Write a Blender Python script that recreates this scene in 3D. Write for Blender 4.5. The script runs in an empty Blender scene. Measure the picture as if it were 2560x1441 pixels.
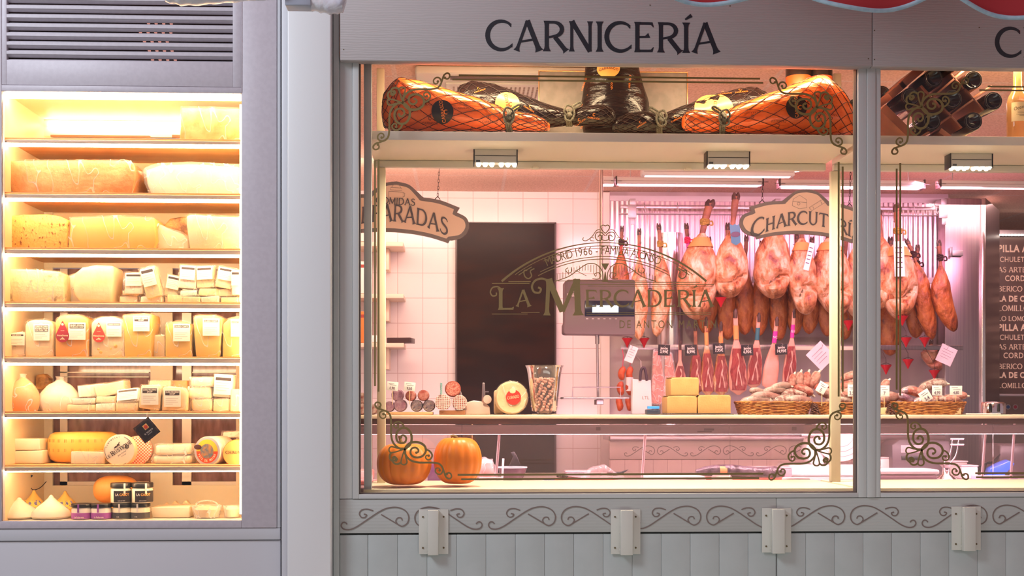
import bpy, bmesh, math, random
from mathutils import Vector, Matrix, noise
random.seed(7)
PI = math.pi
S = bpy.context.scene
COL = S.collection
# ---------------------------------------------------------------- camera
FPX, CD, HOR, ZC = 3000.0, 4.5, 1020.0, 1.5     # focal length in px, distance to the facade, horizon row, eye height
YAW = math.atan(0.04)
cam_data = bpy.data.cameras.new('camera')
cam = bpy.data.objects.new('camera', cam_data); COL.objects.link(cam)
cam.location = (0, -CD, ZC)
cam.rotation_euler = (PI/2, 0, -YAW)
cam_data.sensor_width = 36; cam_data.lens = FPX/2560*36
cam_data.shift_y = (HOR-720.5)/2560
cam_data.clip_start = 0.05
cam_data.dof.use_dof = True; cam_data.dof.focus_distance = 4.6; cam_data.dof.aperture_fstop = 11
S.camera = cam
S.view_settings.view_transform = 'Standard'; S.view_settings.look = 'None'
S.view_settings.gamma = 1; S.view_settings.use_curve_mapping = False
S.view_settings.exposure = 0.0
# ---------------------------------------------------------------- world: the dim market hall
w = bpy.data.worlds.new('world'); S.world = w; w.use_nodes = True
nt = w.node_tree; bg = nt.nodes['Background']
tc = nt.nodes.new('ShaderNodeTexCoord'); sep = nt.nodes.new('ShaderNodeSeparateXYZ'); rmp = nt.nodes.new('ShaderNodeValToRGB')
nt.links.new(tc.outputs['Generated'], sep.inputs[0])
mr = nt.nodes.new('ShaderNodeMapRange'); mr.inputs[1].default_value = -1; mr.inputs[2].default_value = 1
nt.links.new(sep.outputs['Z'], mr.inputs[0]); nt.links.new(mr.outputs[0], rmp.inputs[0])
rmp.color_ramp.elements[0].color = (0.37, 0.43, 0.41, 1); rmp.color_ramp.elements[0].position = .25
rmp.color_ramp.elements[1].color = (0.42, 0.23, 0.26, 1); rmp.color_ramp.elements[1].position = .75
nt.links.new(rmp.outputs[0], bg.inputs[0]); bg.inputs[1].default_value = 0.84

def area(name, loc, target, sx, sy, power, color, spread=PI):
    l = bpy.data.lights.new(name, 'AREA'); l.shape = 'RECTANGLE'; l.size = sx; l.size_y = sy
    l.energy = power; l.color = color; l.spread = spread
    o = bpy.data.objects.new(name, l); COL.objects.link(o); o.location = loc
    o.rotation_euler = (Vector(target)-Vector(loc)).to_track_quat('-Z', 'Y').to_euler()
    return o
# market hall light outside
area('hall_light', (-3.0, -2.4, 4.4), (-0.9, 0, 1.4), 1.2, 1.2, 105, (0.82, 0.90, 1.0))
area('hall_light', (1.2, -2.2, 0.1), (1.2, 0, .9), 3.0, .5, 17, (0.88, 1.0, .94))  # added floor-level fill that brightens the lower front
# shop lamps: tubes over the counter, spots on the hams, added room fill
PINK = (1.0, 0.43, 0.62); WARM = (1.0, 0.74, 0.45); ROSE = (1.0, 0.58, 0.56)
area('meat_lamp', (1.9, 2.35, 2.78), (1.9, 3.3, 1.9), 2.2, .12, 42, PINK)
area('meat_lamp', (3.1, 2.45, 2.80), (2.9, 3.3, 1.8), 1.0, .12, 11, PINK)
area('wall_lamp', (-0.1, 2.45, 2.85), (-0.1, 3.6, 2.0), 1.4, .2, 17, (1.0, 0.68, 0.55))
area('room_fill', (1.4, 1.05, 2.93), (1.4, 1.6, 0), 3.4, .4, 14, ROSE)  # added overhead fill for the whole room
area('room_fill', (3.6, 3.6, 2.90), (3.6, 4.2, 0), .9, .9, 15, ROSE)  # added overhead fill for the far right corner
area('ceiling_fill', (1.3, 2.40, 2.80), (1.3, 2.42, 3.2), 3.6, .06, 16, (1.0, .60, .54))  # added fill aimed upward to brighten the ceiling
area('counter_lamp', (1.2, .98, 1.41), (1.2, 1.3, 1.1), 3.6, .05, 34, (1.0, .66, .72))

# ---------------------------------------------------------------- pixel helpers
ca, sa = math.cos(YAW), math.sin(YAW)
def W(px, py, Y):
    u = (px-1280)/FPX; v = (HOR-py)/FPX
    dx, dy = sa+ca*u, ca-sa*u
    t = (Y+CD)/dy
    return Vector((t*dx, Y, ZC+t*v))
def X(px, Y): return W(px, 0, Y).x
def Z(py, Y, px=1280): return W(px, py, Y).z
def SC(Y, px=1280): return (Y+CD)/(ca-sa*(px-1280)/FPX)/FPX

# ---------------------------------------------------------------- materials
MATS = {}
def M(name, c, c2=None, sc=20, rough=.5, metal=0, bump=0, bsc=None, emit=0, ecol=None, alpha=1, trans=0, spec=.5,
      stretch=(1, 1, 1), det=4, lo=.4, hi=.6, coat=0, sss=0, coord='Object', brick=None):
    if name in MATS: return MATS[name]
    m = bpy.data.materials.new(name); m.use_nodes = True; n = m.node_tree; b = n.nodes['Principled BSDF']
    b.inputs['Base Color'].default_value = (*c, 1); b.inputs['Roughness'].default_value = rough
    b.inputs['Metallic'].default_value = metal; b.inputs['Specular IOR Level'].default_value = spec
    b.inputs['Alpha'].default_value = alpha; b.inputs['Transmission Weight'].default_value = trans
    b.inputs['Coat Weight'].default_value = coat
    if sss: b.inputs['Subsurface Weight'].default_value = sss; b.inputs['Subsurface Scale'].default_value = .01
    if emit: b.inputs['Emission Color'].default_value = (*(ecol or c), 1); b.inputs['Emission Strength'].default_value = emit
    if c2 is not None or bump:
        t = n.nodes.new('ShaderNodeTexCoord'); mp = n.nodes.new('ShaderNodeMapping'); mp.inputs['Scale'].default_value = stretch
        n.links.new(t.outputs[coord], mp.inputs[0])
    if c2 is not None:
        nz = n.nodes.new('ShaderNodeTexNoise'); nz.inputs['Scale'].default_value = sc; nz.inputs['Detail'].default_value = det
        r = n.nodes.new('ShaderNodeValToRGB'); r.color_ramp.elements[0].position = lo; r.color_ramp.elements[1].position = hi
        r.color_ramp.elements[0].color = (*c, 1); r.color_ramp.elements[1].color = (*c2, 1)
        n.links.new(mp.outputs[0], nz.inputs['Vector']); n.links.new(nz.outputs['Fac'], r.inputs[0]); n.links.new(r.outputs[0], b.inputs['Base Color'])
    if bump:
        nb = n.nodes.new('ShaderNodeTexNoise'); nb.inputs['Scale'].default_value = bsc or sc; nb.inputs['Detail'].default_value = det
        bp = n.nodes.new('ShaderNodeBump'); bp.inputs['Strength'].default_value = bump; bp.inputs['Distance'].default_value = .01
        n.links.new(mp.outputs[0], nb.inputs['Vector']); n.links.new(nb.outputs['Fac'], bp.inputs['Height']); n.links.new(bp.outputs[0], b.inputs['Normal'])
    MATS[name] = m; return m

def glass_mat(name, tint=(1, 1, 1), refl=.06, haze=0, hz=(1, 1, 1)):
    """thin clear pane: mostly transparent with a faint reflection"""
    m = bpy.data.materials.new(name); m.use_nodes = True; n = m.node_tree; n.nodes.clear()
    out = n.nodes.new('ShaderNodeOutputMaterial'); tr = n.nodes.new('ShaderNodeBsdfTransparent'); gl = n.nodes.new('ShaderNodeBsdfGlossy')
    tr.inputs[0].default_value = (*tint, 1); gl.inputs['Roughness'].default_value = .01
    mx = n.nodes.new('ShaderNodeMixShader'); fr = n.nodes.new('ShaderNodeFresnel'); fr.inputs[0].default_value = 1.45
    mu = n.nodes.new('ShaderNodeMath'); mu.operation = 'MULTIPLY'; mu.inputs[1].default_value = refl/.04
    n.links.new(fr.outputs[0], mu.inputs[0]); n.links.new(mu.outputs[0], mx.inputs[0]); n.links.new(tr.outputs[0], mx.inputs[1]); n.links.new(gl.outputs[0], mx.inputs[2])
    last = mx
    if haze:
        df = n.nodes.new('ShaderNodeBsdfDiffuse'); df.inputs[0].default_value = (*hz, 1); m2 = n.nodes.new('ShaderNodeMixShader'); m2.inputs[0].default_value = haze
        n.links.new(mx.outputs[0], m2.inputs[1]); n.links.new(df.outputs[0], m2.inputs[2]); last = m2
    n.links.new(last.outputs[0], out.inputs[0]); return m

def film_mat(name, col=(1, 1, 1), base=.12, crease=.75, sc=14, stretch=(1, 1, 1)):
    """clear plastic film: transparent, whitish along its creases, glossy"""
    m = bpy.data.materials.new(name); m.use_nodes = True; n = m.node_tree; n.nodes.clear()
    out = n.nodes.new('ShaderNodeOutputMaterial'); tr = n.nodes.new('ShaderNodeBsdfTransparent'); pb = n.nodes.new('ShaderNodeBsdfPrincipled')
    pb.inputs['Base Color'].default_value = (*col, 1); pb.inputs['Roughness'].default_value = .18
    t = n.nodes.new('ShaderNodeTexCoord'); mp = n.nodes.new('ShaderNodeMapping'); mp.inputs['Scale'].default_value = stretch
    mp.inputs['Rotation'].default_value = (.3, .7, .2)
    nz = n.nodes.new('ShaderNodeTexNoise'); nz.inputs['Scale'].default_value = sc; nz.inputs['Detail'].default_value = 1.5; nz.inputs['Distortion'].default_value = .25
    n.links.new(t.outputs['Object'], mp.inputs[0]); n.links.new(mp.outputs[0], nz.inputs['Vector'])
    sb = n.nodes.new('ShaderNodeMath'); sb.operation = 'SUBTRACT'; sb.inputs[1].default_value = .5; ab = n.nodes.new('ShaderNodeMath'); ab.operation = 'ABSOLUTE'; n.links.new(nz.outputs['Fac'], sb.inputs[0]); n.links.new(sb.outputs[0], ab.inputs[0])
    mr = n.nodes.new('ShaderNodeMapRange'); mr.inputs[1].default_value = .0; mr.inputs[2].default_value = .012; mr.inputs[3].default_value = crease; mr.inputs[4].default_value = base
    n.links.new(ab.outputs[0], mr.inputs[0]); bp = n.nodes.new('ShaderNodeBump'); bp.inputs['Strength'].default_value = .6; bp.inputs['Distance'].default_value = .01
    n.links.new(nz.outputs['Fac'], bp.inputs['Height']); n.links.new(bp.outputs[0], pb.inputs['Normal'])
    mx = n.nodes.new('ShaderNodeMixShader'); n.links.new(mr.outputs[0], mx.inputs[0]); n.links.new(tr.outputs[0], mx.inputs[1]); n.links.new(pb.outputs[0], mx.inputs[2])
    n.links.new(mx.outputs[0], out.inputs[0]); return m

def tile_mat(name, col, mortar, w, h, msize=.004, rough=.25, off=0, plane='XZ', bump=.3, origin=(0, 0, 0), noise_sc=None, c2=None):
    m = bpy.data.materials.new(name); m.use_nodes = True; n = m.node_tree; b = n.nodes['Principled BSDF']
    b.inputs['Roughness'].default_value = rough
    t = n.nodes.new('ShaderNodeTexCoord'); s = n.nodes.new('ShaderNodeSeparateXYZ'); c = n.nodes.new('ShaderNodeCombineXYZ')
    n.links.new(t.outputs['Object'], s.inputs[0])
    n.links.new(s.outputs[plane[0]], c.inputs[0]); n.links.new(s.outputs[plane[1]], c.inputs[1])
    mp = n.nodes.new('ShaderNodeMapping'); mp.inputs['Location'].default_value = origin; n.links.new(c.outputs[0], mp.inputs[0])
    br = n.nodes.new('ShaderNodeTexBrick'); br.offset = off; br.inputs['Scale'].default_value = 1; br.inputs['Brick Width'].default_value = w
    br.inputs['Row Height'].default_value = h; br.inputs['Mortar Size'].default_value = msize; br.inputs['Mortar Smooth'].default_value = .2
    br.inputs['Color1'].default_value = (*col, 1); br.inputs['Color2'].default_value = (*[min(1, k*.97) for k in col], 1); br.inputs['Mortar'].default_value = (*mortar, 1)
    n.links.new(mp.outputs[0], br.inputs[0])
    last = br.outputs[0]
    if noise_sc:
        nz = n.nodes.new('ShaderNodeTexNoise'); nz.inputs['Scale'].default_value = noise_sc; nz.inputs['Detail'].default_value = 3
        rp = n.nodes.new('ShaderNodeValToRGB'); rp.color_ramp.elements[0].position = .42; rp.color_ramp.elements[1].position = .55
        rp.color_ramp.elements[0].color = (*c2, 1); rp.color_ramp.elements[1].color = (1, 1, 1, 1)
        mx = n.nodes.new('ShaderNodeMix'); mx.data_type = 'RGBA'; mx.blend_type = 'MULTIPLY'; mx.inputs[0].default_value = 1
        n.links.new(t.outputs['Object'], nz.inputs['Vector']); n.links.new(nz.outputs['Fac'], rp.inputs[0]); n.links.new(last, mx.inputs[6]); n.links.new(rp.outputs[0], mx.inputs[7]); last = mx.outputs[2]
    n.links.new(last, b.inputs['Base Color'])
    bp = n.nodes.new('ShaderNodeBump'); bp.inputs['Strength'].default_value = bump; bp.inputs['Distance'].default_value = .004; bp.invert = True
    n.links.new(br.outputs['Fac'], bp.inputs['Height']); n.links.new(bp.outputs[0], b.inputs['Normal'])
    MATS[name] = m; return m

def wave_mat(name, c, c2, sc, dist, rough=.5, axis='Z', stretch=(1, 1, 1), metal=0, bump=.3, pw=.5, lo=.3, hi=.7):
    m = bpy.data.materials.new(name); m.use_nodes = True; n = m.node_tree; b = n.nodes['Principled BSDF']
    b.inputs['Roughness'].default_value = rough; b.inputs['Metallic'].default_value = metal
    t = n.nodes.new('ShaderNodeTexCoord'); mp = n.nodes.new('ShaderNodeMapping'); mp.inputs['Scale'].default_value = stretch
    wv = n.nodes.new('ShaderNodeTexWave'); wv.bands_direction = axis; wv.inputs['Scale'].default_value = sc; wv.inputs['Distortion'].default_value = dist
    wv.inputs['Detail'].default_value = 3; wv.inputs['Detail Scale'].default_value = pw
    r = n.nodes.new('ShaderNodeValToRGB'); r.color_ramp.elements[0].color = (*c, 1); r.color_ramp.elements[1].color = (*c2, 1)
    r.color_ramp.elements[0].position = lo; r.color_ramp.elements[1].position = hi
    n.links.new(t.outputs['Object'], mp.inputs[0]); n.links.new(mp.outputs[0], wv.inputs[0]); n.links.new(wv.outputs['Fac'], r.inputs[0]); n.links.new(r.outputs[0], b.inputs['Base Color'])
    if bump:
        bp = n.nodes.new('ShaderNodeBump'); bp.inputs['Strength'].default_value = bump; bp.inputs['Distance'].default_value = .004
        n.links.new(wv.outputs['Fac'], bp.inputs['Height']); n.links.new(bp.outputs[0], b.inputs['Normal'])
    MATS[name] = m; return m

# ---------------------------------------------------------------- mesh builder
def cat(pts, n=8, closed=False):
    """Catmull-Rom through 2D or 3D points"""
    P = [Vector(p) for p in pts]; out = []
    k = len(P)
    rng = k if closed else k-1
    for i in range(rng):
        if closed: p0, p1, p2, p3 = P[(i-1) % k], P[i], P[(i+1) % k], P[(i+2) % k]
        else: p0, p1, p2, p3 = P[max(i-1, 0)], P[i], P[i+1], P[min(i+2, k-1)]
        for j in range(n):
            t = j/n
            out.append(.5*((2*p1)+(-p0+p2)*t+(2*p0-5*p1+4*p2-p3)*t*t+(-p0+3*p1-3*p2+p3)*t**3))
    if not closed: out.append(P[-1])
    return out
def spiral(cx, cy, r0, r1, a0, a1, n=26):
    return [(cx+(r0+(r1-r0)*i/n)*math.cos(a0+(a1-a0)*i/n), cy+(r0+(r1-r0)*i/n)*math.sin(a0+(a1-a0)*i/n)) for i in range(n+1)]

RBN = [0]
class MB:
    def __init__(s): s.v = []; s.f = []; s.m = []; s.sm = []
    def add(s, vs, fs, mi=0, smooth=False):
        o = len(s.v); s.v += [tuple(v) for v in vs]
        for f in fs: s.f.append([i+o for i in f]); s.m.append(mi); s.sm.append(smooth)
        return s
    def box(s, x0, y0, z0, x1, y1, z1, mi=0):
        v = [(x0, y0, z0), (x1, y0, z0), (x1, y1, z0), (x0, y1, z0), (x0, y0, z1), (x1, y0, z1), (x1, y1, z1), (x0, y1, z1)]
        return s.add(v, [(0, 3, 2, 1), (4, 5, 6, 7), (0, 1, 5, 4), (1, 2, 6, 5), (2, 3, 7, 6), (3, 0, 4, 7)], mi)
    def rbox(s, x0, y0, z0, x1, y1, z1, r=.003, mi=0, seg=2, jit=0, mat=None):
        bm = bmesh.new(); bmesh.ops.create_cube(bm, size=1)
        for v in bm.verts: v.co = Vector(((x0+x1)/2+v.co.x*(x1-x0), (y0+y1)/2+v.co.y*(y1-y0), (z0+z1)/2+v.co.z*(z1-z0)))
        r = min(r, .45*min(abs(x1-x0), abs(y1-y0), abs(z1-z0)))
        if jit:
            for v in bm.verts: v.co += Vector((random.uniform(-jit, jit), random.uniform(-jit, jit), random.uniform(-jit, jit)*(v.co.z > (z0+z1)/2)))
        bmesh.ops.bevel(bm, geom=bm.edges[:], offset=r, segments=seg, affect='EDGES', profile=.5)
        if mat: bmesh.ops.transform(bm, matrix=mat, verts=bm.verts)
        return s.bm(bm, mi, True)
    def bm(s, bm, mi=0, smooth=False):
        bm.verts.index_update()
        s.add([v.co.copy() for v in bm.verts], [[v.index for v in f.verts] for f in bm.faces], mi, smooth); bm.free(); return s
    def prism(s, pts, y0, y1, mi=0, bev=0, seg=2, smooth=True, sub=0, nz=0, nsc=20):
        """outline in (x,z), extruded from y0 to y1"""
        bm = bmesh.new(); a = [bm.verts.new((p[0], y0, p[1])) for p in pts]
        f = bm.faces.new(a); r = bmesh.ops.extrude_face_region(bm, geom=[f])
        for v in r['geom']:
            if isinstance(v, bmesh.types.BMVert): v.co.y = y1
        bmesh.ops.recalc_face_normals(bm, faces=bm.faces)
        if bev:
            ed = [e for e in bm.edges if e.calc_face_angle(0) > .6]
            bmesh.ops.bevel(bm, geom=ed, offset=bev, segments=seg, affect='EDGES', profile=.5, clamp_overlap=True)
        if nz:
            bmesh.ops.triangulate(bm, faces=[f for f in bm.faces if len(f.verts) > 4])
            if sub: bmesh.ops.subdivide_edges(bm, edges=bm.edges[:], cuts=sub, use_grid_fill=True)
            for v in bm.verts:
                q = v.co*nsc; v.co += Vector((noise.noise(q), noise.noise(q+Vector((9, 3, 1))), noise.noise(q+Vector((2, 7, 5)))))*nz
        return s.bm(bm, mi, smooth)
    def poly(s, pts3, mi=0): return s.add(pts3, [list(range(len(pts3)))], mi)
    def tube(s, path, r, n=8, mi=0, cap=True, smooth=True):
        P = [Vector(p) for p in path]; k = len(P); R = r if isinstance(r, (list, tuple)) else [r]*k
        vs = []; up = Vector((0, 0, 1)); T0 = (P[1]-P[0]).normalized()
        if abs(T0.dot(up)) > .95: up = Vector((0, 1, 0))
        nrm = T0.cross(up).normalized()
        for i in range(k):
            T = (P[min(i+1, k-1)]-P[max(i-1, 0)])
            T = T.normalized() if T.length > 1e-9 else T0
            nrm = (nrm-T*nrm.dot(T)); nrm = nrm.normalized() if nrm.length > 1e-6 else T.orthogonal().normalized()
            b = T.cross(nrm)
            for j in range(n):
                a = 2*PI*j/n; vs.append(P[i]+(nrm*math.cos(a)+b*math.sin(a))*R[i])
        fs = [(i*n+j, i*n+(j+1) % n, (i+1)*n+(j+1) % n, (i+1)*n+j) for i in range(k-1) for j in range(n)]
        if cap: fs += [tuple(range(n))[::-1], tuple(range((k-1)*n, k*n))]
        return s.add(vs, fs, mi, smooth)
    def loft(s, rings, mi=0, cap=True, smooth=True):
        """rings: list of equal-length vertex loops"""
        n = len(rings[0]); vs = [p for r in rings for p in r]; k = len(rings)
        fs = [(i*n+j, i*n+(j+1) % n, (i+1)*n+(j+1) % n, (i+1)*n+j) for i in range(k-1) for j in range(n)]
        if cap: fs += [tuple(range(n))[::-1], tuple(range((k-1)*n, k*n))]
        return s.add(vs, fs, mi, smooth)
    def lathe(s, prof, c=(0, 0, 0), n=24, axis='Z', mi=0, smooth=True, cap=True):
        rings = []
        for r, h in prof:
            ring = []
            for j in range(n):
                a = 2*PI*j/n; x, y = r*math.cos(a), r*math.sin(a)
                p = (x, y, h) if axis == 'Z' else ((x, h, y) if axis == 'Y' else (h, x, y))
                ring.append((p[0]+c[0], p[1]+c[1], p[2]+c[2]))
            rings.append(ring)
        return s.loft(rings, mi, cap, smooth)
    def blob(s, c, r, nz=0, nsc=8, mi=0, nu=16, nv=10, p=1.0, rot=None, seed=0):
        vs = []; c = Vector(c)
        def sg(x): return math.copysign(abs(x)**p, x)
        for i in range(nv+1):
            th = PI*i/nv
            for j in range(nu):
                ph = 2*PI*j/nu
                d = Vector((sg(math.sin(th))*sg(math.cos(ph)), sg(math.sin(th))*sg(math.sin(ph)), sg(math.cos(th))))
                q = Vector((d.x*r[0], d.y*r[1], d.z*r[2]))
                if nz: q *= 1+nz*noise.noise(q*nsc+Vector((seed*3.1, seed, 0)))
                if rot: q = rot @ q
                vs.append(c+q)
        fs = [(i*nu+j, (i+1)*nu+j, (i+1)*nu+(j+1) % nu, i*nu+(j+1) % nu) for i in range(nv) for j in range(nu)]
        return s.add(vs, fs, mi, True)
    def ribbon(s, pts, wd, y, th=.0006, mi=0, fn=None):
        """flat band in the (x,z) plane standing th in front of y; wd one width or one per point"""
        P = [Vector((p[0], p[1])) for p in pts]; k = len(P)
        if k < 2: return s
        Wd = wd if isinstance(wd, (list, tuple)) else [wd]*k
        L = []; R = []; RBN[0] += 1; th += (RBN[0] % 9)*.00012
        for i in range(k):
            T = P[min(i+1, k-1)]-P[max(i-1, 0)]
            if T.length < 1e-9: T = Vector((1, 0))
            T.normalize(); N = Vector((-T.y, T.x))*Wd[i]/2
            L.append(P[i]+N); R.append(P[i]-N)
        vs = [(p.x, y-th, p.y) for p in L]+[(p.x, y-th, p.y) for p in R]+[(p.x, y, p.y) for p in L]+[(p.x, y, p.y) for p in R]
        if fn: vs = [fn(v) for v in vs]
        fs = []
        for i in range(k-1):
            fs += [(i, i+1, k+i+1, k+i), (2*k+i+1, 2*k+i, 3*k+i, 3*k+i+1), (i+1, i, 2*k+i, 2*k+i+1), (k+i, k+i+1, 3*k+i+1, 3*k+i)]
        fs += [(0, k, 3*k, 2*k), (2*k-1, k-1, 3*k-1, 4*k-1)]
        return s.add(vs, fs, mi)
    def xf(s, mat): s.v = [tuple(mat @ Vector(v)) for v in s.v]; return s
    def merge(s, o, mat=None, mi=None):
        k = len(s.v); s.v += [tuple(mat @ Vector(v)) if mat else v for v in o.v]
        s.f += [[i+k for i in f] for f in o.f]; s.m += (o.m if mi is None else [mi]*len(o.f)); s.sm += o.sm; return s

def put(name, mb, mats, parent=None, origin=None, **tags):
    """link mb as one object; mesh is in the parent's local space, or world space with origin subtracted"""
    me = bpy.data.meshes.new(name)
    vs = mb.v
    o = Vector((0, 0, 0))
    if parent is None and origin is not None: o = Vector(origin); vs = [(v[0]-o.x, v[1]-o.y, v[2]-o.z) for v in vs]
    me.from_pydata(vs, [], mb.f); me.update()
    mats = mats if isinstance(mats, (list, tuple)) else [mats]
    for m in mats: me.materials.append(m)
    me.polygons.foreach_set('material_index', [min(i, len(mats)-1) for i in mb.m]); me.polygons.foreach_set('use_smooth', mb.sm)
    bm = bmesh.new(); bm.from_mesh(me); bmesh.ops.recalc_face_normals(bm, faces=bm.faces); bm.to_mesh(me); bm.free()
    if any(mb.sm):
        try: me.set_sharp_from_angle(angle=.85)
        except Exception: pass
    ob = bpy.data.objects.new(name, me); COL.objects.link(ob); ob.location = o
    if parent is not None: ob.parent = parent
    for k, v in tags.items():
        if v is not None: ob[k] = v
    return ob
def thing(name, loc, label, category, group=None, rot=(0, 0, 0)):
    o = bpy.data.objects.new(name, None); COL.objects.link(o); o.location = loc; o.rotation_euler = rot; o.empty_display_size = .05
    o['label'] = label; o['category'] = category
    if group: o['group'] = group
    return o
def struct(name, mb, mats, parent=None, **k):
    o = put(name, mb, mats, parent, **k)
    if parent is None: o['kind'] = 'structure'
    return o
def solo(name, mb, mats, loc, label, category, group=None, rot=None):
    """a thing that is one mesh built in local coordinates"""
    o = put(name, mb, mats); o.location = loc; o['label'] = label; o['category'] = category
    if rot: o.rotation_euler = rot
    if group: o['group'] = group
    return o
def dup(root, loc=None, label=None, rot=None):
    r = root.copy(); COL.objects.link(r)
    if loc is not None: r.location = loc
    if rot is not None: r.rotation_euler = rot
    if label: r['label'] = label
    for ch in root.children:
        c = ch.copy(); COL.objects.link(c); c.parent = r
        for g in ch.children:
            d = g.copy(); COL.objects.link(d); d.parent = c
    return r

# ---------------------------------------------------------------- lettering
_tx = {}
def text_mb(txt, size, xs=1.0, bold=0, extrude=.0003, align='CENTER', sp=1.0):
    """sans lettering in the (x,z) plane, baseline at z=0, facing -y"""
    key = (txt, size, xs, bold, extrude, align, sp)
    if key in _tx: return _tx[key]
    cu = bpy.data.curves.new('lettering', 'FONT'); cu.body = txt; cu.size = size; cu.offset = bold*size; cu.extrude = extrude
    cu.align_x = align; cu.fill_mode = 'FRONT' if extrude == 0 else 'BOTH'; cu.resolution_u = 3; cu.space_character = sp
    ob = bpy.data.objects.new('lettering', cu); me = ob.to_mesh()
    mb = MB(); mb.add([(v.co.x*xs, -v.co.z, v.co.y) for v in me.vertices], [list(p.vertices) for p in me.polygons])
    ob.to_mesh_clear(); bpy.data.objects.remove(ob); bpy.data.curves.remove(cu)
    _tx[key] = mb; return mb
def arc(cx, cy, rx, ry, a0, a1, n=14):
    return [(cx+rx*math.cos(math.radians(a0+(a1-a0)*i/n)), cy+ry*math.sin(math.radians(a0+(a1-a0)*i/n))) for i in range(n+1)]
def stem(x0, y0, x1, y1, w, f0=1.9, f1=1.9, n=12):
    """straight flared stroke"""
    pts = [(x0+(x1-x0)*i/n, y0+(y1-y0)*i/n) for i in range(n+1)]; ws = []
    for i in range(n+1):
        t = i/n; a = max(0, 1-t/.16); b = max(0, 1-(1-t)/.16)
        ws.append(w*(1+(f0-1)*a*a+(f1-1)*b*b))
    return (pts, ws)
def bowl(pts, w, thin=.6, t0=.75, t1=1.4):
    """curved stroke: thick at the outer side, tapering towards both ends"""
    k = len(pts); ws = []
    for i in range(k):
        t = i/(k-1); ws.append(w*(thin+(1-thin)*math.sin(PI*t)))
    return (pts, ws)
def G(ch):
    """flared serif capitals: list of (points, widths) in a box one high, plus advance"""
    w = .135; t = .085
    if ch == 'I': return [stem(.13, 0, .13, 1, w)], .26
    if ch == 'Í': return [stem(.13, 0, .13, 1, w), ([(.10, 1.10), (.30, 1.24)], [.05, .12])], .28
    if ch == 'L': return [stem(.14, 0, .14, 1, w, 1.5), ([(.12, .045), (.45, .045), (.58, .05), (.62, .14)], [t, t, t*1.2, .02])], .66
    if ch == 'E': return [stem(.14, 0, .14, 1, w, 1.5, 1.5), ([(.12, .045), (.48, .045), (.60, .05), (.66, .17)], [t, t, t*1.2, .02]),
        ([(.12, .955), (.48, .955), (.60, .95), (.66, .83)], [t, t, t*1.2, .02]), ([(.14, .50), (.40, .51), (.52, .56)], [t*.8, t*.8, t*2.0])], .72
    if ch == 'T': return [stem(.38, 0, .38, .95, w, 1.9, 1), ([(.0, .83), (.06, .95), (.2, .955), (.56, .955), (.70, .95), (.76, .83)], [.02, t*1.2, t, t, t*1.2, .02])], .78
    if ch == 'H': return [stem(.14, 0, .14, 1, w), stem(.66, 0, .66, 1, w), ([(.14, .5), (.66, .5)], t)], .82
    if ch == 'U': return [stem(.14, .35, .14, 1, w, 1), (arc(.41, .35, .27, .31, 180, 360), [w*.95-.03*math.sin(i/14*PI) for i in range(15)]), stem(.68, .33, .68, 1, w*.85, 1)], .84
    if ch == 'N': return [stem(.12, 0, .12, 1, w*.75), stem(.12, 1, .70, 0, w*1.1, 1.2, 1), stem(.70, 0, .70, 1, w*.75, 1, 1.9)], .84
    if ch == 'M': return [stem(.12, 0, .16, 1, w*.7), stem(.16, 1, .50, .1, w*1.1, 1.2, 1), stem(.50, .1, .84, 1, w*.75, 1, 1), stem(.84, 1, .88, 0, w*1.1, 1.2, 1.9)], 1.0
    if ch == 'A': return [stem(.08, 0, .42, 1, w*.72, 2.2, 1), stem(.42, 1, .80, 0, w*1.15, 1.1, 1.8), ([(.20, .30), (.64, .38)], t*.8)], .86
    if ch == 'V': return [stem(.08, 1, .42, 0, w*1.1, 1.8, 1), stem(.42, 0, .78, 1, w*.7, 1, 2.2)], .82
    if ch == 'C': return [bowl(arc(.50, .5, .44, .47, 48, 318, 26), w*1.15, .45), ([(.76, .88), (.80, .78)], [.10, .02]), ([(.80, .12), (.84, .24)], [.09, .02])], .86
    if ch == 'G': return [bowl(arc(.50, .5, .44, .47, 48, 330, 26), w*1.15, .45), stem(.84, .1, .84, .46, w, 1)], .92
    if ch == 'O': return [(arc(.48, .5, .42, .47, 0, 360, 36), [w*(.75+.4*abs(math.cos(2*PI*i/36))) for i in range(37)])], .96
    if ch == 'Q': return [(arc(.48, .5, .42, .47, 0, 360, 36), [w*(.75+.4*abs(math.cos(2*PI*i/36))) for i in range(37)]), ([(.5, .2), (.8, -.06), (1.0, -.12)], [t, w, .03])], .98
    if ch == 'D': return [stem(.14, 0, .14, 1, w, 1.5, 1.5), ([(.10, .955), (.38, .955)]+arc(.38, .5, .40, .455, 85, -85, 18)+[(.38, .045), (.10, .045)],
        [t, t]+[t+(w*1.1-t)*math.sin(PI*i/18) for i in range(19)]+[t, t])], .86
    if ch in 'PRB':
        top = ([(.10, .955), (.36, .955)]+arc(.36, .725, .26, .23, 85, -85, 12)+[(.30, .48), (.14, .45)], [t, t]+[t+(w*1.05-t)*math.sin(PI*i/12) for i in range(13)]+[t*.8, t*.8])
        s = [stem(.14, 0, .14, 1, w, 1.9, 1.5), top]
        if ch == 'R': s.append(stem(.40, .47, .76, 0, w*1.1, 1, 1.7)); return s, .78
        if ch == 'B': s.append(([(.14, .5), (.40, .5)]+arc(.40, .27, .28, .225, 85, -85, 12)+[(.10, .045)], [t, t]+[t+(w*1.05-t)*math.sin(PI*i/12) for i in range(13)]+[t])); return s, .76
        return s, .68
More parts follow.
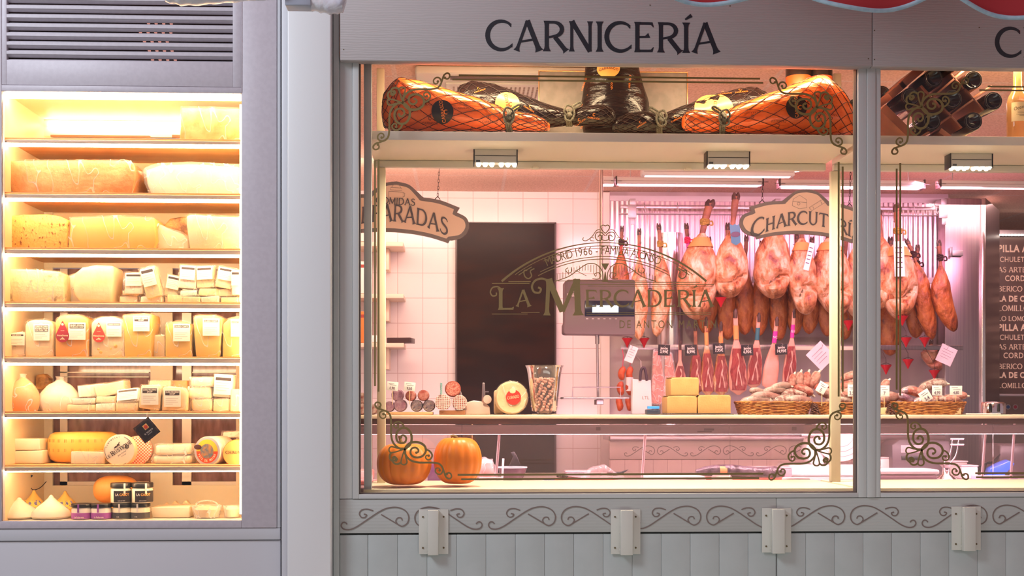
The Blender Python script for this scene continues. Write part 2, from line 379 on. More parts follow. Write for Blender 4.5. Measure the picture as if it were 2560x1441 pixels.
    if ch == 'S': return [(cat([(.58, .80), (.50, .92), (.34, .97), (.17, .90), (.13, .74), (.24, .60), (.40, .51), (.56, .38), (.57, .18), (.42, .04), (.24, .03), (.10, .13), (.08, .24)], 4),
        [.03+.09*math.sin(PI*min(1, max(0, i/48)))+.02 for i in range(49)])], .66
    if ch == ' ': return [], .35
    return [stem(.13, 0, .13, 1, w)], .26
def serif(mb, txt, x, z, h, y, xs=1.0, sp=.06, th=.0006, fn=None, align='L', sizes=None, mi=0):
    tot = sum((G(c)[1]+sp)*(sizes[i] if sizes else 1) for i, c in enumerate(txt))*h*xs
    cx = x-(tot/2 if align == 'C' else 0)
    for i, c in enumerate(txt):
        k = sizes[i] if sizes else 1
        st, adv = G(c)
        for pts, ws in st:
            ww = [q*h*k for q in ws] if isinstance(ws, (list, tuple)) else ws*h*k
            mb.ribbon([(cx+p[0]*h*k*xs, z+p[1]*h*k) for p in pts], ww, y, th, mi, fn)
        cx += (adv+sp)*h*xs*k
    return cx
# ================================================================ materials in use
mauve = M('mauve paint', (.56, .52, .57), (.53, .49, .54), 60, .45, bump=.04, bsc=400)
palegrey = M('pale blue grey paint', (.50, .56, .545), (.475, .535, .52), 9, .5, bump=.05, bsc=150)
pillar_m = M('white painted steel', (.80, .83, .84), rough=.35)
woodpaint = wave_mat('painted wood grain', (.50, .455, .45), (.465, .425, .42), 34, 5.5, .55, 'Z', (.22, 1, 1.0), bump=.13, pw=1.6, lo=.05, hi=.95)  # mauve tint puts the awning's red bounce into the paint colour
rail_paint = wave_mat('painted rail grain', (.51, .535, .51), (.498, .522, .498), 22, 3, .6, 'Z', (.3, 1, 1.2), bump=.08)
dark_gap = M('shadow gap rubber', (.02, .02, .022), rough=.8)
alu = M('satin aluminium', (.62, .62, .61), rough=.35, metal=.6)
alu_white = M('white lacquered aluminium', (.60, .62, .61), rough=.35)
glass = glass_mat('shop window glass', (.99, .99, .985), .022, .003, (.75, .8, .9))
deli_glass = glass_mat('counter glass', (.86, .80, .82), .06, .04, (1, .80, .84))
gold = M('gold vinyl', (.24, .175, .06), rough=.45, metal=.1)
goldl = M('gold foil lettering', (.34, .245, .10), rough=.4, metal=.1)
ink = M('dark slate lettering', (.022, .026, .035), rough=.5)
groove = M('brown scroll paint', (.22, .17, .15), rough=.6)
bracket_m = M('cream painted steel', (.68, .69, .62), rough=.5)
screw_m = M('brown screw head', (.16, .12, .06), rough=.5, metal=.5)
cream = M('cream laminate', (.86, .78, .60), rough=.38)
cream_edge = M('cream laminate edge', (.76, .71, .58), rough=.4)
cream_in = M('cabinet lining', (.92, .74, .46), (.90, .71, .43), 4, .45)
shelf_wood = M('orange beech shelf', (.92, .56, .24), (.86, .48, .18), 6, .42, stretch=(.3, 4, 4))
shelf_edge = M('grey shelf profile', (.55, .47, .42), rough=.4, metal=.2)
led = M('warm led strip', (1, .86, .62), emit=48, ecol=(1, .755, .47))
side_glow = M('warm side glow', (1, .86, .62), emit=26, ecol=(1, .70, .38))
led_cool = M('spot led', (1, .95, .85), emit=60, ecol=(1, .88, .68))
black_m = M('black plastic', (.012, .012, .014), rough=.35)
steel = M('brushed steel', (.48, .40, .42), (.42, .35, .38), 3, .34, 1, stretch=(30, 30, .5), bump=.02, bsc=60)
steel_r = M('matt steel', (.55, .52, .53), rough=.45, metal=.9)
white_m = M('white plastic', (.82, .82, .82), rough=.4)
pinkwhite = M('lamp housing white', (.85, .80, .80), rough=.5)
doorm = M('dark brown door', (.016, .006, .004), (.026, .009, .005), 3, .3, spec=.12, stretch=(1, 1, 4))
card = M('white card', (.85, .84, .82), rough=.6)
ceil_m = tile_mat('mineral ceiling tile', (.84, .57, .44), (.82, .64, .55), .56, .56, .012, .8, 0, 'XY', .1, (-X(1255, 3.6), -3.04, 0), 95, (.84, .78, .74))
walltile = tile_mat('white wall tile', (.84, .78, .76), (.60, .46, .44), .169, .169, .0022, .16, 0, 'XZ', .25, (-X(1057, 3.6), -Z(559, 3.6), 0))

# ================================================================ shop shell
YB = 3.6; ZCEIL = 2.96
xl, xr = -1.6, 6.6
mb = MB(); mb.box(xl, -7, -.05, xr+2, 5.6, 0); struct('floor', mb, M('floor tile', (.30, .27, .25), (.26, .23, .21), 5, .4))
mb = MB(); mb.box(-.78, .14, ZCEIL, xr, 5.6, ZCEIL+.04); struct('ceiling', mb, ceil_m)
xbr = X(2372, 3.5)
mb = MB(); mb.box(-.8, YB, 0, X(1524, YB), YB+.05, ZCEIL); struct('wall_back', mb, walltile)
mb = MB(); mb.box(xbr, 5.3, 0, xr, 5.35, ZCEIL); struct('wall_far', mb, M('beige wall', (.45, .34, .30), rough=.6))
mb = MB(); mb.box(-.84, .5, 0, -.78, YB+.05, ZCEIL); struct('wall_left', mb, M('white wall paint', (.80, .76, .72), rough=.5))
mb = MB(); mb.box(xr-.05, .15, 0, xr, 5.35, ZCEIL); struct('wall_right', mb, MATS['white wall paint'])
# dark doorway in the back wall
x0, x1 = X(1143, YB-.03), X(1386, YB-.03)
d = MB(); d.box(x0, YB-.04, 0, x1, YB-.005, Z(561, YB)); do = struct('door_1', d, doorm)
f = MB(); f.box(x0-.012, YB-.045, 0, x0, YB, Z(559, YB)); f.box(x1, YB-.045, 0, x1+.012, YB, Z(559, YB)); f.box(x0-.012, YB-.045, Z(561, YB), x1+.012, YB, Z(558, YB))
struct('door_frame', f, M('dark frame', (.05, .025, .02), rough=.3), do)
h = MB(); h.tube([(x0+.10, YB-.07, 1.2), (x0+.10, YB-.07, 1.5)], .009); h.box(x0+.095, YB-.07, 1.22, x0+.105, YB-.03, 1.235); h.box(x0+.095, YB-.07, 1.46, x0+.105, YB-.03, 1.475)
struct('door_handle', h, M('brass', (.35, .25, .12), rough=.25, metal=1), do)
# cream corner post and pole between tiles and ham wall
mb = MB(); mb.box(X(1503, YB-.06), YB-.06, 0, X(1524, YB-.06), YB, ZCEIL-.01); struct('trim_1', mb, M('cream post', (.80, .72, .66), rough=.4))


# ham wall: ripples above shaped to imitate reflection stripes, smooth steel below
xa, xb = X(1524, 3.56), X(2372, 3.56)
ham_wall_z = Z(720, 3.56)
bm_ = MB(); n = int((xb-xa)/.0052); vs = []
for i in range(n+1):
    x = xa+(xb-xa)*i/n; y = 3.555+.0032*math.sin(2*PI*(x-xa)/.034)
    vs += [(x, y, ham_wall_z), (x, y, ZCEIL-.035)]
bm_.add(vs, [(2*i, 2*i+2, 2*i+3, 2*i+1) for i in range(n)], 0, True)
corr = M('rippled steel', (.70, .56, .62), rough=.30, metal=.8)
mb = MB(); mb.box(xa, 3.57, 0, xb, 3.62, ZCEIL); wb = struct('wall_back', mb, M('dull pink steel', (.46, .37, .37), (.40, .32, .32), 2, .42, .55, stretch=(3, 1, .3)))
wb.name = 'wall_back_ham'
struct('reflection_ripples', bm_, corr, wb)
p = MB()
p.box(xa, 3.545, Z(704, 3.55), X(1790, 3.55), 3.57, Z(690, 3.55)); p.box(X(1880, 3.55), 3.545, Z(704, 3.55), xb, 3.57, Z(690, 3.55))
p.box(xa, 3.548, ZCEIL-.065, xb, 3.57, ZCEIL-.03)
struct('flat_band', p, steel_r, wb)
# bright vertical reflection on the ham wall, put in as an added polished column
mb = MB(); cx = X(1672, 3.5); mb.lathe([(.085, 0), (.085, ZCEIL-.3)], (cx, 3.455, 0), 40)
solo('reflection_column', mb, M('polished column steel', (.78, .70, .74), rough=.22, metal=.85), (0, 0, 0), 'round polished steel column added for the bright reflection behind the hams left of centre', 'duct')
# stainless cupboard at the right end of the ham wall
xs0, xs1 = X(2362, 3.42), X(2452, 3.42)
t = thing('steel_cabinet', (0, 0, 0), 'tall brushed stainless steel cabinet at the right end of the ham wall', 'cabinet')
mb = MB(); mb.rbox(xs0, 3.42, 0, xs1, 3.54, ZCEIL-.055, .003); put('side_panel', mb, steel, t)
mb = MB(); mb.rbox(xs1, 3.405, 0, X(2466, 3.4), 3.46, ZCEIL-.055, .006); put('corner_post', mb, M('bright steel edge', (.85, .80, .78), rough=.2, metal=1), t)
mb = MB(); xq = X(2466, 3.4); mb.prism([(xq, 0), (xq+.001, 0), (xq+.001, 2), (xq, 2)], 3.41, 3.42)
mb = MB(); a = (xq, 3.41); b = (X(2499, 3.9), 3.9)
mb.add([(a[0], a[1], 0), (b[0], b[1], 0), (b[0]-.1, b[1], 0), (a[0]-.02, a[1]+.05, 0), (a[0], a[1], ZCEIL-.055), (b[0], b[1], ZCEIL-.055), (b[0]-.1, b[1], ZCEIL-.055), (a[0]-.02, a[1]+.05, ZCEIL-.055)],
       [(0, 1, 5, 4), (1, 2, 6, 5), (2, 3, 7, 6), (3, 0, 4, 7), (4, 5, 6, 7), (0, 3, 2, 1)]); put('door', mb, M('dark brushed steel', (.30, .25, .24), rough=.3, metal=.9), t)

# ================================================================ facade right: sign board, rail, planks, frames
YS = -.035
zs0 = Z(151, YS, 860)
xs_a, xs_j, xs_b = X(850, YS), X(2181, YS), X(3100, YS)
def screws(t, pts, Y, Q, r=.0022):
    for px, py in pts:
        mb = MB(); q = W(px, py, Y); mb.lathe([(r*.2, Y-.0015), (r, Y-.001), (r, Y+.001)], (q.x, 0, q.z), 10, 'Y'); put('screw', mb.xf(Q), screw_m, t)
for i, (a_, b_, lab) in enumerate([(xs_a, xs_j-.0012, 'pale mauve wood grain sign board lettered CARNICERÍA above the first window'), (xs_j+.0012, xs_b, 'mauve wood grain sign board with a cut off word CH at the top right')]):
    t = thing('sign_board', ((a_+b_)/2, YS, zs0), lab, 'sign')
    q = Matrix.Translation((-(a_+b_)/2, -YS, -zs0))
    mb = MB(); mb.rbox(a_, YS, zs0, b_, .012, 3.12, .003); put('board', mb.xf(q), woodpaint, t)
    mb = MB()
    if i == 0:
        # lettering follows the board; cap height 78 px
        z0 = Z(127, YS, 1290); serif(mb, 'CARNICERÍA', X(1213, YS), z0, .1130, YS, 1.02, .035)
        k = (X(1802, YS)-X(1213, YS))/(max(v[0] for v in mb.v)-min(v[0] for v in mb.v)); x0 = X(1213, YS); mn = min(v[0] for v in mb.v)
        mb.v = [((v[0]-mn)*k+x0, v[1], v[2]) for v in mb.v]
        screws(t, [(856, 31), (859, 124), (2170, 22), (2171, 147), (1825, 15), (1625, 13)], YS, q)
    else:
        z0 = Z(143, YS, 2520); serif(mb, 'CHARCUTERÍA', X(2488, YS), z0, .1130, YS, 1.05, .04)
        screws(t, [(2186, 76), (2186, 149), (2448, 69)], YS, q)
    put('lettering', mb.xf(q), ink, t)
# scroll board under the windows and the planks
zr1, zr0 = Z(1249, 0, 900), Z(1334, 0, 900)
def scroll_pts():
    P = []
    main = cat([(143, 320), (130, 307), (110, 308), (100, 330), (117, 353), (158, 358), (210, 338), (290, 285), (370, 232), (430, 204), (500, 197), (560, 220), (587, 265), (577, 312), (540, 335), (503, 318)], 7)
    P.append((main, 1)); P.append(([(503, 318), (440, 280), (388, 249)], 1))
    P.append((cat([(508, 322), (494, 297), (508, 275), (532, 275), (541, 292)], 6), 1))
    P.append((cat([(330, 222), (290, 210), (250, 215), (231, 242), (245, 268), (270, 270), (283, 252), (263, 245)], 6), 1))
    return P
def scroll_unit(mb, xc, ztop, s, Y, wd, th=.0012, mi=0):
    """mirrored pair of painted scrolls about xc; s metres per crop px"""
    for pts, _ in scroll_pts():
        for sg in (-1, 1):
            q = [(xc+sg*(609.5-p[0])*s, ztop-(p[1]-145)*s) for p in pts]
            mb.ribbon(q, wd, Y, th, mi)
mb = MB(); mb.rbox(X(849, 0), 0, zr0, X(1941, 0)-.0006, .10, zr1, .002); wf = struct('wall_front', mb, rail_paint)
mb = MB(); mb.rbox(X(1941, 0)+.0006, 0, zr0, X(3100, 0), .10, zr1, .002); struct('rail_board', mb, rail_paint, wf)
mb = MB(); sp = .5515*.997; x0 = X(1029.5, 0)
for k in range(6): scroll_unit(mb, x0+k*sp, Z(1251, 0, 1029), .0015/2.909, 0, .0045)
struct('painted_scrolls', mb, groove, wf)
mb = MB(); pw_ = .1103; xk = X(919.7, 0)-pw_; zt = Z(1339, 0, 900)
mb.rbox(X(849, 0), .004, 0, xk+pw_-.001, .03, zt, .0022)
for k in range(1, 24): mb.rbox(xk+k*pw_+.0003, .004, 0, xk+(k+1)*pw_-.0003, .03, zt, .0016)
struct('tongue_boards', mb, palegrey, wf)
mb = MB(); mb.box(X(849, 0), .031, 0, X(3100, 0), .05, zt+.01); struct('backing', mb, M('grey gap', (.16, .17, .17), rough=.8), wf)
mb = MB(); mb.box(X(1941, 0)-.0009, .0028, 0, X(1941, 0)+.0009, .0035, zt); struct('joint_line', mb, dark_gap, wf)
# cream steel brackets
labs = ['cream steel bracket on the planks below the pumpkins', 'cream steel bracket bolted below the middle of the first window', 'cream steel bracket bolted over the rail joint left of the window post', 'cream steel bracket at the right end of the scroll rail']
for (bx0, bx1, by0, by1, fl), lab in zip([(1047, 1121, 1274, 1386, (.31, .67)), (1527, 1601, 1274, 1386, (.31, .72)), (1905, 1978, 1271, 1382, (.31, .73)), (2379, 2452, 1267, 1376, (.33, .74))], labs):
    a = W(bx0, by0, -.004); b = W(bx1, by1, -.004); w_ = b.x-a.x; h_ = a.z-b.z
    t = thing('steel_bracket', (a.x+w_/2, 0, b.z), lab, 'bracket', 'steel brackets on the rail')
    mb = MB(); mb.rbox(-w_/2, -.005, 0, w_/2, -.0006, h_, .0008); put('back_plate', mb, bracket_m, t)
    c0, c1 = -w_/2+w_*fl[0], -w_/2+w_*fl[1]
    mb = MB(); mb.rbox(c0, -.030, -.002, c1, -.005, h_-.002, .0025); put('channel', mb, bracket_m, t)
    for sx in (-.36, .34):
        for sz in (.14, .83):
            m2 = MB(); m2.lathe([(.0015, -.0082), (.0034, -.0075), (.0036, -.005)], (sx*w_, 0, sz*h_), 10, 'Y'); put('bolt', m2, screw_m, t)
    for k in range(3): m2 = MB(); m2.blob((c0-.001, -.0065, h_*(.1+.4*k)), (.0022, .0022, .006), .4, 300, nu=8, nv=6); put('weld_bead', m2, bracket_m, t)

# window frames
def win(name, xa, xb, z0, z1, fw_l, fw_r, fw_b):
    f = MB(); Y0 = -.004
    f.rbox(xa, Y0, z0, xa+fw_l, .05, z1, .0015); f.rbox(xb-fw_r, Y0, z0, xb, .05, z1, .0015); f.rbox(xa+fw_l, Y0, z0, xb-fw_r, .05, z0+fw_b, .0015)
    f.rbox(xa+fw_l, Y0, z1-.01, xb-fw_r, .05, z1, .0015)
    wo = struct(name, f, alu_white)
    g = MB(); gi = .0035
    g.box(xa+fw_l, .012, z0+fw_b, xa+fw_l+gi, .05, z1); g.box(xb-fw_r-gi, .012, z0+fw_b, xb-fw_r, .05, z1); g.box(xa+fw_l, .012, z0+fw_b, xb-fw_r, .05, z0+fw_b+gi)
    struct('rubber_gasket', g, M('grey rubber', (.12, .10, .10), rough=.7), wo)
    p = MB(); p.box(xa+fw_l, .036, z0+fw_b, xb-fw_r, .040, z1); struct('window_pane', p, glass, wo)
    return wo
zw0, zw1 = Z(1248, 0, 900), zs0+.02
win1 = win('window_1', X(881, 0), X(2166, 0), zw0, zw1, X(897, 0)-X(881, 0), X(2166, 0)-X(2145, 0), .017)
win2 = win('window_2', X(2188, 0), X(3100, 0), zw0, zw1, X(2201, 0)-X(2188, 0), .05, .017)
mb = MB(); mb.rbox(X(2166, 0)+.0005, -.008, zw0, X(2188, 0)-.0005, .05, zw1, .002); struct('trim_2', mb, alu_white)
mb = MB(); mb.rbox(X(849, 0), 0, zw0, X(880.5, 0), .08, zw1, .002); struct('trim_3', mb, alu_white)
# strips between pillar and shop
mb = MB(); mb.rbox(X(833, -.01), -.012, 0, X(848, -.01), .08, 3.1, .003); struct('trim_4', mb, palegrey)
mb = MB(); mb.box(X(826, 0), 0, 0, X(834, 0), .02, 3.1); struct('trim_5', mb, dark_gap)
mb = MB(); mb.rbox(X(718, -.06), -.06, 0, X(828, -.06), .3, 3.1, .006, seg=3); struct('trim_6', mb, pillar_m)
mb = MB(); mb.rbox(X(704, -.01), -.012, 0, X(719, -.012), .05, 3.1, .003); struct('trim_7', mb, M('light strip paint', (.68, .70, .74), rough=.4))
# wall infill above cabinet back and between cabinet and shop
mb = MB(); mb.box(X(704, 0), .05, 0, X(849, 0), .30, 3.12); struct('wall_infill', mb, dark_gap)

# ================================================================ cheese cabinet shell
YC0, YC1 = .02, .46
t_cab = thing('cheese_cabinet', (X(300, 0), 0, 0), 'tall lit cheese display cabinet with eight wooden levels and mauve frame', 'display cabinet')
OFF = Matrix.Translation((-X(300, 0), 0, 0))
def cpart(name, mb, mats, parent=None, **k):
    return put(name, mb.xf(OFF), mats, parent or t_cab, **k)
xL, xR = X(5, 0), X(604, 0); zT, zB = Z(231, 0, 300), Z(1303, 0, 300)
xO = X(692, 0); xLL = -2.35; zTop = 3.1; zLo = Z(1320, 0, 690)
mb = MB()
mb.rbox(xR, -.004, zLo, xO, .05, zTop, .002)                                   # right stile
mb.rbox(xLL, -.004, zLo, xR, .03, zB, .0015)                                   # bottom rail
mb.rbox(xLL, -.004, zB, xL, .03, zTop, .0015)                                  # left stile
mb.rbox(xL, -.004, zT, xR, .03, Z(216, 0, 300), .0015)                         # rail above the opening
mb.rbox(xR-.0005, -.0065, Z(232, 0, 604), xR+.0022, -.003, Z(0, 0, 604), .0005)
cpart('frame', mb, mauve)
mb = MB(); mb.rbox(xLL, 0, Z(1352, 0, 300), xO+.012, .05, zLo-.0015, .0015); mb.rbox(xLL, .006, 0, xO+.012, .05, Z(1354, 0, 300), .0015); mb.rbox(xO+.0008, .0, zLo, xO+.0125, .05, zTop, .001)
cpart('base_panel', mb, M('light blue grey paint', (.60, .62, .66), rough=.5))
# vent panel with louvres
vx0, vx1, vz0 = X(17, 0), X(582, 0), Z(153, 0, 300)
pit = 22.75*SC(0, 300); sl = 8
mb = MB(); mb.rbox(vx1, -.002, Z(215, 0, 300), xR-.001, .02, zTop, .001); mb.rbox(xL, -.002, Z(215, 0, 300), vx0, .02, zTop, .001); mb.rbox(vx0, -.002, Z(215, 0, 300), vx1, .02, vz0, .001)
for k in range(sl+3):
    z = vz0+k*pit
    mb.box(vx0, -.002, z+.0095+.0125, vx1, .004, z+pit)                            # flat blade front
    mb.add([(vx0, .0, z+.0215), (vx1, .0, z+.0215), (vx1, .018, z+.0135), (vx0, .018, z+.0135), (vx0, .0, z+.0235), (vx1, .0, z+.0235), (vx1, .018, z+.0155), (vx0, .018, z+.0155)],
           [(0, 1, 2, 3), (4, 7, 6, 5), (0, 4, 5, 1), (2, 6, 7, 3)])
    mb.add([(vx0, .0, z), (vx1, .0, z), (vx1, .016, z+.008), (vx0, .016, z+.008), (vx0, .0, z-.0015), (vx1, 0, z-.0015), (vx1, .016, z+.006), (vx0, .016, z+.006)],
           [(0, 1, 2, 3), (4, 7, 6, 5), (0, 4, 5, 1), (2, 6, 7, 3)])
vp = cpart('vent_panel', mb, mauve)
mb = MB(); mb.box(xLL, .12, Z(216, 0, 300), xR, .13, zTop); cpart('vent_backing', mb, M('vent dark', (.03, .012, .012), rough=.7))
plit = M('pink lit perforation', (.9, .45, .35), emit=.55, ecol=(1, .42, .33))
for k in range(19): mb = MB(); mb.lathe([(.0001, .09), (.0035, .09), (.004, .1)], (X(236+k*18.9, .09), 0, Z(27, .09, 300)), 10, 'Y'); cpart('lit_opening', mb, plit)
for r_, (a_, b_) in enumerate([(370, 440), (350, 435), (360, 435), (372, 440), (380, 440)]):
    xx = a_
    while xx < b_: mb = MB(); mb.lathe([(.0001, .09), (.005, .09), (.0055, .1)], (X(xx, .09), 0, Z(56+r_*22.7, .09, 300)), 10, 'Y'); cpart('lit_opening', mb, plit); xx += 19
# lining
xbl = X(5, 0)
mb = MB(); mb.box(xbl-.02, YC0+.01, zB-.01, xbl-.001, YC1, zT+.05); cpart('side_panel', mb, cream_in)
mb = MB(); mb.box(xR+.001, YC0+.03, zB-.01, xR+.02, YC1, zT+.05); cpart('side_panel', mb, cream_in)
mb = MB(); mb.box(xbl-.02, YC0+.012, zT+.002, xR+.02, YC1+.03, zT+.02); cpart('ceiling_panel', mb, cream)
mb = MB(); mb.box(xbl-.02, YC0+.012, zB-.02, xR+.02, YC1+.03, zB-.001); cpart('bottom_panel', mb, M('white cabinet floor', (.9, .84, .72), rough=.35))
shelves = []
for i, (pw, pe, pl, pz) in enumerate([(346, 351, 360, 368), (482, 487, 497, 505), (620, 625, 636, 643), (755, 760, 771, 778), (892, 896, 908, 914), (1029, 1034, 1044, 1047), (1163, 1168, 1178, 1181)]):
    a_ = X(7, .03); b_ = X(601, .03)
    z = [Z(q, .03, 300) for q in (pw, pe, pl, pz)]
    mb = MB(); mb.rbox(a_, .03, z[1], b_, YC1-.01, z[0], .001); sh = cpart('shelf', mb, shelf_wood); shelves.append(z[0])
    mb = MB(); mb.rbox(a_, .028, z[2], b_, .0305, z[1]-.0003, .001); cpart('shelf_profile', mb, shelf_edge, sh)
    mb = MB(); mb.box(a_, .0308, z[3], b_, .038, z[2]+.002); cpart('led_strip', mb, led, sh)
    mb = MB(); mb.box(a_+.001, .0275, z[2]+.001, a_+.015, .0279, z[2]+.006); cpart('profile_label', mb, M('grey tag', (.18, .15, .12), rough=.5), sh)
mb = MB(); mb.box(X(12, .04), .032, Z(247, .03, 300), X(601, .03), .045, Z(238, .03, 300)); cpart('led_strip', mb, led)
mb = MB(); mb.box(X(598, .03), .04, zB+.02, X(602, .03), .05, zT-.03); cpart('side_glow_strip', mb, side_glow)  # added glowing strip imitating a bright blurred reflection at the right edge
mb = MB(); mb.box(X(6, .03), .034, zB+.02, X(9, .03), .042, zT-.03); cpart('side_glow_strip', mb, side_glow)
# back wall: white uprights, aluminium window frames and dark panes
yb = YC1
def bx(x0, y0, x1, y1, ya, d): 
    m = MB(); a = W(x0, y0, ya); b = W(x1, y1, ya); m.box(a.x, ya, b.z, b.x, ya+d, a.z); return m
lower0, lower1 = 790, 1262
mb = MB()
for r in [(104, 300, 131, 1285), (376, 640, 431, 1265), (104, 1215, 640, 1290), (104, 300, 640, 345), (590, 300, 640, 1290), (104, 640, 640, 672)]: yb -= .0006; mb.merge(bx(*r, yb-.012, .012))
yb = YC1
cpart('back_upright', mb, cream)
mb = bx(104, 290, 640, 300, yb-.02, .02); cpart('back_profile', mb, shelf_edge)
mb = bx(118, 312, 610, 318, yb-.03, .008); cpart('led_strip', mb, led)
mb = bx(126, 337, 374, 344, yb-.03, .015); mb.merge(bx(430, 337, 460, 344, yb-.03, .015)); cpart('vent_grille', mb, M('brown grille', (.30, .17, .11), rough=.5))
mb = bx(100, 346, 640, 672, yb, .01); cpart('back_panel', mb, cream_in)
mb = MB()
for r in [(150, 672, 168, 1225), (455, 672, 478, 1225), (150, 1205, 372, 1225), (455, 1205, 640, 1225), (150, 735, 640, 741), (150, 930, 372, 933), (480, 930, 640, 933), (150, 942, 372, 944)]: mb.merge(bx(*r, yb+.002, .012))
cpart('window_frame', mb, M('aluminium frame warm', (.80, .72, .62), rough=.35, metal=.3))
mb = bx(100, 672, 640, 1290, yb+.02, .01)
cpart('dark_pane', mb, M('dim glass view', (.16, .075, .065), (.36, .20, .19), 6, .10, stretch=(6, 1, 1.6), lo=.3, hi=.75))
mb = MB(); q = W(87, 1192, .30); mb.tube(cat([(q.x-.012, .3, q.z+.002), (q.x-.024, .3, q.z-.025), (q.x-.008, .3, q.z-.052), (q.x+.02, .3, q.z-.045), (q.x+.045, .3, q.z-.02)], 6), .0016, 6)
mb.blob((q.x-.012, .3, q.z+.003), (.004, .004, .004)); cpart('cable', mb, black_m)
mb = MB(); mb.box(xL, .004, zB, xR, .008, zT); cpart('glass_door', mb, glass_mat('cabinet glass', (1, .995, .99), .03))
# ================================================================ window decals
def pm(Y):
    return lambda v: tuple(W(v[0], -v[2], Y)+Vector((0, v[1], 0)))
YG = .0355
def rb(mb, pts, wd, Y=YG, th=.0006):
    mb.ribbon([(p[0], -p[1]) for p in pts], wd, 0, th, 0, pm(Y))
def taper(n, a, b): return [a+(b-a)*i/(n-1) for i in range(n)]
ARM = [(352, -222), (368, -212), (388, -222), (392, -250), (372, -262), (345, -245), (330, -205), (312, -160), (280, -132), (210, -124), (120, -124), (60, -112), (20, -85), (-5, -45), (-8, 0)]
CURL2 = [(308, -150), (322, -185), (305, -220), (275, -222), (255, -200), (262, -175), (285, -172), (292, -190)]
BIG = [(-5, 0), (30, 38), (75, 52), (125, 45), (165, 15), (172, -30), (145, -68), (100, -80), (60, -70), (42, -40), (52, -5), (85, 5), (108, -12), (108, -32), (92, -40)]
SML = [(168, -10), (205, -25), (228, -60), (215, -92), (190, -100), (172, -82), (180, -62), (198, -65)]
HEART = [(-122, -38), (-136, -62), (-134, -90), (-114, -109), (-90, -104), (-82, -84), (-96, -72), (-106, -82)]
PET = [(-2, -2), (0, -66), (12, -122), (-12, -142), (-38, -128), (-30, -76), (-6, -4)]
def corner(parent, cx, cy, sx, sy, k=1.0):
    mb = MB(); s = k/3.43
    for pts, w0, w1 in [(ARM, 3.6, 5.6), (CURL2, 4.4, 3.0), (BIG, 6.2, 4.6), (SML, 4.6, 3.2), (HEART, 5.0, 3.6), (PET, 4.2, 3.4)]:
        for sw in (0, 1):
            q = [(p[1], p[0]) if sw else p for p in pts]
            c = cat([(cx+sx*p[0]*s, cy+sy*p[1]*s) for p in q], 7)
            rb(mb, c, taper(len(c), w0, w1))
            for e in ([c[0]] if pts is ARM else [] if pts is PET else [c[-1]]):
                mb.add([pm(YG)((e[0]+3.4*math.cos(a*PI/5), -.0007, -e[1]+3.4*math.sin(a*PI/5))) for a in range(10)], [tuple(range(10))])
    struct('corner_ornament', mb, gold, parent)
for c_ in [(1009.5, 259.5, 1, 1), (2040, 271, -1, 1), (1014, 1121, 1, -1), (2037, 1124, -1, -1)]: corner(win1, *c_)
for c_ in [(2306, 271, 1, 1), (2306, 1123, 1, -1)]: corner(win2, *c_)
def gline(parent, lst):
    for a, b, w_ in lst:
        mb = MB(); rb(mb, [a, ((a[0]+b[0])/2, (a[1]+b[1])/2), b], w_); struct('gold_line', mb, gold, parent)
gline(win1, [((1147, 188.5), (1900, 197), 4.4), ((1131, 199), (1908, 207.5), 4.4), ((1144, 1188), (1908, 1185), 5), ((1153, 1199), (1898, 1196), 4.6),
             ((937.5, 402), (937.5, 966), 4.6), ((946.5, 399), (946.5, 980), 4.6), ((2096.5, 405), (2096.5, 992), 4.6), ((2106.5, 417), (2106.5, 980), 4.6)])
gline(win2, [((2469, 216.5), (2700, 219), 4), ((2448, 225.5), (2700, 228), 4), ((2438, 1184), (2700, 1183), 4.6), ((2440, 1194), (2700, 1193), 4.6),
             ((2241.5, 422), (2241.5, 975), 4.6), ((2250.5, 408), (2250.5, 990), 4.6)])
# ---- shop logo
LX, LY = 1510, 993
def arcp(R, a0, a1, n=60): return [(LX+R*math.sin(math.radians(a0+(a1-a0)*i/n)), LY-R*math.cos(math.radians(a0+(a1-a0)*i/n))) for i in range(n+1)]
mb = MB()
c = arcp(386, -41.5, 41.5); rb(mb, c, [2+3.4*abs(i-30)/30 for i in range(61)])
rb(mb, arcp(378, -36, 36), 1.6); rb(mb, arcp(372, -24, 24), 1.2); rb(mb, arcp(372, -35, -29), 2.2); rb(mb, arcp(372, 29, 35), 2.2)
rb(mb, arcp(351, -27, 27), 1.8); rb(mb, arcp(345, -28.5, 28.5), 2.0)
for a, b, y, w_ in [(1230, 1324, 709, 1.8), (1271, 1327, 704.5, 2.2), (1520, 1750, 706, 2.2), (1450, 1785, 712, 1.8), (1395, 1640, 703, 1.5), (1470, 1778, 716, 1.3),
                    (1230, 1319, 785.5, 1.6), (1303, 1349, 781.5, 1.6), (1466, 1777, 782.5, 1.6), (1466, 1777, 787, 1.6)]: rb(mb, [(a, y), ((a+b)/2, y), (b, y)], w_)
struct('arch_lines', mb, goldl, win1)
mb = MB()
for i in range(37):                                        # sunburst bars of the arch
    x = 1386+i*7; 
    if abs(x-1513) < 12: continue
    y0 = LY-math.sqrt(338**2-(x-LX)**2); y1 = 700; mid = .5+.5*math.cos((x-1455)/18.) if x < 1513 else .5+.5*math.cos((x-1571)/18.)
    ya = y0+4+ (1-mid)*6; yb2 = max(ya+14, y1-26*mid-2)
    if abs(x-1513) < 126: rb(mb, [(x, ya), (x, (ya+yb2)/2), (x, yb2)], 1.3)
struct('arch_bars', mb, goldl, win1)
mb = MB()
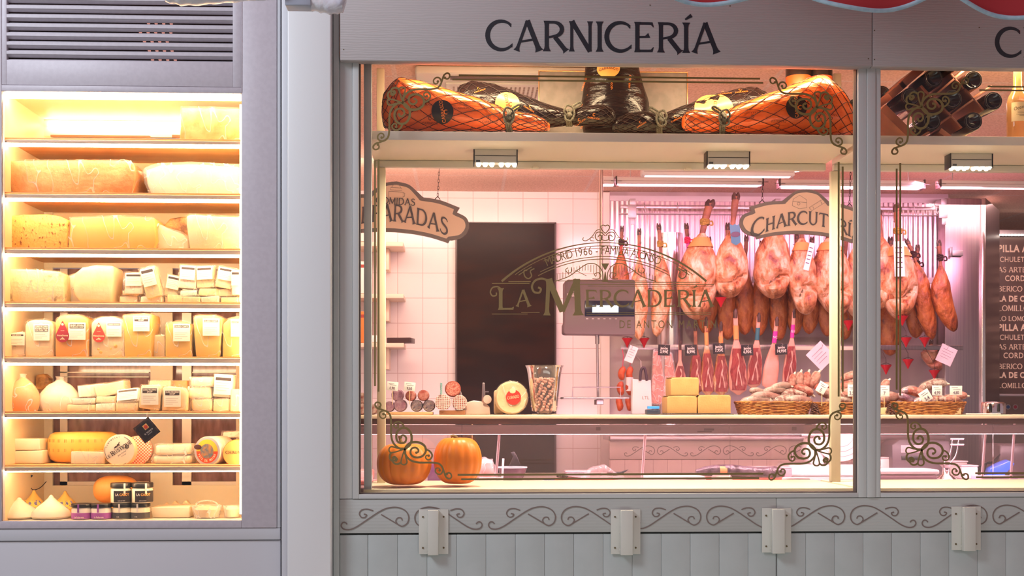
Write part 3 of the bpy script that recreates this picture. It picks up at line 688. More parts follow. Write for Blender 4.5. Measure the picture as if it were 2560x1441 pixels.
for sg in (-1, 1):
    f_ = lambda q: [(1513+sg*(a-1513), b) for a, b in q]
    for q, w_ in [([(1545, 697), (1531, 698), (1524, 690), (1530, 682), (1540, 686), (1536, 692)], 2), ([(1519, 706), (1520, 680), (1535, 662), (1556, 660), (1577, 672), (1605, 692), (1640, 704)], 2.2),
                  ([(1560, 690), (1588, 676)], 1.5), ([(1598, 668), (1597, 679), (1606, 683), (1612, 675), (1606, 670)], 2), ([(1690, 672), (1700, 678), (1697, 690), (1705, 697), (1714, 691), (1716, 678), (1708, 676)], 3),
                  ([(1512, 566), (1519, 563), (1524, 568), (1520, 577), (1513, 584)], 2.2), ([(1514, 590), (1522, 582), (1534, 582), (1538, 592), (1533, 601), (1524, 601), (1521, 593), (1527, 588), (1531, 593)], 2.2),
                  ([(1526, 574), (1535, 577), (1546, 592), (1560, 602), (1569, 600), (1567, 594)], 2), ([(1540, 603), (1550, 601), (1549, 594), (1541, 596)], 1.6), ([(1513, 602), (1503, 598), (1506, 588)], 2)]:
        c = cat(f_(q), 6); rb(mb, c, w_)
for y0_, y1_, a_, b_ in [(659, 675, 10, 1.5), (705, 680, 5, 1)]:
    n_ = 6; rb(mb, [(1513, y0_+(y1_-y0_)*i/n_) for i in range(n_+1)], [2*(a_+(b_-a_)*i/n_) for i in range(n_+1)])
struct('scroll_crest', mb, goldl, win1)
def letters_px(parent, txt, px, py, h, xs=1.0, sp=.06, mat=goldl, Y=YG, end=None, rotfn=None, name='lettering'):
    mb = MB(); serif(mb, txt, 0, 0, h, 0, xs, sp, .0006)
    mn = min(v[0] for v in mb.v); mx = max(v[0] for v in mb.v); k = (end-px)/(mx-mn) if end else 1
    f_ = pm(Y); mb.v = [f_(((v[0]-mn)*k+px, v[1], v[2]-py)) for v in mb.v]
    return struct(name, mb, mat, parent)
letters_px(win1, 'L', 1243, 775, 54, end=1285)
mb = MB(); rb(mb, cat([(1252, 722), (1243, 717), (1231, 720), (1226, 731), (1231, 740), (1240, 739), (1241, 732)], 6), 3.4); struct('letter_curl', mb, goldl, win1)
letters_px(win1, 'A', 1289, 767, 42, end=1329)
letters_px(win1, 'M', 1358, 789, 91, end=1460)
mb = MB(); rb(mb, cat([(1372, 703), (1355, 697), (1338, 702), (1330, 716), (1335, 730), (1348, 732), (1352, 723), (1345, 719)], 6), 5); struct('letter_curl', mb, goldl, win1)
letters_px(win1, 'ERCADERÍA', 1464, 768, 43, 1.0, .05, end=1786)
def sans_px(parent, txt, px0, px1, py, cap, mat, Y=YG, bold=0, name='lettering', sp=1.0, depth=.0003, rot=0):
    t_ = text_mb(txt, cap/.70, 1, bold, 0, 'LEFT', sp); mb = MB(); mn = min(v[0] for v in t_.v); mx = max(v[0] for v in t_.v); k = (px1-px0)/(mx-mn)
    f_ = pm(Y); R_ = math.radians(rot); 
    vs = []
    for v in t_.v:
        x, z = (v[0]-mn)*k, v[2]
        x, z = x*math.cos(R_)-z*math.sin(R_), x*math.sin(R_)+z*math.cos(R_)
        vs.append(f_((x+px0, -depth, z-py)))
    mb.add(vs, t_.f); return put(name, mb, mat, parent)
sans_px(win1, 'DE ANTON MARTIN', 1549, 1790, 821, 20, goldl, sp=1.35)
mb = MB(); txt = 'MADRID 1966 - FAMILIA ALONSO'; a0, a1 = -23.5, 22.5
adv = [0]
for ch in txt: adv.append(adv[-1]+{'I': .35, '1': .7, ' ': .45, '-': .6, 'M': 1.15, 'L': .75, 'F': .8, 'A': .95, 'O': 1.05}.get(ch, .92))
for i, ch in enumerate(txt):
    if ch == ' ': continue
    a = math.radians(a0+(a1-a0)*((adv[i]+adv[i+1])/2/adv[-1])); t_ = text_mb(ch, 21/.70, .72, 0, 0, 'CENTER')
    R0 = 357; f_ = pm(YG); vs = []
    for v in t_.v:
        r = R0+v[2]; al = a+v[0]/R0; vs.append(f_((LX+r*math.sin(al), -.0004, -(LY-r*math.cos(al)))))
    mb.add(vs, t_.f)
struct('arch_lettering', mb, goldl, win1)

# ================================================================ display stand behind the windows
YD0, YD1 = .085, .49
ztb = Z(1223, YD0, 1280); zth = Z(1236, YD0, 1280); zsh1, zsh0 = Z(329, YD0, 1000), Z(350, YD0, 1000)
def stand(xa, xb, lab, posts):
    t = thing('display_stand', ((xa+xb)/2, 0, 0), lab, 'display stand')
    O = Matrix.Translation((-(xa+xb)/2, 0, 0))
    mb = MB(); mb.rbox(xa, YD0, zth, xb, .62, ztb, .002); put('table_top', mb.xf(O), cream, t)
    mb = MB(); mb.rbox(xa+.01, YD0, zsh0, xb, YD1, zsh1, .0015); put('shelf', mb.xf(O), cream, t)
    mb = MB(); mb.rbox(xa+.012, YD0-.004, zsh0-.001, xb, YD0-.0005, zsh1+.0005, .0006); put('shelf_trim', mb.xf(O), M('satin shelf trim', (.74, .68, .60), rough=.4, metal=.1), t)
    mb = MB(); mb.rbox(xa+.01, YD1-.03, zsh0-.028, xb, YD1, zsh0-.001, .002); put('back_rail', mb.xf(O), cream_edge, t)
    for (pa, pb, Y, za, zb2, m_) in posts:
        mb = MB(); mb.rbox(pa, Y, za, pb, Y+.028, zb2, .0015); put('post', mb.xf(O), m_, t)
    mb = MB(); mb.rbox(xa+.02, .12, 0, xb-.02, .16, zth-.0005, .001); put('apron', mb.xf(O), cream, t)
    return t
pcream = M('cream post laminate', (.80, .70, .50), rough=.45); pgrey = M('pale grey post', (.50, .52, .51), rough=.5)
xa1 = X(909, YD0); xb1 = X(2138, YD0)
stand(xa1, xb1, 'cream display stand behind the first window with two pumpkins on its table', [
    (X(910, .06), X(929, .06), .055, ztb+.0005, 3.0-.1, pgrey), (X(942, .45), X(963, .45), .462, ztb+.0005, zsh0-.03, pcream), (X(941, .45), X(960, .45), .462, zsh1+.0005, 2.9, pcream),
    (X(2080, .45), X(2104, .45), .462, ztb+.0005, zsh0-.03, pcream), (X(2087, .45), X(2106, .45), .462, zsh1+.0005, 2.9, pcream)])
stand(X(2141, YD0)+.02, X(2900, YD0), 'cream display stand behind the second window with wine on its shelf', [])
lens_m = M('led lens', (1, .95, .85), emit=14, ecol=(1, .86, .62))
def fixture(px, lab):
    c = W(px, 371, .236); zt_ = zsh0-.0005
    t = thing('under_shelf_lamp', (c.x, .236, zt_-.062), lab, 'lamp', 'lamps under the display shelf'); w_ = .083
    mb = MB(); mb.rbox(-w_, 0, .010, w_, .055, .062, .001); put('housing', mb, M('lamp aluminium', (.62, .58, .52), rough=.4, metal=.35), t)
    mb = MB(); mb.rbox(-w_+.002, -.002, .036, w_-.002, -.0005, .038, .0005); put('seam', mb, black_m, t)
    for sx in (-1, 1):
        mb = MB(); mb.rbox(sx*(w_+.0025)-.002, -.002, .004, sx*(w_+.0025)+.002, .057, .062, .0005); put('end_cap', mb, black_m, t)
    mb = MB(); mb.rbox(-w_+.006, -.001, .012, -w_+.022, -.0005, .020, .0003); put('maker_plate', mb, M('dark plate', (.08, .09, .10), rough=.4), t)
    for k in range(6):
        x = -w_+.018+k*.0265+(.009 if k > 2 else -.002); mb = MB(); mb.lathe([(.009, .0102), (.0095, .006), (.006, .001), (.001, 0)], (x, .012, 0), 12); mb.lathe([(.009, .0102), (.0095, .006), (.006, .001), (.001, 0)], (x, .038, 0), 12)
        put('led_lens', mb, lens_m, t)
    area('under_shelf_light', (c.x, .262, zt_-.066), (c.x, .34, ztb), .15, .03, 22, (1, .81, .57))
    return t
fixture(1239, 'aluminium spot lamp under the shelf above the logo, left of the two')
fixture(1821, 'aluminium spot lamp under the shelf beside the CHARCUTERÍA sign')
fixture(2429, 'aluminium spot lamp under the shelf in the second window')
for i, px in enumerate((1338, 1721)):
    c = W(px, 400, .44); mb = MB(); mb.rbox(-.016, 0, 0, .016, .02, .008, .002); mb.rbox(-.010, -.003, .004, .010, 0, .010, .001)
    solo('cable_clip', mb, cream, (c.x, .44, zsh0-.036), ['small cream clip under the shelf right of the left lamp', 'small cream clip under the shelf left of the middle lamp'][i], 'clip')
# lamps that light the top shelf from behind the sign board
for xx, lab in ((.15, 'slim lamp behind the sign board above the left orange ham parcel'), (1.15, 'slim lamp behind the sign board above the right orange ham parcel'), (2.3, 'slim lamp behind the sign board above the wine rack')):
    t = thing('top_shelf_lamp', (xx, .12, 2.86), lab, 'lamp', 'lamps behind the sign board')
    mb = MB(); mb.rbox(-.35, 0, 0, .35, .04, .02, .002); put('housing', mb, alu_white, t)
    area('top_shelf_light', (xx, .15, 2.85), (xx, .30, 2.5), .7, .04, 8, (1, .72, .42))

# ================================================================ pumpkins
pump = M('pumpkin skin', (.88, .26, .018), (.78, .20, .012), 5, .38, bump=.06, bsc=40, stretch=(1, 1, .4))
stem_m = M('dry pumpkin stem', (.16, .10, .03), (.30, .22, .07), 30, .7, bump=.3, bsc=60, stretch=(1, 1, .2))
def pumpkin(px, base, wpx, hpx, Y, lab, sd, stem_path, lean=0):
    s = SC(Y); R = wpx*s/2; H = hpx*s; c = W(px, base, Y)
    t = thing('pumpkin', (c.x, Y, ztb), lab, 'pumpkin', 'pumpkins on the display table')
    rings = []; nu = 96; nv = 22; rnd = random.Random(sd); ph = [rnd.uniform(-.1, .1) for _ in range(16)]
    for i in range(nv+1):
        th = PI*i/nv; z = -math.cos(th); r = math.sin(th)**.72
        ring = []
        for j in range(nu):
            a = 2*PI*j/nu; k = 15*a/(2*PI); rib = abs(math.sin((k)*PI)); q = 1-.055*(1-rib**.55)*min(1, r*1.5)
            zz = H/2*(1+z*.98) - (.10*H*(1-r)**1.6 if z > 0 else -.06*H*(1-r)**1.6)
            rr = R*r*q*(1+.03*math.sin(a+sd)); ring.append((rr*math.cos(a)+lean*zz, rr*math.sin(a)*.95, max(0, zz)))
        rings.append(ring)
    mb = MB(); mb.loft(rings); put('body', mb, pump, t)
    top = H*.885; mb = MB(); P = [(lean*H+p[0], p[1], top-.006+p[2]) for p in stem_path]; P = cat(P, 5)
    mb.tube(P, [.011-.005*min(1, 1.6*i/len(P))+.002*(i == len(P)-1) for i in range(len(P))], 7)
    for k in range(6): a = k*PI/3; mb.tube([(lean*H, 0, top+.004), (lean*H+.010*math.cos(a), .010*math.sin(a), top+.0005), (lean*H+.019*math.cos(a), .019*math.sin(a), top+.002)], [.006, .004, .0015], 6)
    put('stem', mb, stem_m, t)
pumpkin(1009, 1218, 137, 116, .21, 'wider orange pumpkin at the left corner of the display table', 1, [(0, 0, 0), (-.006, -.002, .012), (-.012, 0, .028), (-.016, .002, .044)])
pumpkin(1143, 1216, 121, 131, .24, 'taller orange pumpkin with curled brown stem, right of the two', 2, [(0, 0, 0), (-.004, 0, .014), (-.014, -.002, .022), (-.024, 0, .020)])

# ================================================================ wrapped hams on the top shelf
opaper = M('orange ham wrapper', (.80, .135, .018), (.70, .10, .012), 12, .30, bump=.9, bsc=16, stretch=(.6, 1, 1.6), det=3, coat=.3)
bpaper = M('black ham wrapper', (.010, .007, .008), (.016, .010, .010), 12, .24, bump=1.0, bsc=26, stretch=(.5, 1, 1.8), det=4, coat=.15, spec=.35)
net_o = M('black net cord', (.03, .012, .01), rough=.7)
cord_m = M('dark twisted cord', (.045, .045, .035), (.16, .15, .11), 300, .8, bump=.5, bsc=300)
oprint = M('orange print', (.85, .22, .03), rough=.35); bprint = M('dark print', (.10, .02, .008), rough=.5)
lab_o = M('orange round label', (.95, .42, .10), rough=.35); lab_b = M('black round label', (.014, .01, .012), rough=.4)
def wrapped_ham(stn, Y, mat, net, lab, label_disc, disc_m, disc_txt, prints, print_m, rope_x, sd, group, sl=0):
    """stn: (px, top py, bottom py) along the lying ham"""
    st = [(W(a, b, Y), W(a, c, Y)) for a, b, c in stn]; zf = zsh1
    xs_ = [p[0].x for p in st]; tp = [max(p[0].z, zf+.004) for p in st]; bt = [max(p[1].z, zf+.0005) for p in st]
    x0 = xs_[0]; N = 44
    def samp(u):
        x = u*(len(st)-1); i = min(int(x), len(st)-2); f_ = x-i; f2 = f_
        g = lambda L: L[i]+(L[i+1]-L[i])*f2
        return g(xs_), g(tp), g(bt)
    def at_x(x):
        for i in range(len(xs_)-1):
            if min(xs_[i], xs_[i+1]) <= x <= max(xs_[i], xs_[i+1]):
                f_ = (x-xs_[i])/(xs_[i+1]-xs_[i]); return tp[i]+(tp[i+1]-tp[i])*f_, bt[i]+(bt[i+1]-bt[i])*f_
        return tp[-1], bt[-1]
    def surf(u, a, inf=0):
        x, T, B = samp(u); zc = (T+B)/2; rz = (T-B)/2+inf; ry = min(.088, (T-B)/2*1.05)+inf
        q = Vector((x*9, a*1.3, sd)); wr = 1+.035*noise.noise(q*2)
        return Vector((x-x0, -ry*math.cos(a)*wr+sl*(x-x0), max(zf+.0004, zc+rz*math.sin(a)*wr)-zf))
    t = thing('wrapped_ham', (x0, Y, zf), lab, 'wrapped ham', group)
    rings = [[surf(i/N, 2*PI*j/28) for j in range(28)] for i in range(N+1)]
    mb = MB(); mb.loft(rings); put('wrapper', mb, mat, t)
    mb = MB()
    for dr in (-1, 1):
        for k in range(11):
            P = [surf(i/90, dr*(i/90)*PI*2.6+2*PI*k/11, .0016) for i in range(3, 88)]; mb.tube(P, .0012, 4, cap=False)
    put('net', mb, net_o, t)
    def yof(x, z):
        T, B = at_x(x+x0); zc = (T+B)/2-zf; rz = (T-B)/2; ry = min(.088, rz*1.05); k = min(.995, abs((z-zc)/max(rz, .001)))
        return -ry*math.sqrt(1-k*k)*1.03-.003+sl*x
    if label_disc:
        c = W(label_disc[0], label_disc[1], Y-.10); r = label_disc[2]*SC(Y); cx, cz = c.x-x0, c.z-zf
        mb = MB(); vs = [(cx, yof(cx, cz), cz)]; nn = 28; fs = []
        for ri in (.5, 1):
            for k in range(nn): a = 2*PI*k/nn; x, z = cx+r*ri*math.cos(a), cz+r*ri*math.sin(a); vs.append((x, yof(x, z), z))
        fs = [(0, 1+k, 1+(k+1) % nn) for k in range(nn)]+[(1+k, 1+nn+k, 1+nn+(k+1) % nn, 1+(k+1) % nn) for k in range(nn)]
        mb.add(vs, fs, 0, True); lo = put('round_label', mb, disc_m, t)
        tt = text_mb(disc_txt, .019, .8, .01, 0); mb = MB(); ang = math.radians(label_disc[3])
        for v in (tt.v,): pass
        vs = []
        for v in tt.v:
            x, z = v[0], v[2]-.006; xx = cx+x*math.cos(ang)-z*math.sin(ang); zz = cz+x*math.sin(ang)+z*math.cos(ang); vs.append((xx, yof(xx, zz)-.0012, zz))
        mb.add(vs, tt.f)
        c_ = arc(0, 0, .009, .009, 50, 310, 12); m3 = MB(); m3.ribbon([(cx-.014*math.sin(ang)*(-1)+p[0]*.8, cz+.017*math.cos(ang)+p[1]*.8) for p in c_], .003, 0, .0003); m3.v = [(v[0], yof(v[0], v[2])-.0013, v[2]) for v in m3.v]; mb.merge(m3)
        put('label_print', mb, (oprint if disc_m is lab_b else bprint), lo)
    mb = MB()
    for (px, py, an, sz) in prints:
        c = W(px, py, Y-.08); cx, cz = c.x-x0, c.z-zf; ang = math.radians(an); tt = text_mb('CARRASCO', .0105*sz, 1, .004, 0, 'CENTER', 1.15)
        vs = []
        for v in tt.v:
            x, z = v[0], v[2]; xx = cx+x*math.cos(ang)-z*math.sin(ang); zz = cz+x*math.sin(ang)+z*math.cos(ang); vs.append((xx, yof(xx, zz)-.0008, zz))
        mb.add(vs, tt.f)
        m3 = MB(); cc = arc(0, .019*sz, .0062*sz, .0062*sz, 50, 320, 10); m3.ribbon([(cx+p[0]*math.cos(ang)-p[1]*math.sin(ang), cz+p[0]*math.sin(ang)+p[1]*math.cos(ang)) for p in cc], .0022*sz, 0, .0003)
        m3.v = [(v[0], yof(v[0], v[2])-.0008, v[2]) for v in m3.v]; mb.merge(m3)
    if prints: put('wrapper_print', mb, print_m, t)
    # rope: coils round the waist and a loop
    x = W(rope_x, 300, Y).x; T, B = at_x(x); zc = (T+B)/2-zf; rz = (T-B)/2+.003; cx = x-x0
    mb = MB()
    for k in range(3): mb.tube([(cx+(k-1)*.008+.003*math.sin(3*a), sl*cx-(min(.088, rz))*math.cos(a)*1.06, max(.005, zc+rz*math.sin(a)*1.06)) for a in [2*PI*i/26 for i in range(27)]], .0046, 7, cap=False)
    yk = -min(.088, rz)-.008+sl*cx; sg = 1 if sd % 2 else -1
    mb.tube(cat([(cx, yk, zc-.01), (cx-.022*sg, yk-.008, zc+.012), (cx-.012*sg, yk-.010, zc+.038), (cx+.012*sg, yk-.008, zc+.030), (cx+.018*sg, yk-.008, zc+.002), (cx+.004*sg, yk-.008, zc-.022), (cx-.016*sg, yk-.010, zc-.018), (cx-.02*sg, yk-.008, zc+.0)], 6), .0044, 7)
    mb.tube(cat([(cx+.002, yk, zc+.01), (cx+.02*sg, yk-.004, zc+.028), (cx+.045*sg, yk-.002, zc+.045), (cx+.038*sg, yk-.004, zc+.052), (cx+.012*sg, yk-.006, zc+.036)], 6), .0044, 7)
    mb.blob((cx, yk-.004, zc+.002), (.012, .009, .011), .3, 90); put('rope', mb, cord_m, t)
    return t
G1 = 'netted ham parcels on the top shelf'
wrapped_ham([(1140, 232, 305), (1150, 218, 322), (1180, 206, 327), (1240, 219, 327), (1300, 244, 327), (1360, 270, 327), (1400, 284, 325), (1420, 291, 322), (1450, 281, 326), (1500, 279, 327), (1522, 290, 327), (1530, 304, 324)], .385,
    bpaper, 1, 'black netted ham parcel behind the left orange parcel', (1268, 262, 30, 100), lab_o, 'CARRASCO', [(1200, 232, 20, .8), (1320, 280, -30, .8), (1480, 305, -10, .8), (1450, 312, 30, .7)], oprint, 1418, 1, G1, -.17)
wrapped_ham([(1530, 308, 326), (1542, 297, 328), (1570, 284, 330), (1605, 277, 330), (1640, 280, 329), (1660, 283, 326), (1690, 268, 331), (1740, 248, 332), (1800, 226, 332), (1860, 208, 332), (1900, 203, 332), (1935, 218, 333), (1962, 250, 331)], .275,
    bpaper, 1, 'black netted ham parcel with large orange round label, behind the right orange parcel', (1797, 262, 50, 80), lab_o, 'CARRASCO', [(1828, 218, 5, .9), (1870, 214, 8, .9), (1930, 228, 35, .8), (1700, 290, 25, .8), (1610, 305, 30, .7), (1740, 300, 30, .8)], oprint, 1650, 2, G1, .17)
wrapped_ham([(954, 272, 292), (960, 236, 318), (985, 205, 327), (1000, 196, 328), (1060, 207, 328), (1120, 225, 328), (1200, 248, 328), (1245, 266, 327), (1268, 280, 325), (1290, 280, 327), (1335, 287, 328), (1360, 298, 328), (1374, 310, 326)], .205,
    opaper, 1, 'orange netted ham parcel with black round label at the left end of the shelf', (1106, 276, 27, 100), lab_b, 'CARRASCO', [(1070, 266, 0, .9), (1165, 273, 0, 1), (1075, 307, 0, 1), (1180, 325, 0, .8), (1225, 303, 0, 1), (1225, 260, -8, .9), (1130, 250, 0, .8), (1120, 295, -5, .8), (1030, 280, 0, .8), (1320, 300, -10, .8)], bprint, 1272, 3, G1)
wrapped_ham([(1706, 295, 318), (1714, 281, 327), (1735, 276, 331), (1770, 279, 332), (1798, 284, 330), (1806, 286, 330), (1840, 264, 333), (1900, 241, 334), (1960, 222, 335), (2010, 202, 336), (2040, 190, 336), (2065, 194, 337), (2095, 222, 337), (2125, 262, 337), (2143, 300, 334)], .205,
    opaper, 1, 'orange netted ham parcel with black round label at the right end of the shelf', (1993, 266, 27, 95), lab_b, 'CARRASCO', [(1740, 307, 180, .9), (1845, 310, 180, 1), (1882, 278, 182, 1), (1948, 300, 180, 1), (1910, 330, 180, .9), (2010, 322, 180, 1), (2000, 210, 20, .8), (1950, 250, 15, .8), (2080, 285, 170, .9)], bprint, 1803, 4, G1)
# standing black parcel in the middle
t = thing('wrapped_ham', (X(1537, .41), .41, zsh1), 'black ham parcel standing upright in the middle of the top shelf', 'wrapped ham')
prof = [(328, 1458, 1618), (300, 1452, 1624), (255, 1453, 1622), (240, 1456, 1618), (210, 1460, 1608), (180, 1462, 1600), (150, 1464, 1594), (110, 1480, 1580), (80, 1505, 1560)]
rings = []
for k, (py, a, b) in enumerate(prof):
    c = (X(a, .41)+X(b, .41))/2-X(1537, .41); r = (X(b, .41)-X(a, .41))/2; z = max(0.0005, Z(py, .41)-zsh1)
    rings.append([(c+r*math.cos(2*PI*j/40)*(1+.03*noise.noise(Vector((j*.7, k, 3)))), .62*r*math.sin(2*PI*j/40), z+.004*noise.noise(Vector((j*.5, k*2, 0)))*(k > 0)) for j in range(40)])
mb = MB(); mb.loft(rings); put('wrapper', mb, bpaper, t)
def y_st(x, z): return -.62*.118*math.sqrt(max(.02, 1-(x/.125)**2))-.008
mb = MB()
for px, py, an in [(1470, 190, 70), (1582, 195, 85), (1470, 238, 60), (1498, 265, 55), (1605, 240, 85), (1598, 262, 50), (1536, 215, 90), (1545, 250, 70), (1540, 295, 50), (1470, 290, 60), (1590, 300, 45)]:
    q = W(px, py, .27); cx, cz = q.x-X(1537, .41), q.z-zsh1; tt = text_mb('CARRASCO', .0105, 1, .01, 0, 'CENTER', 1.15); g = math.radians(an)
    mb.add([(cx+v[0]*math.cos(g)-v[2]*math.sin(g), y_st(cx+v[0]*math.cos(g), 0), cz+v[0]*math.sin(g)+v[2]*math.cos(g)) for v in tt.v], tt.f)
put('wrapper_print', mb, oprint, t)
q = W(1526, 160, .27); cx, cz = q.x-X(1537, .41), q.z-zsh1; mb = MB()
mb.add([(cx, y_st(cx, 0)-.001, cz)]+[(cx+.046*math.cos(2*PI*k/24), y_st(cx+.046*math.cos(2*PI*k/24), 0)-.001, cz+.038*math.sin(2*PI*k/24)) for k in range(24)], [(0, 1+k, 1+(k+1) % 24) for k in range(24)]); lo = put('round_label', mb, lab_o, t)
tt = text_mb('CARRASCO', .014, 1, .01, 0, 'CENTER', 1.1); mb = MB(); mb.add([(cx+v[0], y_st(cx+v[0], 0)-.0035, cz+v[2]-.004-.6*v[0]*v[0]*8) for v in tt.v], tt.f); put('label_print', mb, bprint, lo)
# tins
for px, lab, r in [(1996, 'orange and black tin, left of the pair behind the right ham parcel', 32), (2052, 'orange and black tin, right of the pair behind the right ham parcel', 29)]:
    c = W(px, 330, .38); R_ = r*SC(.38); t = thing('round_tin', (c.x, .38, zsh1), lab, 'tin', 'tins on the top shelf'); zz = Z(186, .38)-zsh1
    mb = MB(); mb.lathe([(R_, 0), (R_, zz)], n=32); put('lower_band', mb, M('tin orange', (.80, .14, .03), rough=.25), t)
    mb = MB(); mb.lathe([(R_, zz+.0003), (R_, zz+.14), (R_*.9, zz+.15)], n=32); put('upper_band', mb, M('tin black', (.02, .015, .015), rough=.2), t)
# framed slate board lying against the back
a, b = W(1348, 181, .462), W(1716, 331, .462)
t = thing('slate_board', ((a.x+b.x)/2, .462, zsh1+.0005), 'grey slate board in a thin brass frame behind the upright parcel', 'board'); w_, h_ = (b.x-a.x)/2, a.z-zsh1
mb = MB(); mb.rbox(-w_, -.01, 0, w_, 0, h_, .001); put('panel', mb, M('grey slate', (.20, .17, .15), (.24, .20, .18), 30, .6), t)
mb = MB(); mb.rbox(-w_-.004, -.014, 0, -w_, 0, h_, .001); mb.rbox(w_, -.014, 0, w_+.004, 0, h_, .001); mb.rbox(-w_-.004, -.014, h_, w_+.004, 0, h_+.005, .001); put('frame', mb, M('brass frame', (.75, .42, .18), rough=.3, metal=.8), t)

# ================================================================ wine rack and bottles in the second window
oak = M('red brown rack wood', (.34, .11, .06), (.26, .08, .045), 8, .5, stretch=(1, 1, 1), bump=.05)
YR = .14
c0 = W(2382, 248, YR)
t = thing('wine_rack', (c0.x, YR, zsh1), 'red brown wooden lattice wine rack in the second window', 'wine rack')
def board(pa, pb, wd=.011):
    A, B = W(*pa, YR+.02), W(*pb, YR+.02); d = (B-A); d.y = 0; L = d.length; an = math.atan2(d.z, d.x)
    mb = MB(); mb.rbox(0, 0, -wd/2, L, .24, wd/2, .001); mb.xf(Matrix.Translation((A.x-c0.x, .02, A.z-zsh1)) @ Matrix.Rotation(-an, 4, 'Y'))
    mb.v = [(v[0], v[1], max(0.0005, v[2])) for v in mb.v]; put('lattice_board', mb, oak, t)
board((2207, 268), (2286, 347), .034); board((2252, 216), (2310, 166), .030); board((2226, 240), (2262, 209), .028)
board((2302, 269), (2415, 172), .008); board((2300, 346), (2480, 215), .008); board((2302, 214), (2350, 268)); board((2352, 262), (2405, 320), .008); board((2362, 168), (2410, 222), .008); board((2350, 325), (2380, 348), .02); board((2412, 222), (2460, 276), .008)
wineg = M('dark wine glass', (.012, .006, .008), rough=.08, coat=.4)
def bottle_prof(r, L): return [(.001, .018), (r*.55, .012), (r*.75, .003), (r*.93, 0), (r, .006), (r, L*.60), (r*.86, L*.68), (r*.45, L*.76), (r*.36, L*.80), (r*.36, L*.97), (r*.40, L*.975), (r*.40, L), (.001, L)]
btl = None
for px, py, nm in [(2335, 195, 'upper left of the rack, under the sign'), (2434, 200, 'at the upper right of the rack'), (2277, 242, 'at the left of the rack behind the corner scroll'), (2382, 248, 'in the middle of the rack'),
               (2484, 252, 'at the right end beside the rosé bottle'), (2330, 303, 'at the lower left, above the shelf edge'), (2434, 303, 'lowest right in the rack'), (2376, 158, 'highest of all, mostly hidden by the sign'),
               (2205, 236, 'at the very left beside the window post'), (2141, 268, 'seen left of the window post beside the ham parcel')]:
    c = W(px, py, YR); Yb = YR if px > 2210 else .30
    if px <= 2210: c = W(px, py, Yb)
    R_ = .0365; lab = 'dark wine bottle lying base outward '+nm
    if btl is None:
        btl = thing('wine_bottle', (c.x, Yb, max(c.z, zsh1+R_)), lab, 'bottle', 'wine bottles lying in the rack')
        mb = MB(); mb.lathe([(r, h) for r, h in bottle_prof(R_, .30)], n=36, axis='Y'); put('glass_body', mb, wineg, btl)
        mb = MB(); mb.tube([(R_*.80*math.cos(2*PI*k/40), -.0003, R_*.80*math.sin(2*PI*k/40)) for k in range(41)], .0012, 6); 
        for k in range(44): a = 2*PI*k/44; mb.blob((R_*.94*math.cos(a), .0015, R_*.94*math.sin(a)), (.0013, .0013, .0013), nu=6, nv=4)
        put('base_ring', mb, M('glass base shine', (.10, .08, .07), rough=.1, coat=1), btl)
        mb = MB(); mb.lathe([(R_*.405, .232), (R_*.405, .301)], n=20, axis='Y'); put('capsule', mb, M('dark capsule', (.05, .01, .015), rough=.4), btl)
    else: dup(btl, (c.x, Yb, max(c.z, zsh1+R_)), lab)
# rosé bottle
c = W(2544, 345, .17); t = thing('rose_wine_bottle', (c.x, .17, zsh1), 'clear bottle of amber rosé wine standing right of the wine rack', 'bottle')
pr = [(.030, 0), (.040, .004), (.041, .015), (.041, .155), (.036, .178), (.024, .200), (.017, .222), (.0155, .30), (.017, .302), (.001, .303)]
mb = MB(); mb.lathe(pr, n=36); put('glass_body', mb, M('amber rose glass', (1.0, .60, .22), rough=.05, trans=.75, coat=.3), t)
mb = MB(); n_ = 16; th = [math.radians(-90-58+116*i/n_) for i in range(n_+1)]
mb.add([(.0415*math.cos(a), .0415*math.sin(a), z) for z in (.075, .150) for a in th], [(i, i+1, n_+2+i, n_+1+i) for i in range(n_)], 0, True); lb = put('label', mb, M('cream wine label', (.92, .70, .40), rough=.5), t)
mb = MB(); tt = text_mb('Ocean Te', .020, .8, 0, 0)
mb.add([(.0418*math.sin(v[0]/.0415), -.0418*math.cos(v[0]/.0415), v[2]+.124+v[0]*.25) for v in tt.v], tt.f)
for zz, ww in ((.108, .02), (.100, .026), (.095, .012)): mb.ribbon([(x, zz) for x in (-ww, 0, ww)], .0010, -.0415, .0006)
put('label_print', mb, M('label ink', (.12, .05, .02), rough=.5), lb)
c = W(2453, 300, .33); mb = MB(); mb.rbox(-.032, 0, 0, .030, .003, .075, .0005)
o = solo('price_card', mb, M('warm card', (.95, .72, .42), rough=.6), (c.x, .42, zsh1), 'small cream card with a barcode behind the lowest bottles', 'card')
mb = MB(); [mb.box(-.02+k*.004, -.0005, .01, -.02+k*.004+(.001+.001*(k % 3)), -.0001, .028) for k in range(9)]; put('barcode', mb, M('label ink', (.12, .05, .02)), o)
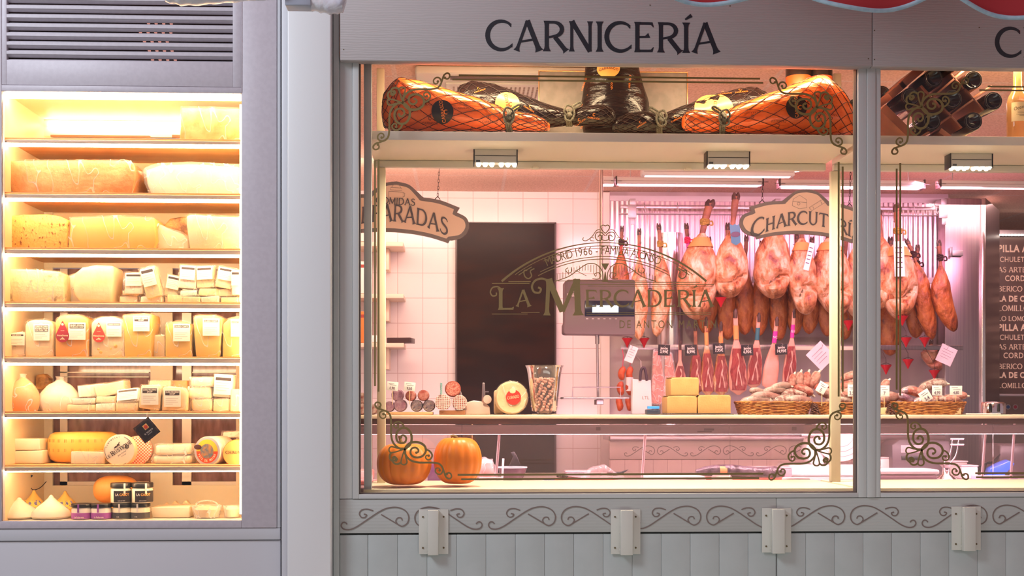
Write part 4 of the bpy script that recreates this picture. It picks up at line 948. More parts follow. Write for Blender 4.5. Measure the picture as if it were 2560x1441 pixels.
# ================================================================ cheeses
def cm(n, c, c2, sc=12, rough=.45, bump=.1, bsc=60, **k): return M(n, tuple(x*.93 for x in c), tuple(x**1.25 for x in c2), sc, rough, bump=bump*1.6, bsc=bsc, sss=0, **k)
ch_parm = cm('parmesan rind', (.78, .45, .17), (.66, .33, .10), 18)
ch_rind = cm('brown pressed rind', (.74, .42, .16), (.60, .30, .10), 9, bump=.3, bsc=45)
ch_spot = cm('speckled rind', (.80, .46, .12), (.30, .13, .03), 95, bump=.35, bsc=90, lo=.58, hi=.66, stretch=(1, 1, .6))
ch_yel = cm('smooth yellow cheese', (.84, .56, .14), (.76, .48, .11), 5, bump=.02)
ch_pale = cm('pale cheese', (.90, .76, .50), (.84, .66, .40), 8, bump=.1)
ch_white = cm('white cheese', (.93, .87, .74), (.88, .80, .64), 9, bump=.08)
ch_blue = cm('blue veined cheese', (.90, .76, .42), (.38, .34, .22), 26, bump=.25, lo=.56, hi=.68)
ch_org = cm('orange cheese', (.84, .42, .11), (.76, .34, .08), 5, bump=.03)
ch_olive = cm('golden comte', (.72, .50, .15), (.64, .42, .11), 4, bump=.03)
ch_dark = cm('dark crusted rind', (.50, .26, .07), (.22, .10, .03), 24, bump=.4)
film = film_mat('cling film', (1, .95, .85), .07, .55, 13, (1, 1, .6))
film2 = film_mat('loose plastic bag', (1, .97, .93), .20, .8, 16)
film_p = film_mat('packet film', (1, .95, .88), .12, .7, 26)
hdr = M('dark label header', (.05, .04, .045), rough=.5); lines_m = M('faint print', (.45, .40, .36), rough=.6)
lcard = M('cream label card', (.90, .82, .72), rough=.55)
CF = [Z(231, .03)]+shelves
def floorz(i): return shelves[i-1] if i <= 7 else zB
def card_on(t, org, x0, y0, x1, y1, Y, text=None, ang=0, hc=hdr, base=lcard):
    """small printed card lying on a front face, given by its corners"""
    a, b = W(x0, y0, Y), W(x1, y1, Y); w_, h_ = b.x-a.x, a.z-b.z; cx, cz = (a.x+b.x)/2-org.x, (a.z+b.z)/2-org.z; y = Y-org.y
    R_ = Matrix.Translation((cx, y, cz)) @ Matrix.Rotation(-math.radians(ang), 4, 'Y')
    mb = MB(); mb.box(-w_/2, -.0012, -h_/2, w_/2, 0, h_/2); mb.xf(R_); lb = put('label_card', mb, base, t)
    n = len(text) if text else 1
    hh = h_*.12*n+h_*.02
    mb = MB(); mb.box(-w_*.42, -.0016, h_*.30-hh+h_*.12, w_*.42, -.0012, h_*.30+h_*.12); mb.xf(R_); put('label_header', mb, hc, lb)
    if text:
        mb = MB()
        for i, s_ in enumerate(text):
            tt = text_mb(s_, .0062, 1, .02, 0); k = min(1.6, w_*.78/max(.0001, max(v[0] for v in tt.v)-min(v[0] for v in tt.v))); kz = h_*.085/.0045
            mb.add([(v[0]*k, -.0019, v[2]*kz+h_*(.42-.02-.11*(i+1)+.015)) for v in tt.v], tt.f)
        mb.xf(R_); put('label_text', mb, lcard, lb)
    mb = MB()
    for k in range(4):
        z = -h_*(.02+.11*k); mb.box(-w_*.40, -.0015, z, w_*(.35-.12*(k % 2)-.2*(k == 3)), -.0012, z+h_*.022)
    mb.xf(R_); put('label_lines', mb, lines_m, lb)
def cheese(lab, pts, comp, Y, dep, mat, name='cheese_block', category='cheese', wrap=None, bev=.006, nz=0, group=None, cards=(), floor=True, wrapout=.004, tilt=0):
    zf = floorz(comp); P = [W(px, py, Y) for px, py in pts]
    mn = min(p.z for p in P); q = [(p.x, (zf+.0008 if p.z < mn+.006 else max(p.z, zf+.001)) if floor else p.z) for p in P]
    cx = sum(p[0] for p in q)/len(q); z0 = zf if floor else min(p[1] for p in q)
    org = Vector((cx, Y, z0)); t = thing(name, org, lab, category, group)
    q = [(x-cx, z-z0) for x, z in q]
    mb = MB(); mb.prism(q, 0, dep, 0, bev, 3, True, 2 if nz else 0, nz, 30); put('cheese_body', mb, mat, t)
    if wrap:
        zc = sum(p[1] for p in q)/len(q); qq = [(x+math.copysign(wrapout, x), z+(wrapout if z > zc else -.0004)) for x, z in q]
        mb = MB(); mb.prism(qq, -wrapout*.8, dep+wrapout, 0, bev, 2, True, 1, .0025, 40); put('plastic_wrap', mb, wrap, t)
    yy = Y-(wrapout+.0022 if wrap else .0008)
    for c in cards: card_on(t, org, *c[:4], yy, *c[4:])
    return t, org
def arch(x0, y0, x1, y1, r=.35, n=5, skew=0):
    """box outline with a rounded top"""
    w_ = x1-x0; h_ = y1-y0; o = [(x0, y1)]
    for i in range(n+1):
        a = PI-(PI/2)*i/n; o.append((x0+w_*r+w_*r*math.cos(a), y0+w_*r*.6-w_*r*.6*math.sin(a)))
    for i in range(n+1):
        a = PI/2-(PI/2)*i/n; o.append((x1-w_*r+w_*r*math.cos(a), y0+w_*r*.6-w_*r*.6*math.sin(a)+skew))
    return o+[(x1, y1)]
def rect(x0, y0, x1, y1): return [(x0, y1), (x0, y0), (x1, y0), (x1, y1)]
# level 1
cheese('big wrapped hard cheese wedge on the top level of the cabinet', [(449, 346), (453, 268), (600, 271), (601, 346)], 1, .09, .2, ch_parm, 'cheese_wedge', wrap=film, nz=.001)
# level 2
cheese('long half wheel of brown rinded cheese on the second level', [(30, 482), (22, 460), (12, 402), (100, 401), (270, 400), (322, 400), (336, 412), (341, 440), (330, 482)], 2, .09, .24, ch_rind, 'half_cheese', nz=.0022, wrap=film, bev=.008)
t, o = cheese('white cheese in a twisted clear bag on the second level', [(380, 482), (366, 458), (362, 425), (400, 413), (470, 410), (540, 413), (600, 416), (601, 482)], 2, .11, .22, ch_white, 'bagged_cheese', nz=.002, wrap=film2, wrapout=.009, bev=.012)
mb = MB(); q = W(340, 428, .14)-o; e = W(385, 435, .14)-o
mb.tube(cat([(q.x-.012, .02, q.z+.004), (q.x, .02, q.z), (q.x+.012, .02, q.z-.006), (e.x-.02, .02, e.z-.006), (e.x+.01, .03, e.z-.012)], 5), [.010]*3+[.006]*6+[.007]*4+[.012]*4+[.022]*4, 9); put('twisted_neck', mb, film2, t)
# level 3
cheese('half wheel with dark speckled rind at the left of the third level', [(14, 618), (16, 560), (24, 540), (60, 536), (120, 536), (150, 541), (171, 550), (170, 618)], 3, .10, .2, ch_spot, 'half_cheese', nz=.0016, bev=.007)
cheese('smooth yellow half wheel in film, middle of the third level', [(170, 619), (176, 560), (176, 544), (300, 541), (386, 545), (391, 600), (385, 619)], 3, .085, .22, ch_yel, 'half_cheese', wrap=film, bev=.005)
t, o = cheese('dark crusted wedge behind the pale block on the third level', [(408, 590), (412, 560), (425, 546), (470, 540), (480, 590)], 3, .22, .10, ch_dark, 'cheese_wedge', nz=.002)
cheese('crumpled bag of pale cheese right of the yellow half wheel', [(392, 619), (390, 585), (398, 560), (420, 572), (455, 585), (470, 600), (472, 619)], 3, .12, .08, ch_pale, 'bagged_cheese', wrap=film2, nz=.002, wrapout=.006)
cheese('pale block with fine grain at the right of the third level', [(475, 618), (466, 560), (466, 541), (478, 536), (540, 541), (600, 543), (601, 618)], 3, .085, .2, ch_pale, 'cheese_block', wrap=film, bev=.006)
# level 4
cheese('blue veined cheese block at the left of the fourth level', [(9, 753), (9, 673), (80, 674), (148, 680), (158, 688), (162, 753)], 4, .085, .2, ch_blue, 'cheese_block', wrap=film, nz=.0012)
cheese('small white wedge in film between the blue and the smooth wedge', [(160, 753), (163, 712), (175, 690), (196, 680), (205, 753)], 4, .16, .08, ch_white, 'cheese_wedge', wrap=film2)
cheese('smooth wedge with wrinkled yellow heart on the fourth level', [(200, 752), (184, 735), (180, 710), (186, 685), (205, 668), (240, 662), (284, 665), (280, 752)], 4, .085, .14, ch_pale, 'cheese_wedge', nz=.0035, bev=.012)
def pack(px0, py0, px1, py1, comp, Y, dep, mat, lab, ang=0, cards=(), wrap=film_p, name='cheese_pack', group=None, zfix=None, tiltx=0, bev=.004):
    a, b = W(px0, py0, Y), W(px1, py1, Y); w_, h_ = b.x-a.x, a.z-b.z; z0 = floorz(comp) if zfix is None and abs(b.z-floorz(comp)) < .02 else b.z
    h_ = a.z-z0; org = Vector(((a.x+b.x)/2, Y, z0)); t = thing(name, org, lab, 'cheese', group, rot=(math.radians(tiltx), -math.radians(ang), 0))
    mb = MB(); mb.rbox(-w_/2, 0, .0005, w_/2, dep, h_, bev, jit=.003); put('cheese_body', mb, mat, t)
    if wrap:
        mb = MB(); bm = bmesh.new(); bmesh.ops.create_cube(bm, size=1); bmesh.ops.subdivide_edges(bm, edges=bm.edges[:], cuts=5, use_grid_fill=True)
        for v in bm.verts:
            p = Vector((v.co.x*(w_+.006), dep/2+v.co.y*(dep+.006), h_/2+v.co.z*(h_+.004)+.001)); r = max(abs(v.co.x), abs(v.co.z))
            p += Vector((noise.noise(p*60+org), noise.noise(p*55), noise.noise(p*50+org)))*.0035
            if v.co.x > .49 or v.co.x < -.49: p.y = dep/2+(p.y-dep/2)*.55; p.x += math.copysign(.004, v.co.x)
            p.z = max(p.z, 0.0003); v.co = p
        mb.bm(bm, 0, True); put('plastic_wrap', mb, wrap, t)
    for (fx0, fz0, fx1, fz1, text) in cards:
        wq, hq = w_*(fx1-fx0), h_*(fz1-fz0); mb = MB(); ox = w_*(fx0-.5); oz = h_*fz0; y = -.0065
        mb.box(ox, y-.001, oz, ox+wq, y, oz+hq); lb = put('label_card', mb, lcard, t)
        mb = MB(); mb.box(ox+wq*.06, y-.0014, oz+hq*.74, ox+wq*.94, y-.001, oz+hq*.90); put('label_header', mb, hdr, lb)
        mb = MB(); [mb.box(ox+wq*.1, y-.0013, oz+hq*(.6-.13*k), ox+wq*(.85-.15*(k % 2)), y-.001, oz+hq*(.62-.13*k)) for k in range(4)]; put('label_lines', mb, lines_m, lb)
    return t
GP = 'small wrapped cheese packs on the fourth level'
for i, (x0, y0, x1, y1, Y, ang, lab, cd) in enumerate([
    (300, 741, 345, 752, .12, 0, 'flat cheese pack at the bottom left of the fourth level pile', 0), (352, 741, 405, 753, .10, 2, 'flat cheese pack under the tilted labelled pack', 0),
    (418, 738, 460, 753, .10, -3, 'flat pack at the foot of the right pile, leftmost', 0), (458, 742, 500, 753, .09, 0, 'flat pack at the foot of the right pile, second from left', 0), (504, 741, 548, 754, .09, 3, 'flat pack at the foot of the right pile, third from left', 0), (552, 742, 600, 754, .09, 0, 'flat pack at the foot of the right pile, rightmost', 0),
    (306, 727, 345, 740, .12, -4, 'flat cheese pack second from the bottom at the left pile', 0), (450, 726, 492, 741, .10, 4, 'flat dark pack in the middle row of the right pile, left', 0), (496, 722, 545, 741, .10, -2, 'flat dark pack in the middle row of the right pile, middle', 0), (545, 724, 595, 741, .10, 2, 'flat dark pack in the middle row of the right pile, right', 0),
    (312, 682, 358, 736, .11, 0, 'upright pack with white label, leftmost of the small packs', 1), (366, 667, 404, 744, .085, 14, 'tilted labelled pack standing on the fourth level', 1), (408, 688, 444, 744, .12, -12, 'white pack leaning right of the tilted one', 1),
    (446, 664, 488, 722, .10, -5, 'white labelled pack on top of the right pile, left', 1), (492, 666, 536, 720, .10, 3, 'white labelled pack on top of the right pile, middle', 1), (538, 668, 580, 721, .09, -10, 'white labelled pack on top of the right pile, right', 1), (578, 676, 601, 738, .08, 0, 'labelled pack cut by the right edge on the fourth level', 1)]):
    pack(x0, y0, x1, y1, 4, Y, .05, [ch_pale, ch_white, ch_blue][i % 3], lab, ang, [(.06, .38, .94, .97, None)] if cd else (), group=GP, zfix=None if y1 > 750 else 1)
# level 5: upright wedges
cheese('low white wedge with label at the left end of the fifth level', [(13, 889), (14, 842), (25, 833), (58, 829), (66, 840), (63, 889)], 5, .10, .1, ch_white, 'cheese_wedge', wrap=film, cards=[(22, 834, 62, 864, ('QUESO',))])
cheese('cream truffle goat cheese wedge with dark headed label', arch(63, 800, 133, 890, .35), 5, .09, .12, ch_pale, 'cheese_wedge', wrap=film, cards=[(84, 811, 124, 852, ('QUESO DE CABRA', 'BODEN TRUFF', 'CON TRUFA Y MIEL'))])
def drop(t, o, cx, cy, Y, hpx, colr, nm='drop_sticker'):
    """red drop shaped sticker with pale lettering"""
    h = hpx*SC(Y); c = W(cx, cy, Y)-o; r = h*.30
    pts = [(c.x, c.z+h/2)]; n = 22
    for i in range(n+1):
        a = math.radians(32-244*i/n); pts.append((c.x+r*math.cos(a), c.z-h/2+r+r*math.sin(a)))
    mb = MB(); y = Y-o.y; mb.add([(p[0], y, p[1]) for p in pts]+[(p[0], y-.001, p[1]) for p in pts], [tuple(range(len(pts), 2*len(pts)))]+[(i, (i+1) % len(pts), len(pts)+(i+1) % len(pts), len(pts)+i) for i in range(len(pts))]); s_ = put(nm, mb, colr, t)
    mb = MB()
    for txt, z, sz in [('PrimaDonna', -.22, .0085), ('MATURO', -.38, .0048), ('HOLLAND', .02, .003)]:
        tt = text_mb(txt, sz, .95, .02, 0); mb.add([(c.x+v[0], y-.0014, c.z+h*z+v[2]) for v in tt.v], tt.f)
    mb.add([(c.x+.0045*math.cos(a*PI/6), y-.0014, c.z+h*.32+.0045*math.sin(a*PI/6)) for a in range(12)], [tuple(range(12))])
    mb.add([(c.x-.007, y-.0014, c.z-h*.33), (c.x, y-.0014, c.z-h*.27), (c.x+.007, y-.0014, c.z-h*.33)], [(0, 1, 2)])
    put('sticker_lettering', mb, M('pale yellow print', (.95, .75, .5), rough=.5), s_)
redst = M('dark red sticker', (.30, .03, .05), rough=.4); redst2 = M('bright red sticker', (.60, .06, .05), rough=.4)
t, o = cheese('orange wedge with dark red drop sticker and label', arch(138, 787, 220, 890, .42), 5, .08, .12, ch_org, 'cheese_wedge', wrap=film, cards=[(171, 807, 214, 850, ('QUESO GOUDA', 'CURADO DOP'))]); drop(t, o, 156.5, 829, .073, 54, redst)
t, o = cheese('pale holed wedge with bright red drop sticker', arch(228, 792, 312, 890, .42), 5, .085, .12, ch_pale, 'cheese_wedge', wrap=film, cards=[(266, 806, 304, 842, ('QUESO GOUDA',))]); drop(t, o, 247, 831, .078, 50, redst2)
mb = MB()
for dx, dz, r in [(246, 873, 3), (252, 881, 4), (289, 866, 4.5), (277, 872, 2.5)]: q = W(dx, dz, .084)-o; mb.blob((q.x, q.y, q.z), (r*.0015, .001, r*.0015), nu=10, nv=6)
put('cheese_holes', mb, ch_olive, t)
cheese('tall yellow manchego wedge with label in the middle of the fifth level', [(312, 891), (307, 800), (306, 789), (340, 785), (378, 785), (380, 800), (376, 892)], 5, .08, .13, ch_yel, 'cheese_wedge', wrap=film, cards=[(333, 791, 374, 829, ('QUESO GRANA', 'DOP'))])
t, o = cheese('low bag of small cheese balls between the yellow wedges', [(378, 888), (380, 850), (384, 838), (410, 838), (413, 888)], 5, .13, .06, ch_pale, 'bagged_cheese', nz=.004, wrap=film2)
cheese('short golden comte wedge with label', arch(413, 804, 478, 892, .4), 5, .08, .12, ch_olive, 'cheese_wedge', wrap=film, cards=[(433, 810, 475, 854, ('QUESO COMTE',))])
cheese('taller golden comte wedge with label right of the short one', [(490, 890), (485, 840), (484, 792), (500, 788), (540, 789), (556, 795), (553, 840), (548, 891)], 5, .08, .12, ch_olive, 'cheese_wedge', wrap=film, cards=[(507, 797, 549, 840, ('QUESO COMTE',))])
cheese('golden comte wedge cut off by the right edge of the cabinet', [(556, 891), (557, 810), (575, 795), (601, 792), (602, 892)], 5, .08, .12, ch_olive, 'cheese_wedge', wrap=film, cards=[(577, 799, 602, 842, ('COMTE',))])
# level 6
def sackcheese(x0, y0, x1, y1, comp, Y, mat, lab, knot, cap=None, name='bagged_cheese'):
    a, b = W(x0, y0, Y), W(x1, y1, Y); zf = floorz(comp); w_ = b.x-a.x; cx = (a.x+b.x)/2; H = a.z-zf; k = W(*knot, Y); t = thing(name, (cx, Y, zf), lab, 'cheese')
    mb = MB(); rings = []
    for i in range(15):
        u = i/14; r = w_/2*math.sin(PI*min(.97, .28+u*.69))**.75*(1 if u < .9 else .7); rings.append([(r*math.cos(2*PI*j/24)+(k.x-cx)*u**3*.8, .6*r*math.sin(2*PI*j/24), .0008+H*.90*u) for j in range(24)])
    mb.loft(rings); put('cheese_body', mb, mat, t)
    mb = MB(); rings = []
    for i in range(19):
        u = i/18; r = w_/2*math.sin(PI*min(.97, .28+min(1, u*1.12)*.69))**.75*1.05
        if u > .86: r = w_*(.07+.05*abs(u-.93)*14)
        rings.append([(r*math.cos(2*PI*j/28)*(1+.06*noise.noise(Vector((j*.9, i*.4, x0)))) + (k.x-cx)*u**2, .62*r*math.sin(2*PI*j/28), .0003+(H)*u) for j in range(28)])
    mb.loft(rings, cap=False); put('plastic_bag', mb, film2, t); return t
sackcheese(14, 935, 100, 1027, 6, .14, ch_org, 'orange cheese in a peaked clear bag at the left of the sixth level', (58, 935))
sackcheese(96, 942, 200, 1024, 6, .17, ch_white, 'round white cheese in a knotted bag beside the orange bagged cheese', (150, 942))
t, o = cheese('small dark cheese chunk behind the bags at the left of the sixth level', [(88, 975), (90, 938), (108, 934), (122, 945), (124, 975)], 6, .32, .05, ch_dark, 'cheese_chunk', floor=False)
GQ = 'stacked flat cheese packs on the sixth level'
for i, (x0, y0, x1, y1, Y, ang, lab) in enumerate([(168, 1012, 238, 1028, .10, 0, 'flat pack at the bottom left of the sixth level stack'), (240, 1010, 286, 1027, .09, 0, 'flat pack at the bottom, second from left on the sixth level'), (288, 1008, 346, 1028, .09, 0, 'flat pack at the bottom under the sloping white label pack'),
    (180, 995, 238, 1011, .10, 2, 'flat pack in the second layer, left'), (240, 992, 288, 1009, .10, -2, 'flat pack in the second layer, right'), (197, 962, 262, 992, .14, 6, 'flat pack on top of the stack, left, lifted at one side'), (240, 958, 314, 989, .12, 12, 'flat pack on top of the stack, right, tilted up')]):
    pack(x0, y0, x1, y1, 6, Y, .09, [ch_pale, ch_white][i % 2], lab, ang, group=GQ, zfix=None if y1 > 1025 else 1)
pack(290, 968, 348, 1006, 6, .09, .06, ch_white, 'white labelled pack leaning on the sixth level', 6, [(.05, .1, .95, .95, None)], zfix=1, tiltx=-30)
pack(372, 952, 428, 975, 6, .22, .06, ch_pale, 'pale pack behind the two pecorino packs', 0, zfix=1); pack(424, 953, 470, 985, 6, .24, .06, ch_org, 'dark orange block behind the right pecorino pack', 0, zfix=1)
cheese('left one of the two upright pecorino packs with dark headed label', [(346, 1020), (352, 964), (400, 962), (404, 970), (398, 1026)], 6, .075, .05, ch_pale, 'cheese_pack', wrap=film, cards=[(353, 968, 396, 1013, ('QUESO PECORINO', 'DOP'))])
cheese('right one of the two upright pecorino packs with dark headed label', [(404, 1024), (406, 970), (420, 966), (458, 970), (468, 982), (466, 1026)], 6, .075, .05, ch_pale, 'cheese_pack', wrap=film, cards=[(410, 974, 452, 1018, ('QUESO PECORINO', 'DOP'))])
for x0, y0, x1, y1, lab in [(476, 944, 535, 968, 'crumpled bag on top of the three at the right of the sixth level'), (472, 968, 528, 998, 'crumpled bag in the middle of the three at the right'), (478, 998, 530, 1028, 'crumpled bag at the bottom of the three at the right')]:
    pack(x0, y0, x1, y1, 6, .10, .08, ch_pale, lab, 0, wrap=film2, zfix=None if y1 > 1020 else 1, bev=.01)
pack(532, 938, 580, 994, 6, .10, .06, ch_white, 'upright pack with big white label right of the three bags', -4, [(.05, .12, .97, .97, None)], zfix=1)
pack(534, 997, 576, 1028, 6, .10, .07, ch_pale, 'bagged cheese under the upright white label pack', 0, wrap=film2); pack(577, 975, 602, 1028, 6, .09, .08, ch_pale, 'bagged cheese at the right edge of the sixth level', 0, wrap=film2)
# level 7
box_p = M('cream cheese box', (.88, .76, .55), (.82, .70, .50), 10, .5); butter = cm('butter paper', (.93, .85, .66), (.86, .76, .55), 14)
for x0, y0, x1, y1, Y, lab in [(10, 1128, 108, 1162, .13, 'lower of the two cream cheese boxes at the left of the seventh level'), (10, 1097, 100, 1127, .13, 'upper of the two cream cheese boxes at the left of the seventh level')]:
    pack(x0, y0, x1, y1, 7, Y, .16, box_p, lab, 0, wrap=None, name='cheese_box', zfix=None if y0 > 1100 else 1)
a, b = W(118, 1080, .22), W(292, 1155, .22); R_ = (a.z-shelves[6])/2; L = b.x-a.x
t = thing('gouda_cheese', ((a.x+b.x)/2, .24, shelves[6]), 'thick yellow gouda wheel with a printed rind, lying on the seventh level', 'cheese')
mb = MB(); pr = [(.01, 0), (L*.40, .002), (L*.47, .014), (L*.50, .034), (L*.505, R_*.9), (L*.50, R_*2-.03), (L*.47, R_*2-.012), (L*.40, R_*2-.002), (.01, R_*2)]; mb.lathe(pr, n=40); mb.v = [(v[0], v[1]*.85, v[2]+.0005) for v in mb.v]; put('cheese_body', mb, ch_yel, t)
mb = MB()
for row in (.42, .72):
    for k in range(13):
        a_ = math.radians(-165+k*12); rr = L*.506; x, y = rr*math.cos(a_), rr*.85*math.sin(a_)
        for s_ in (-.003, .003): mb.box(x+s_-.0006, y-.001, R_*2*row-.006, x+s_+.0006, y+.002, R_*2*row+.006)
put('rind_print', mb, M('rind print', (.50, .28, .06), rough=.5), t)
pack(178, 1131, 262, 1162, 7, .09, .06, butter, 'pale butter pack lying in front of the gouda wheel', 0, wrap=film_p, name='butter_pack')
def disc_cheese(cx, cy, rpx, Y, th, lab, body_m, face_m, name='round_cheese_box', rot=0, zoff=0):
    c = W(cx, cy, Y); r = rpx*SC(Y); zb = c.z-r; t = thing(name, (c.x, Y, zb), lab, 'cheese', rot=(0, 0, math.radians(rot)))
    mb = MB(); mb.lathe([(.001, 0), (r*.96, 0), (r, .003), (r, th-.003), (r*.96, th), (.001, th)], (0, 0, r), 40, 'Y'); put('box_body', mb, body_m, t)
    mb = MB(); mb.lathe([(.001, -.0008), (r*.95, -.0006), (r*.95, 0)], (0, 0, r), 40, 'Y'); f = put('round_label', mb, face_m, t)
    return t, f, r
def arctext(mb, txt, R_, a0, a1, size, cz, y, flip=False, bold=.01, xs=.9):
    n = len(txt)
    for i, ch in enumerate(txt):
        if ch == ' ': continue
        a = math.radians(a0+(a1-a0)*(i+.5)/n); tt = text_mb(ch, size, xs, bold, 0)
        vs = []
        for v in tt.v:
            r = R_+v[2] if not flip else R_-v[2]; al = a+(v[0]/R_ if not flip else -v[0]/R_)
            vs.append((r*math.sin(al), y, cz+r*math.cos(al)))
        mb.add(vs, tt.f)
wood_thin = M('thin box wood', (.85, .66, .38), rough=.5)
t, f, r = disc_cheese(298, 1127, 39.5, .075, .034, 'round camembert box lettered LE RUSTIQUE leaning at the front of the seventh level', wood_thin, M('camembert label', (.88, .76, .58), rough=.5), rot=-4)
mb = MB(); R45 = Matrix.Translation((0, -.0012, r)) @ Matrix.Rotation(-math.radians(33), 4, 'Y')
m2 = MB(); serif(m2, 'LE RUSTIQUE', 0, 0, .0135, 0, 1.0, .05, .0003, sizes=[.85, .85, .8, 1.25]+[1]*7, align='L'); mn = min(v[0] for v in m2.v); mx = max(v[0] for v in m2.v); k = r*1.85/(mx-mn)
m2.v = [((v[0]-(mn+mx)/2)*k, v[1], v[2]*1.0-.004) for v in m2.v]; mb.merge(m2, R45)
tt = text_mb('Jean Verrier', .0085, .9, .0, 0); mb.merge(tt, R45 @ Matrix.Translation((.004, -.0002, -.017))); tt = text_mb('Fromager', .006, .9, .0, 0); mb.merge(tt, R45 @ Matrix.Translation((.006, -.0002, -.026)))
m2 = MB(); arctext(m2, 'CAMEMBERT', r*.78, -80, 5, .0075, r, -.0015); mb.merge(m2)
for a0, a1 in ((-120, -75), (20, 60), (150, 200)): mb.ribbon([(r*.90*math.sin(math.radians(a0+(a1-a0)*i/12)), r+r*.90*math.cos(math.radians(a0+(a1-a0)*i/12))) for i in range(13)], .001, -.0009, .0004)
m2 = MB(); m2.blob((-.004, 0, .018), (.006, .0006, .003)); m2.blob((.008, 0, .020), (.006, .0006, .0035)); m2.ribbon([(-.010, .017), (-.013, .012)], .0014, 0); m2.ribbon([(.012, .022), (.016, .026), (.019, .025)], .002, 0); m2.ribbon([(.004, .018), (.003, .012)], .0014, 0); m2.ribbon([(.012, .018), (.013, .012)], .0014, 0); mb.merge(m2, R45)
m2 = MB(); m2.ribbon(arc(.033, -.004, .0072, .0072, 0, 360, 20), .0009, 0); m2.ribbon(arc(.033, -.004, .005, .005, 0, 360, 20), .0007, 0); tt = text_mb('AP', .006, .8, 0, 0); m2.merge(tt, Matrix.Translation((.033, -.0004, -.006))); mb.merge(m2, R45)
put('label_lettering', mb, M('brown black print', (.06, .035, .03), rough=.5), f)
def gingham():
    m = bpy.data.materials.new('gingham paper'); m.use_nodes = True; n = m.node_tree; b = n.nodes['Principled BSDF']; t_ = n.nodes.new('ShaderNodeTexCoord'); c = n.nodes.new('ShaderNodeTexChecker')
    c.inputs['Scale'].default_value = 170; c.inputs[1].default_value = (.75, .16, .08, 1); c.inputs[2].default_value = (.92, .80, .66, 1); n.links.new(t_.outputs['Object'], c.inputs[0]); n.links.new(c.outputs[0], b.inputs['Base Color']); return m
t, f, r = disc_cheese(343, 1127, 36, .13, .045, 'cheese in red and white checked paper behind the camembert box', gingham(), gingham(), 'wrapped_cheese', rot=8)
for x0, y0, x1, y1, lab in [(380, 1139, 480, 1163, 'lower white wrapped cheese roll on the seventh level'), (388, 1112, 478, 1138, 'upper white wrapped cheese roll on the seventh level')]:
    pack(x0, y0, x1, y1, 7, .11, .09, butter, lab, 0, wrap=film2, name='wrapped_cheese', zfix=None if y1 > 1150 else 1, bev=.010)
t, f, r = disc_cheese(518, 1129, 37, .085, .12, 'round grey rinded cheese with yellow and red label TÊTE DE MOINE', cm('grey rind', (.78, .72, .66), (.66, .58, .50), 20), M('grey blue rim', (.42, .44, .50), rough=.5), 'round_cheese', rot=-18)
mb = MB(); mb.lathe([(.001, -.0014), (r*.80, -.0012), (r*.80, 0)], (0, 0, r), 36, 'Y'); g_ = put('label_red', mb, M('red label', (.72, .08, .03), rough=.45), f)
mb = MB(); vs = [(0, -.0018, r)]+[(r*.80*math.cos(a), -.0018, r+r*.80*math.sin(a)) for a in [PI*i/20 for i in range(21)]]; mb.add(vs, [(0, i, i+1) for i in range(1, 21)]); put('label_yellow', mb, M('yellow label', (.85, .55, .05), rough=.45), f)
mb = MB(); mb.lathe([(.001, -.0022), (r*.50, -.0020)], (0, 0, r), 26, 'Y'); mb.v = [(v[0], v[1], v[2]) for v in mb.v]; put('label_picture', mb, M('label picture', (.45, .22, .08), (.12, .16, .20), 60, .5), f)
mb = MB(); arctext(mb, 'TETE DE MOINE', r*.70, 255, 105, .0115, r, -.0025, True, .03); put('label_lettering', mb, M('cream print', (.95, .85, .65), rough=.5), f)
mb = MB(); mb.blob((-r*.68, -.003, r*1.28), (.016, .001, .0095)); put('oval_sticker', mb, M('dark sticker', (.08, .03, .03), rough=.4), f)
t, f, r = disc_cheese(591, 1134, 34, .07, .05, 'orange round cheese lettered CHAUMES cut by the right edge', cm('orange rind', (.85, .32, .06), (.75, .25, .05), 12), M('orange label', (.92, .42, .12), rough=.4), 'round_cheese', rot=0)
mb = MB(); m2 = MB(); serif(m2, 'CHAUMES', 0, 0, .012, 0, 1, .05, .0003); k = r*1.5/max(v[0] for v in m2.v); m2.v = [(v[0]*k-r*.78, -.0012+v[1], v[2]+r*.95) for v in m2.v]; mb.merge(m2); put('label_lettering', mb, M('brown black print', (.06, .035, .03)), f)
pack(556, 1080, 600, 1095, 7, .22, .05, ch_white, 'small white pack behind the round cheeses at the right', 0, wrap=film_p, zfix=1)
# diamond hang tag
q = W(367, 1076, .018); h_ = 34*SC(.02); t = thing('hang_tag', (q.x, .018, q.z), 'black diamond shaped tag hanging from the sixth level on a cord', 'tag')
mb = MB(); mb.box(-h_*.70, -.0015, -h_*.70, h_*.70, .0, h_*.70); R_ = Matrix.Rotation(math.radians(-39), 4, 'Y'); mb.xf(R_); put('card', mb, M('tag black', (.035, .022, .02), (.10, .06, .05), 90, .5), t)
mb = MB(); mb.box(-h_*.56, -.0019, -h_*.56, h_*.56, -.0016, h_*.56); mb.xf(R_); put('inner_panel', mb, M('tag inner black', (.03, .025, .03), rough=.5), t)
mb = MB(); mb.box(-h_*.08, -.0023, h_*.05, h_*.28, -.0019, h_*.42); mb.xf(R_); s_ = put('picture', mb, M('tag picture', (.95, .55, .18), rough=.5), t)
mb = MB(); mb.blob((h_*.10, -.0026, h_*.22), (h_*.13, .0006, h_*.15)); mb.xf(R_); put('red_figure', mb, M('tag red', (.7, .06, .03), rough=.5), s_)
mb = MB(); tt = text_mb('EL TRONCO', .0075, .9, .02, 0); mb.merge(tt, R_ @ Matrix.Translation((h_*.05, -.0022, -h_*.22))); tt = text_mb('GOURMET', .005, .9, .0, 0); mb.merge(tt, R_ @ Matrix.Translation((h_*.05, -.0022, -h_*.36))); put('tag_lettering', mb, lcard, t)
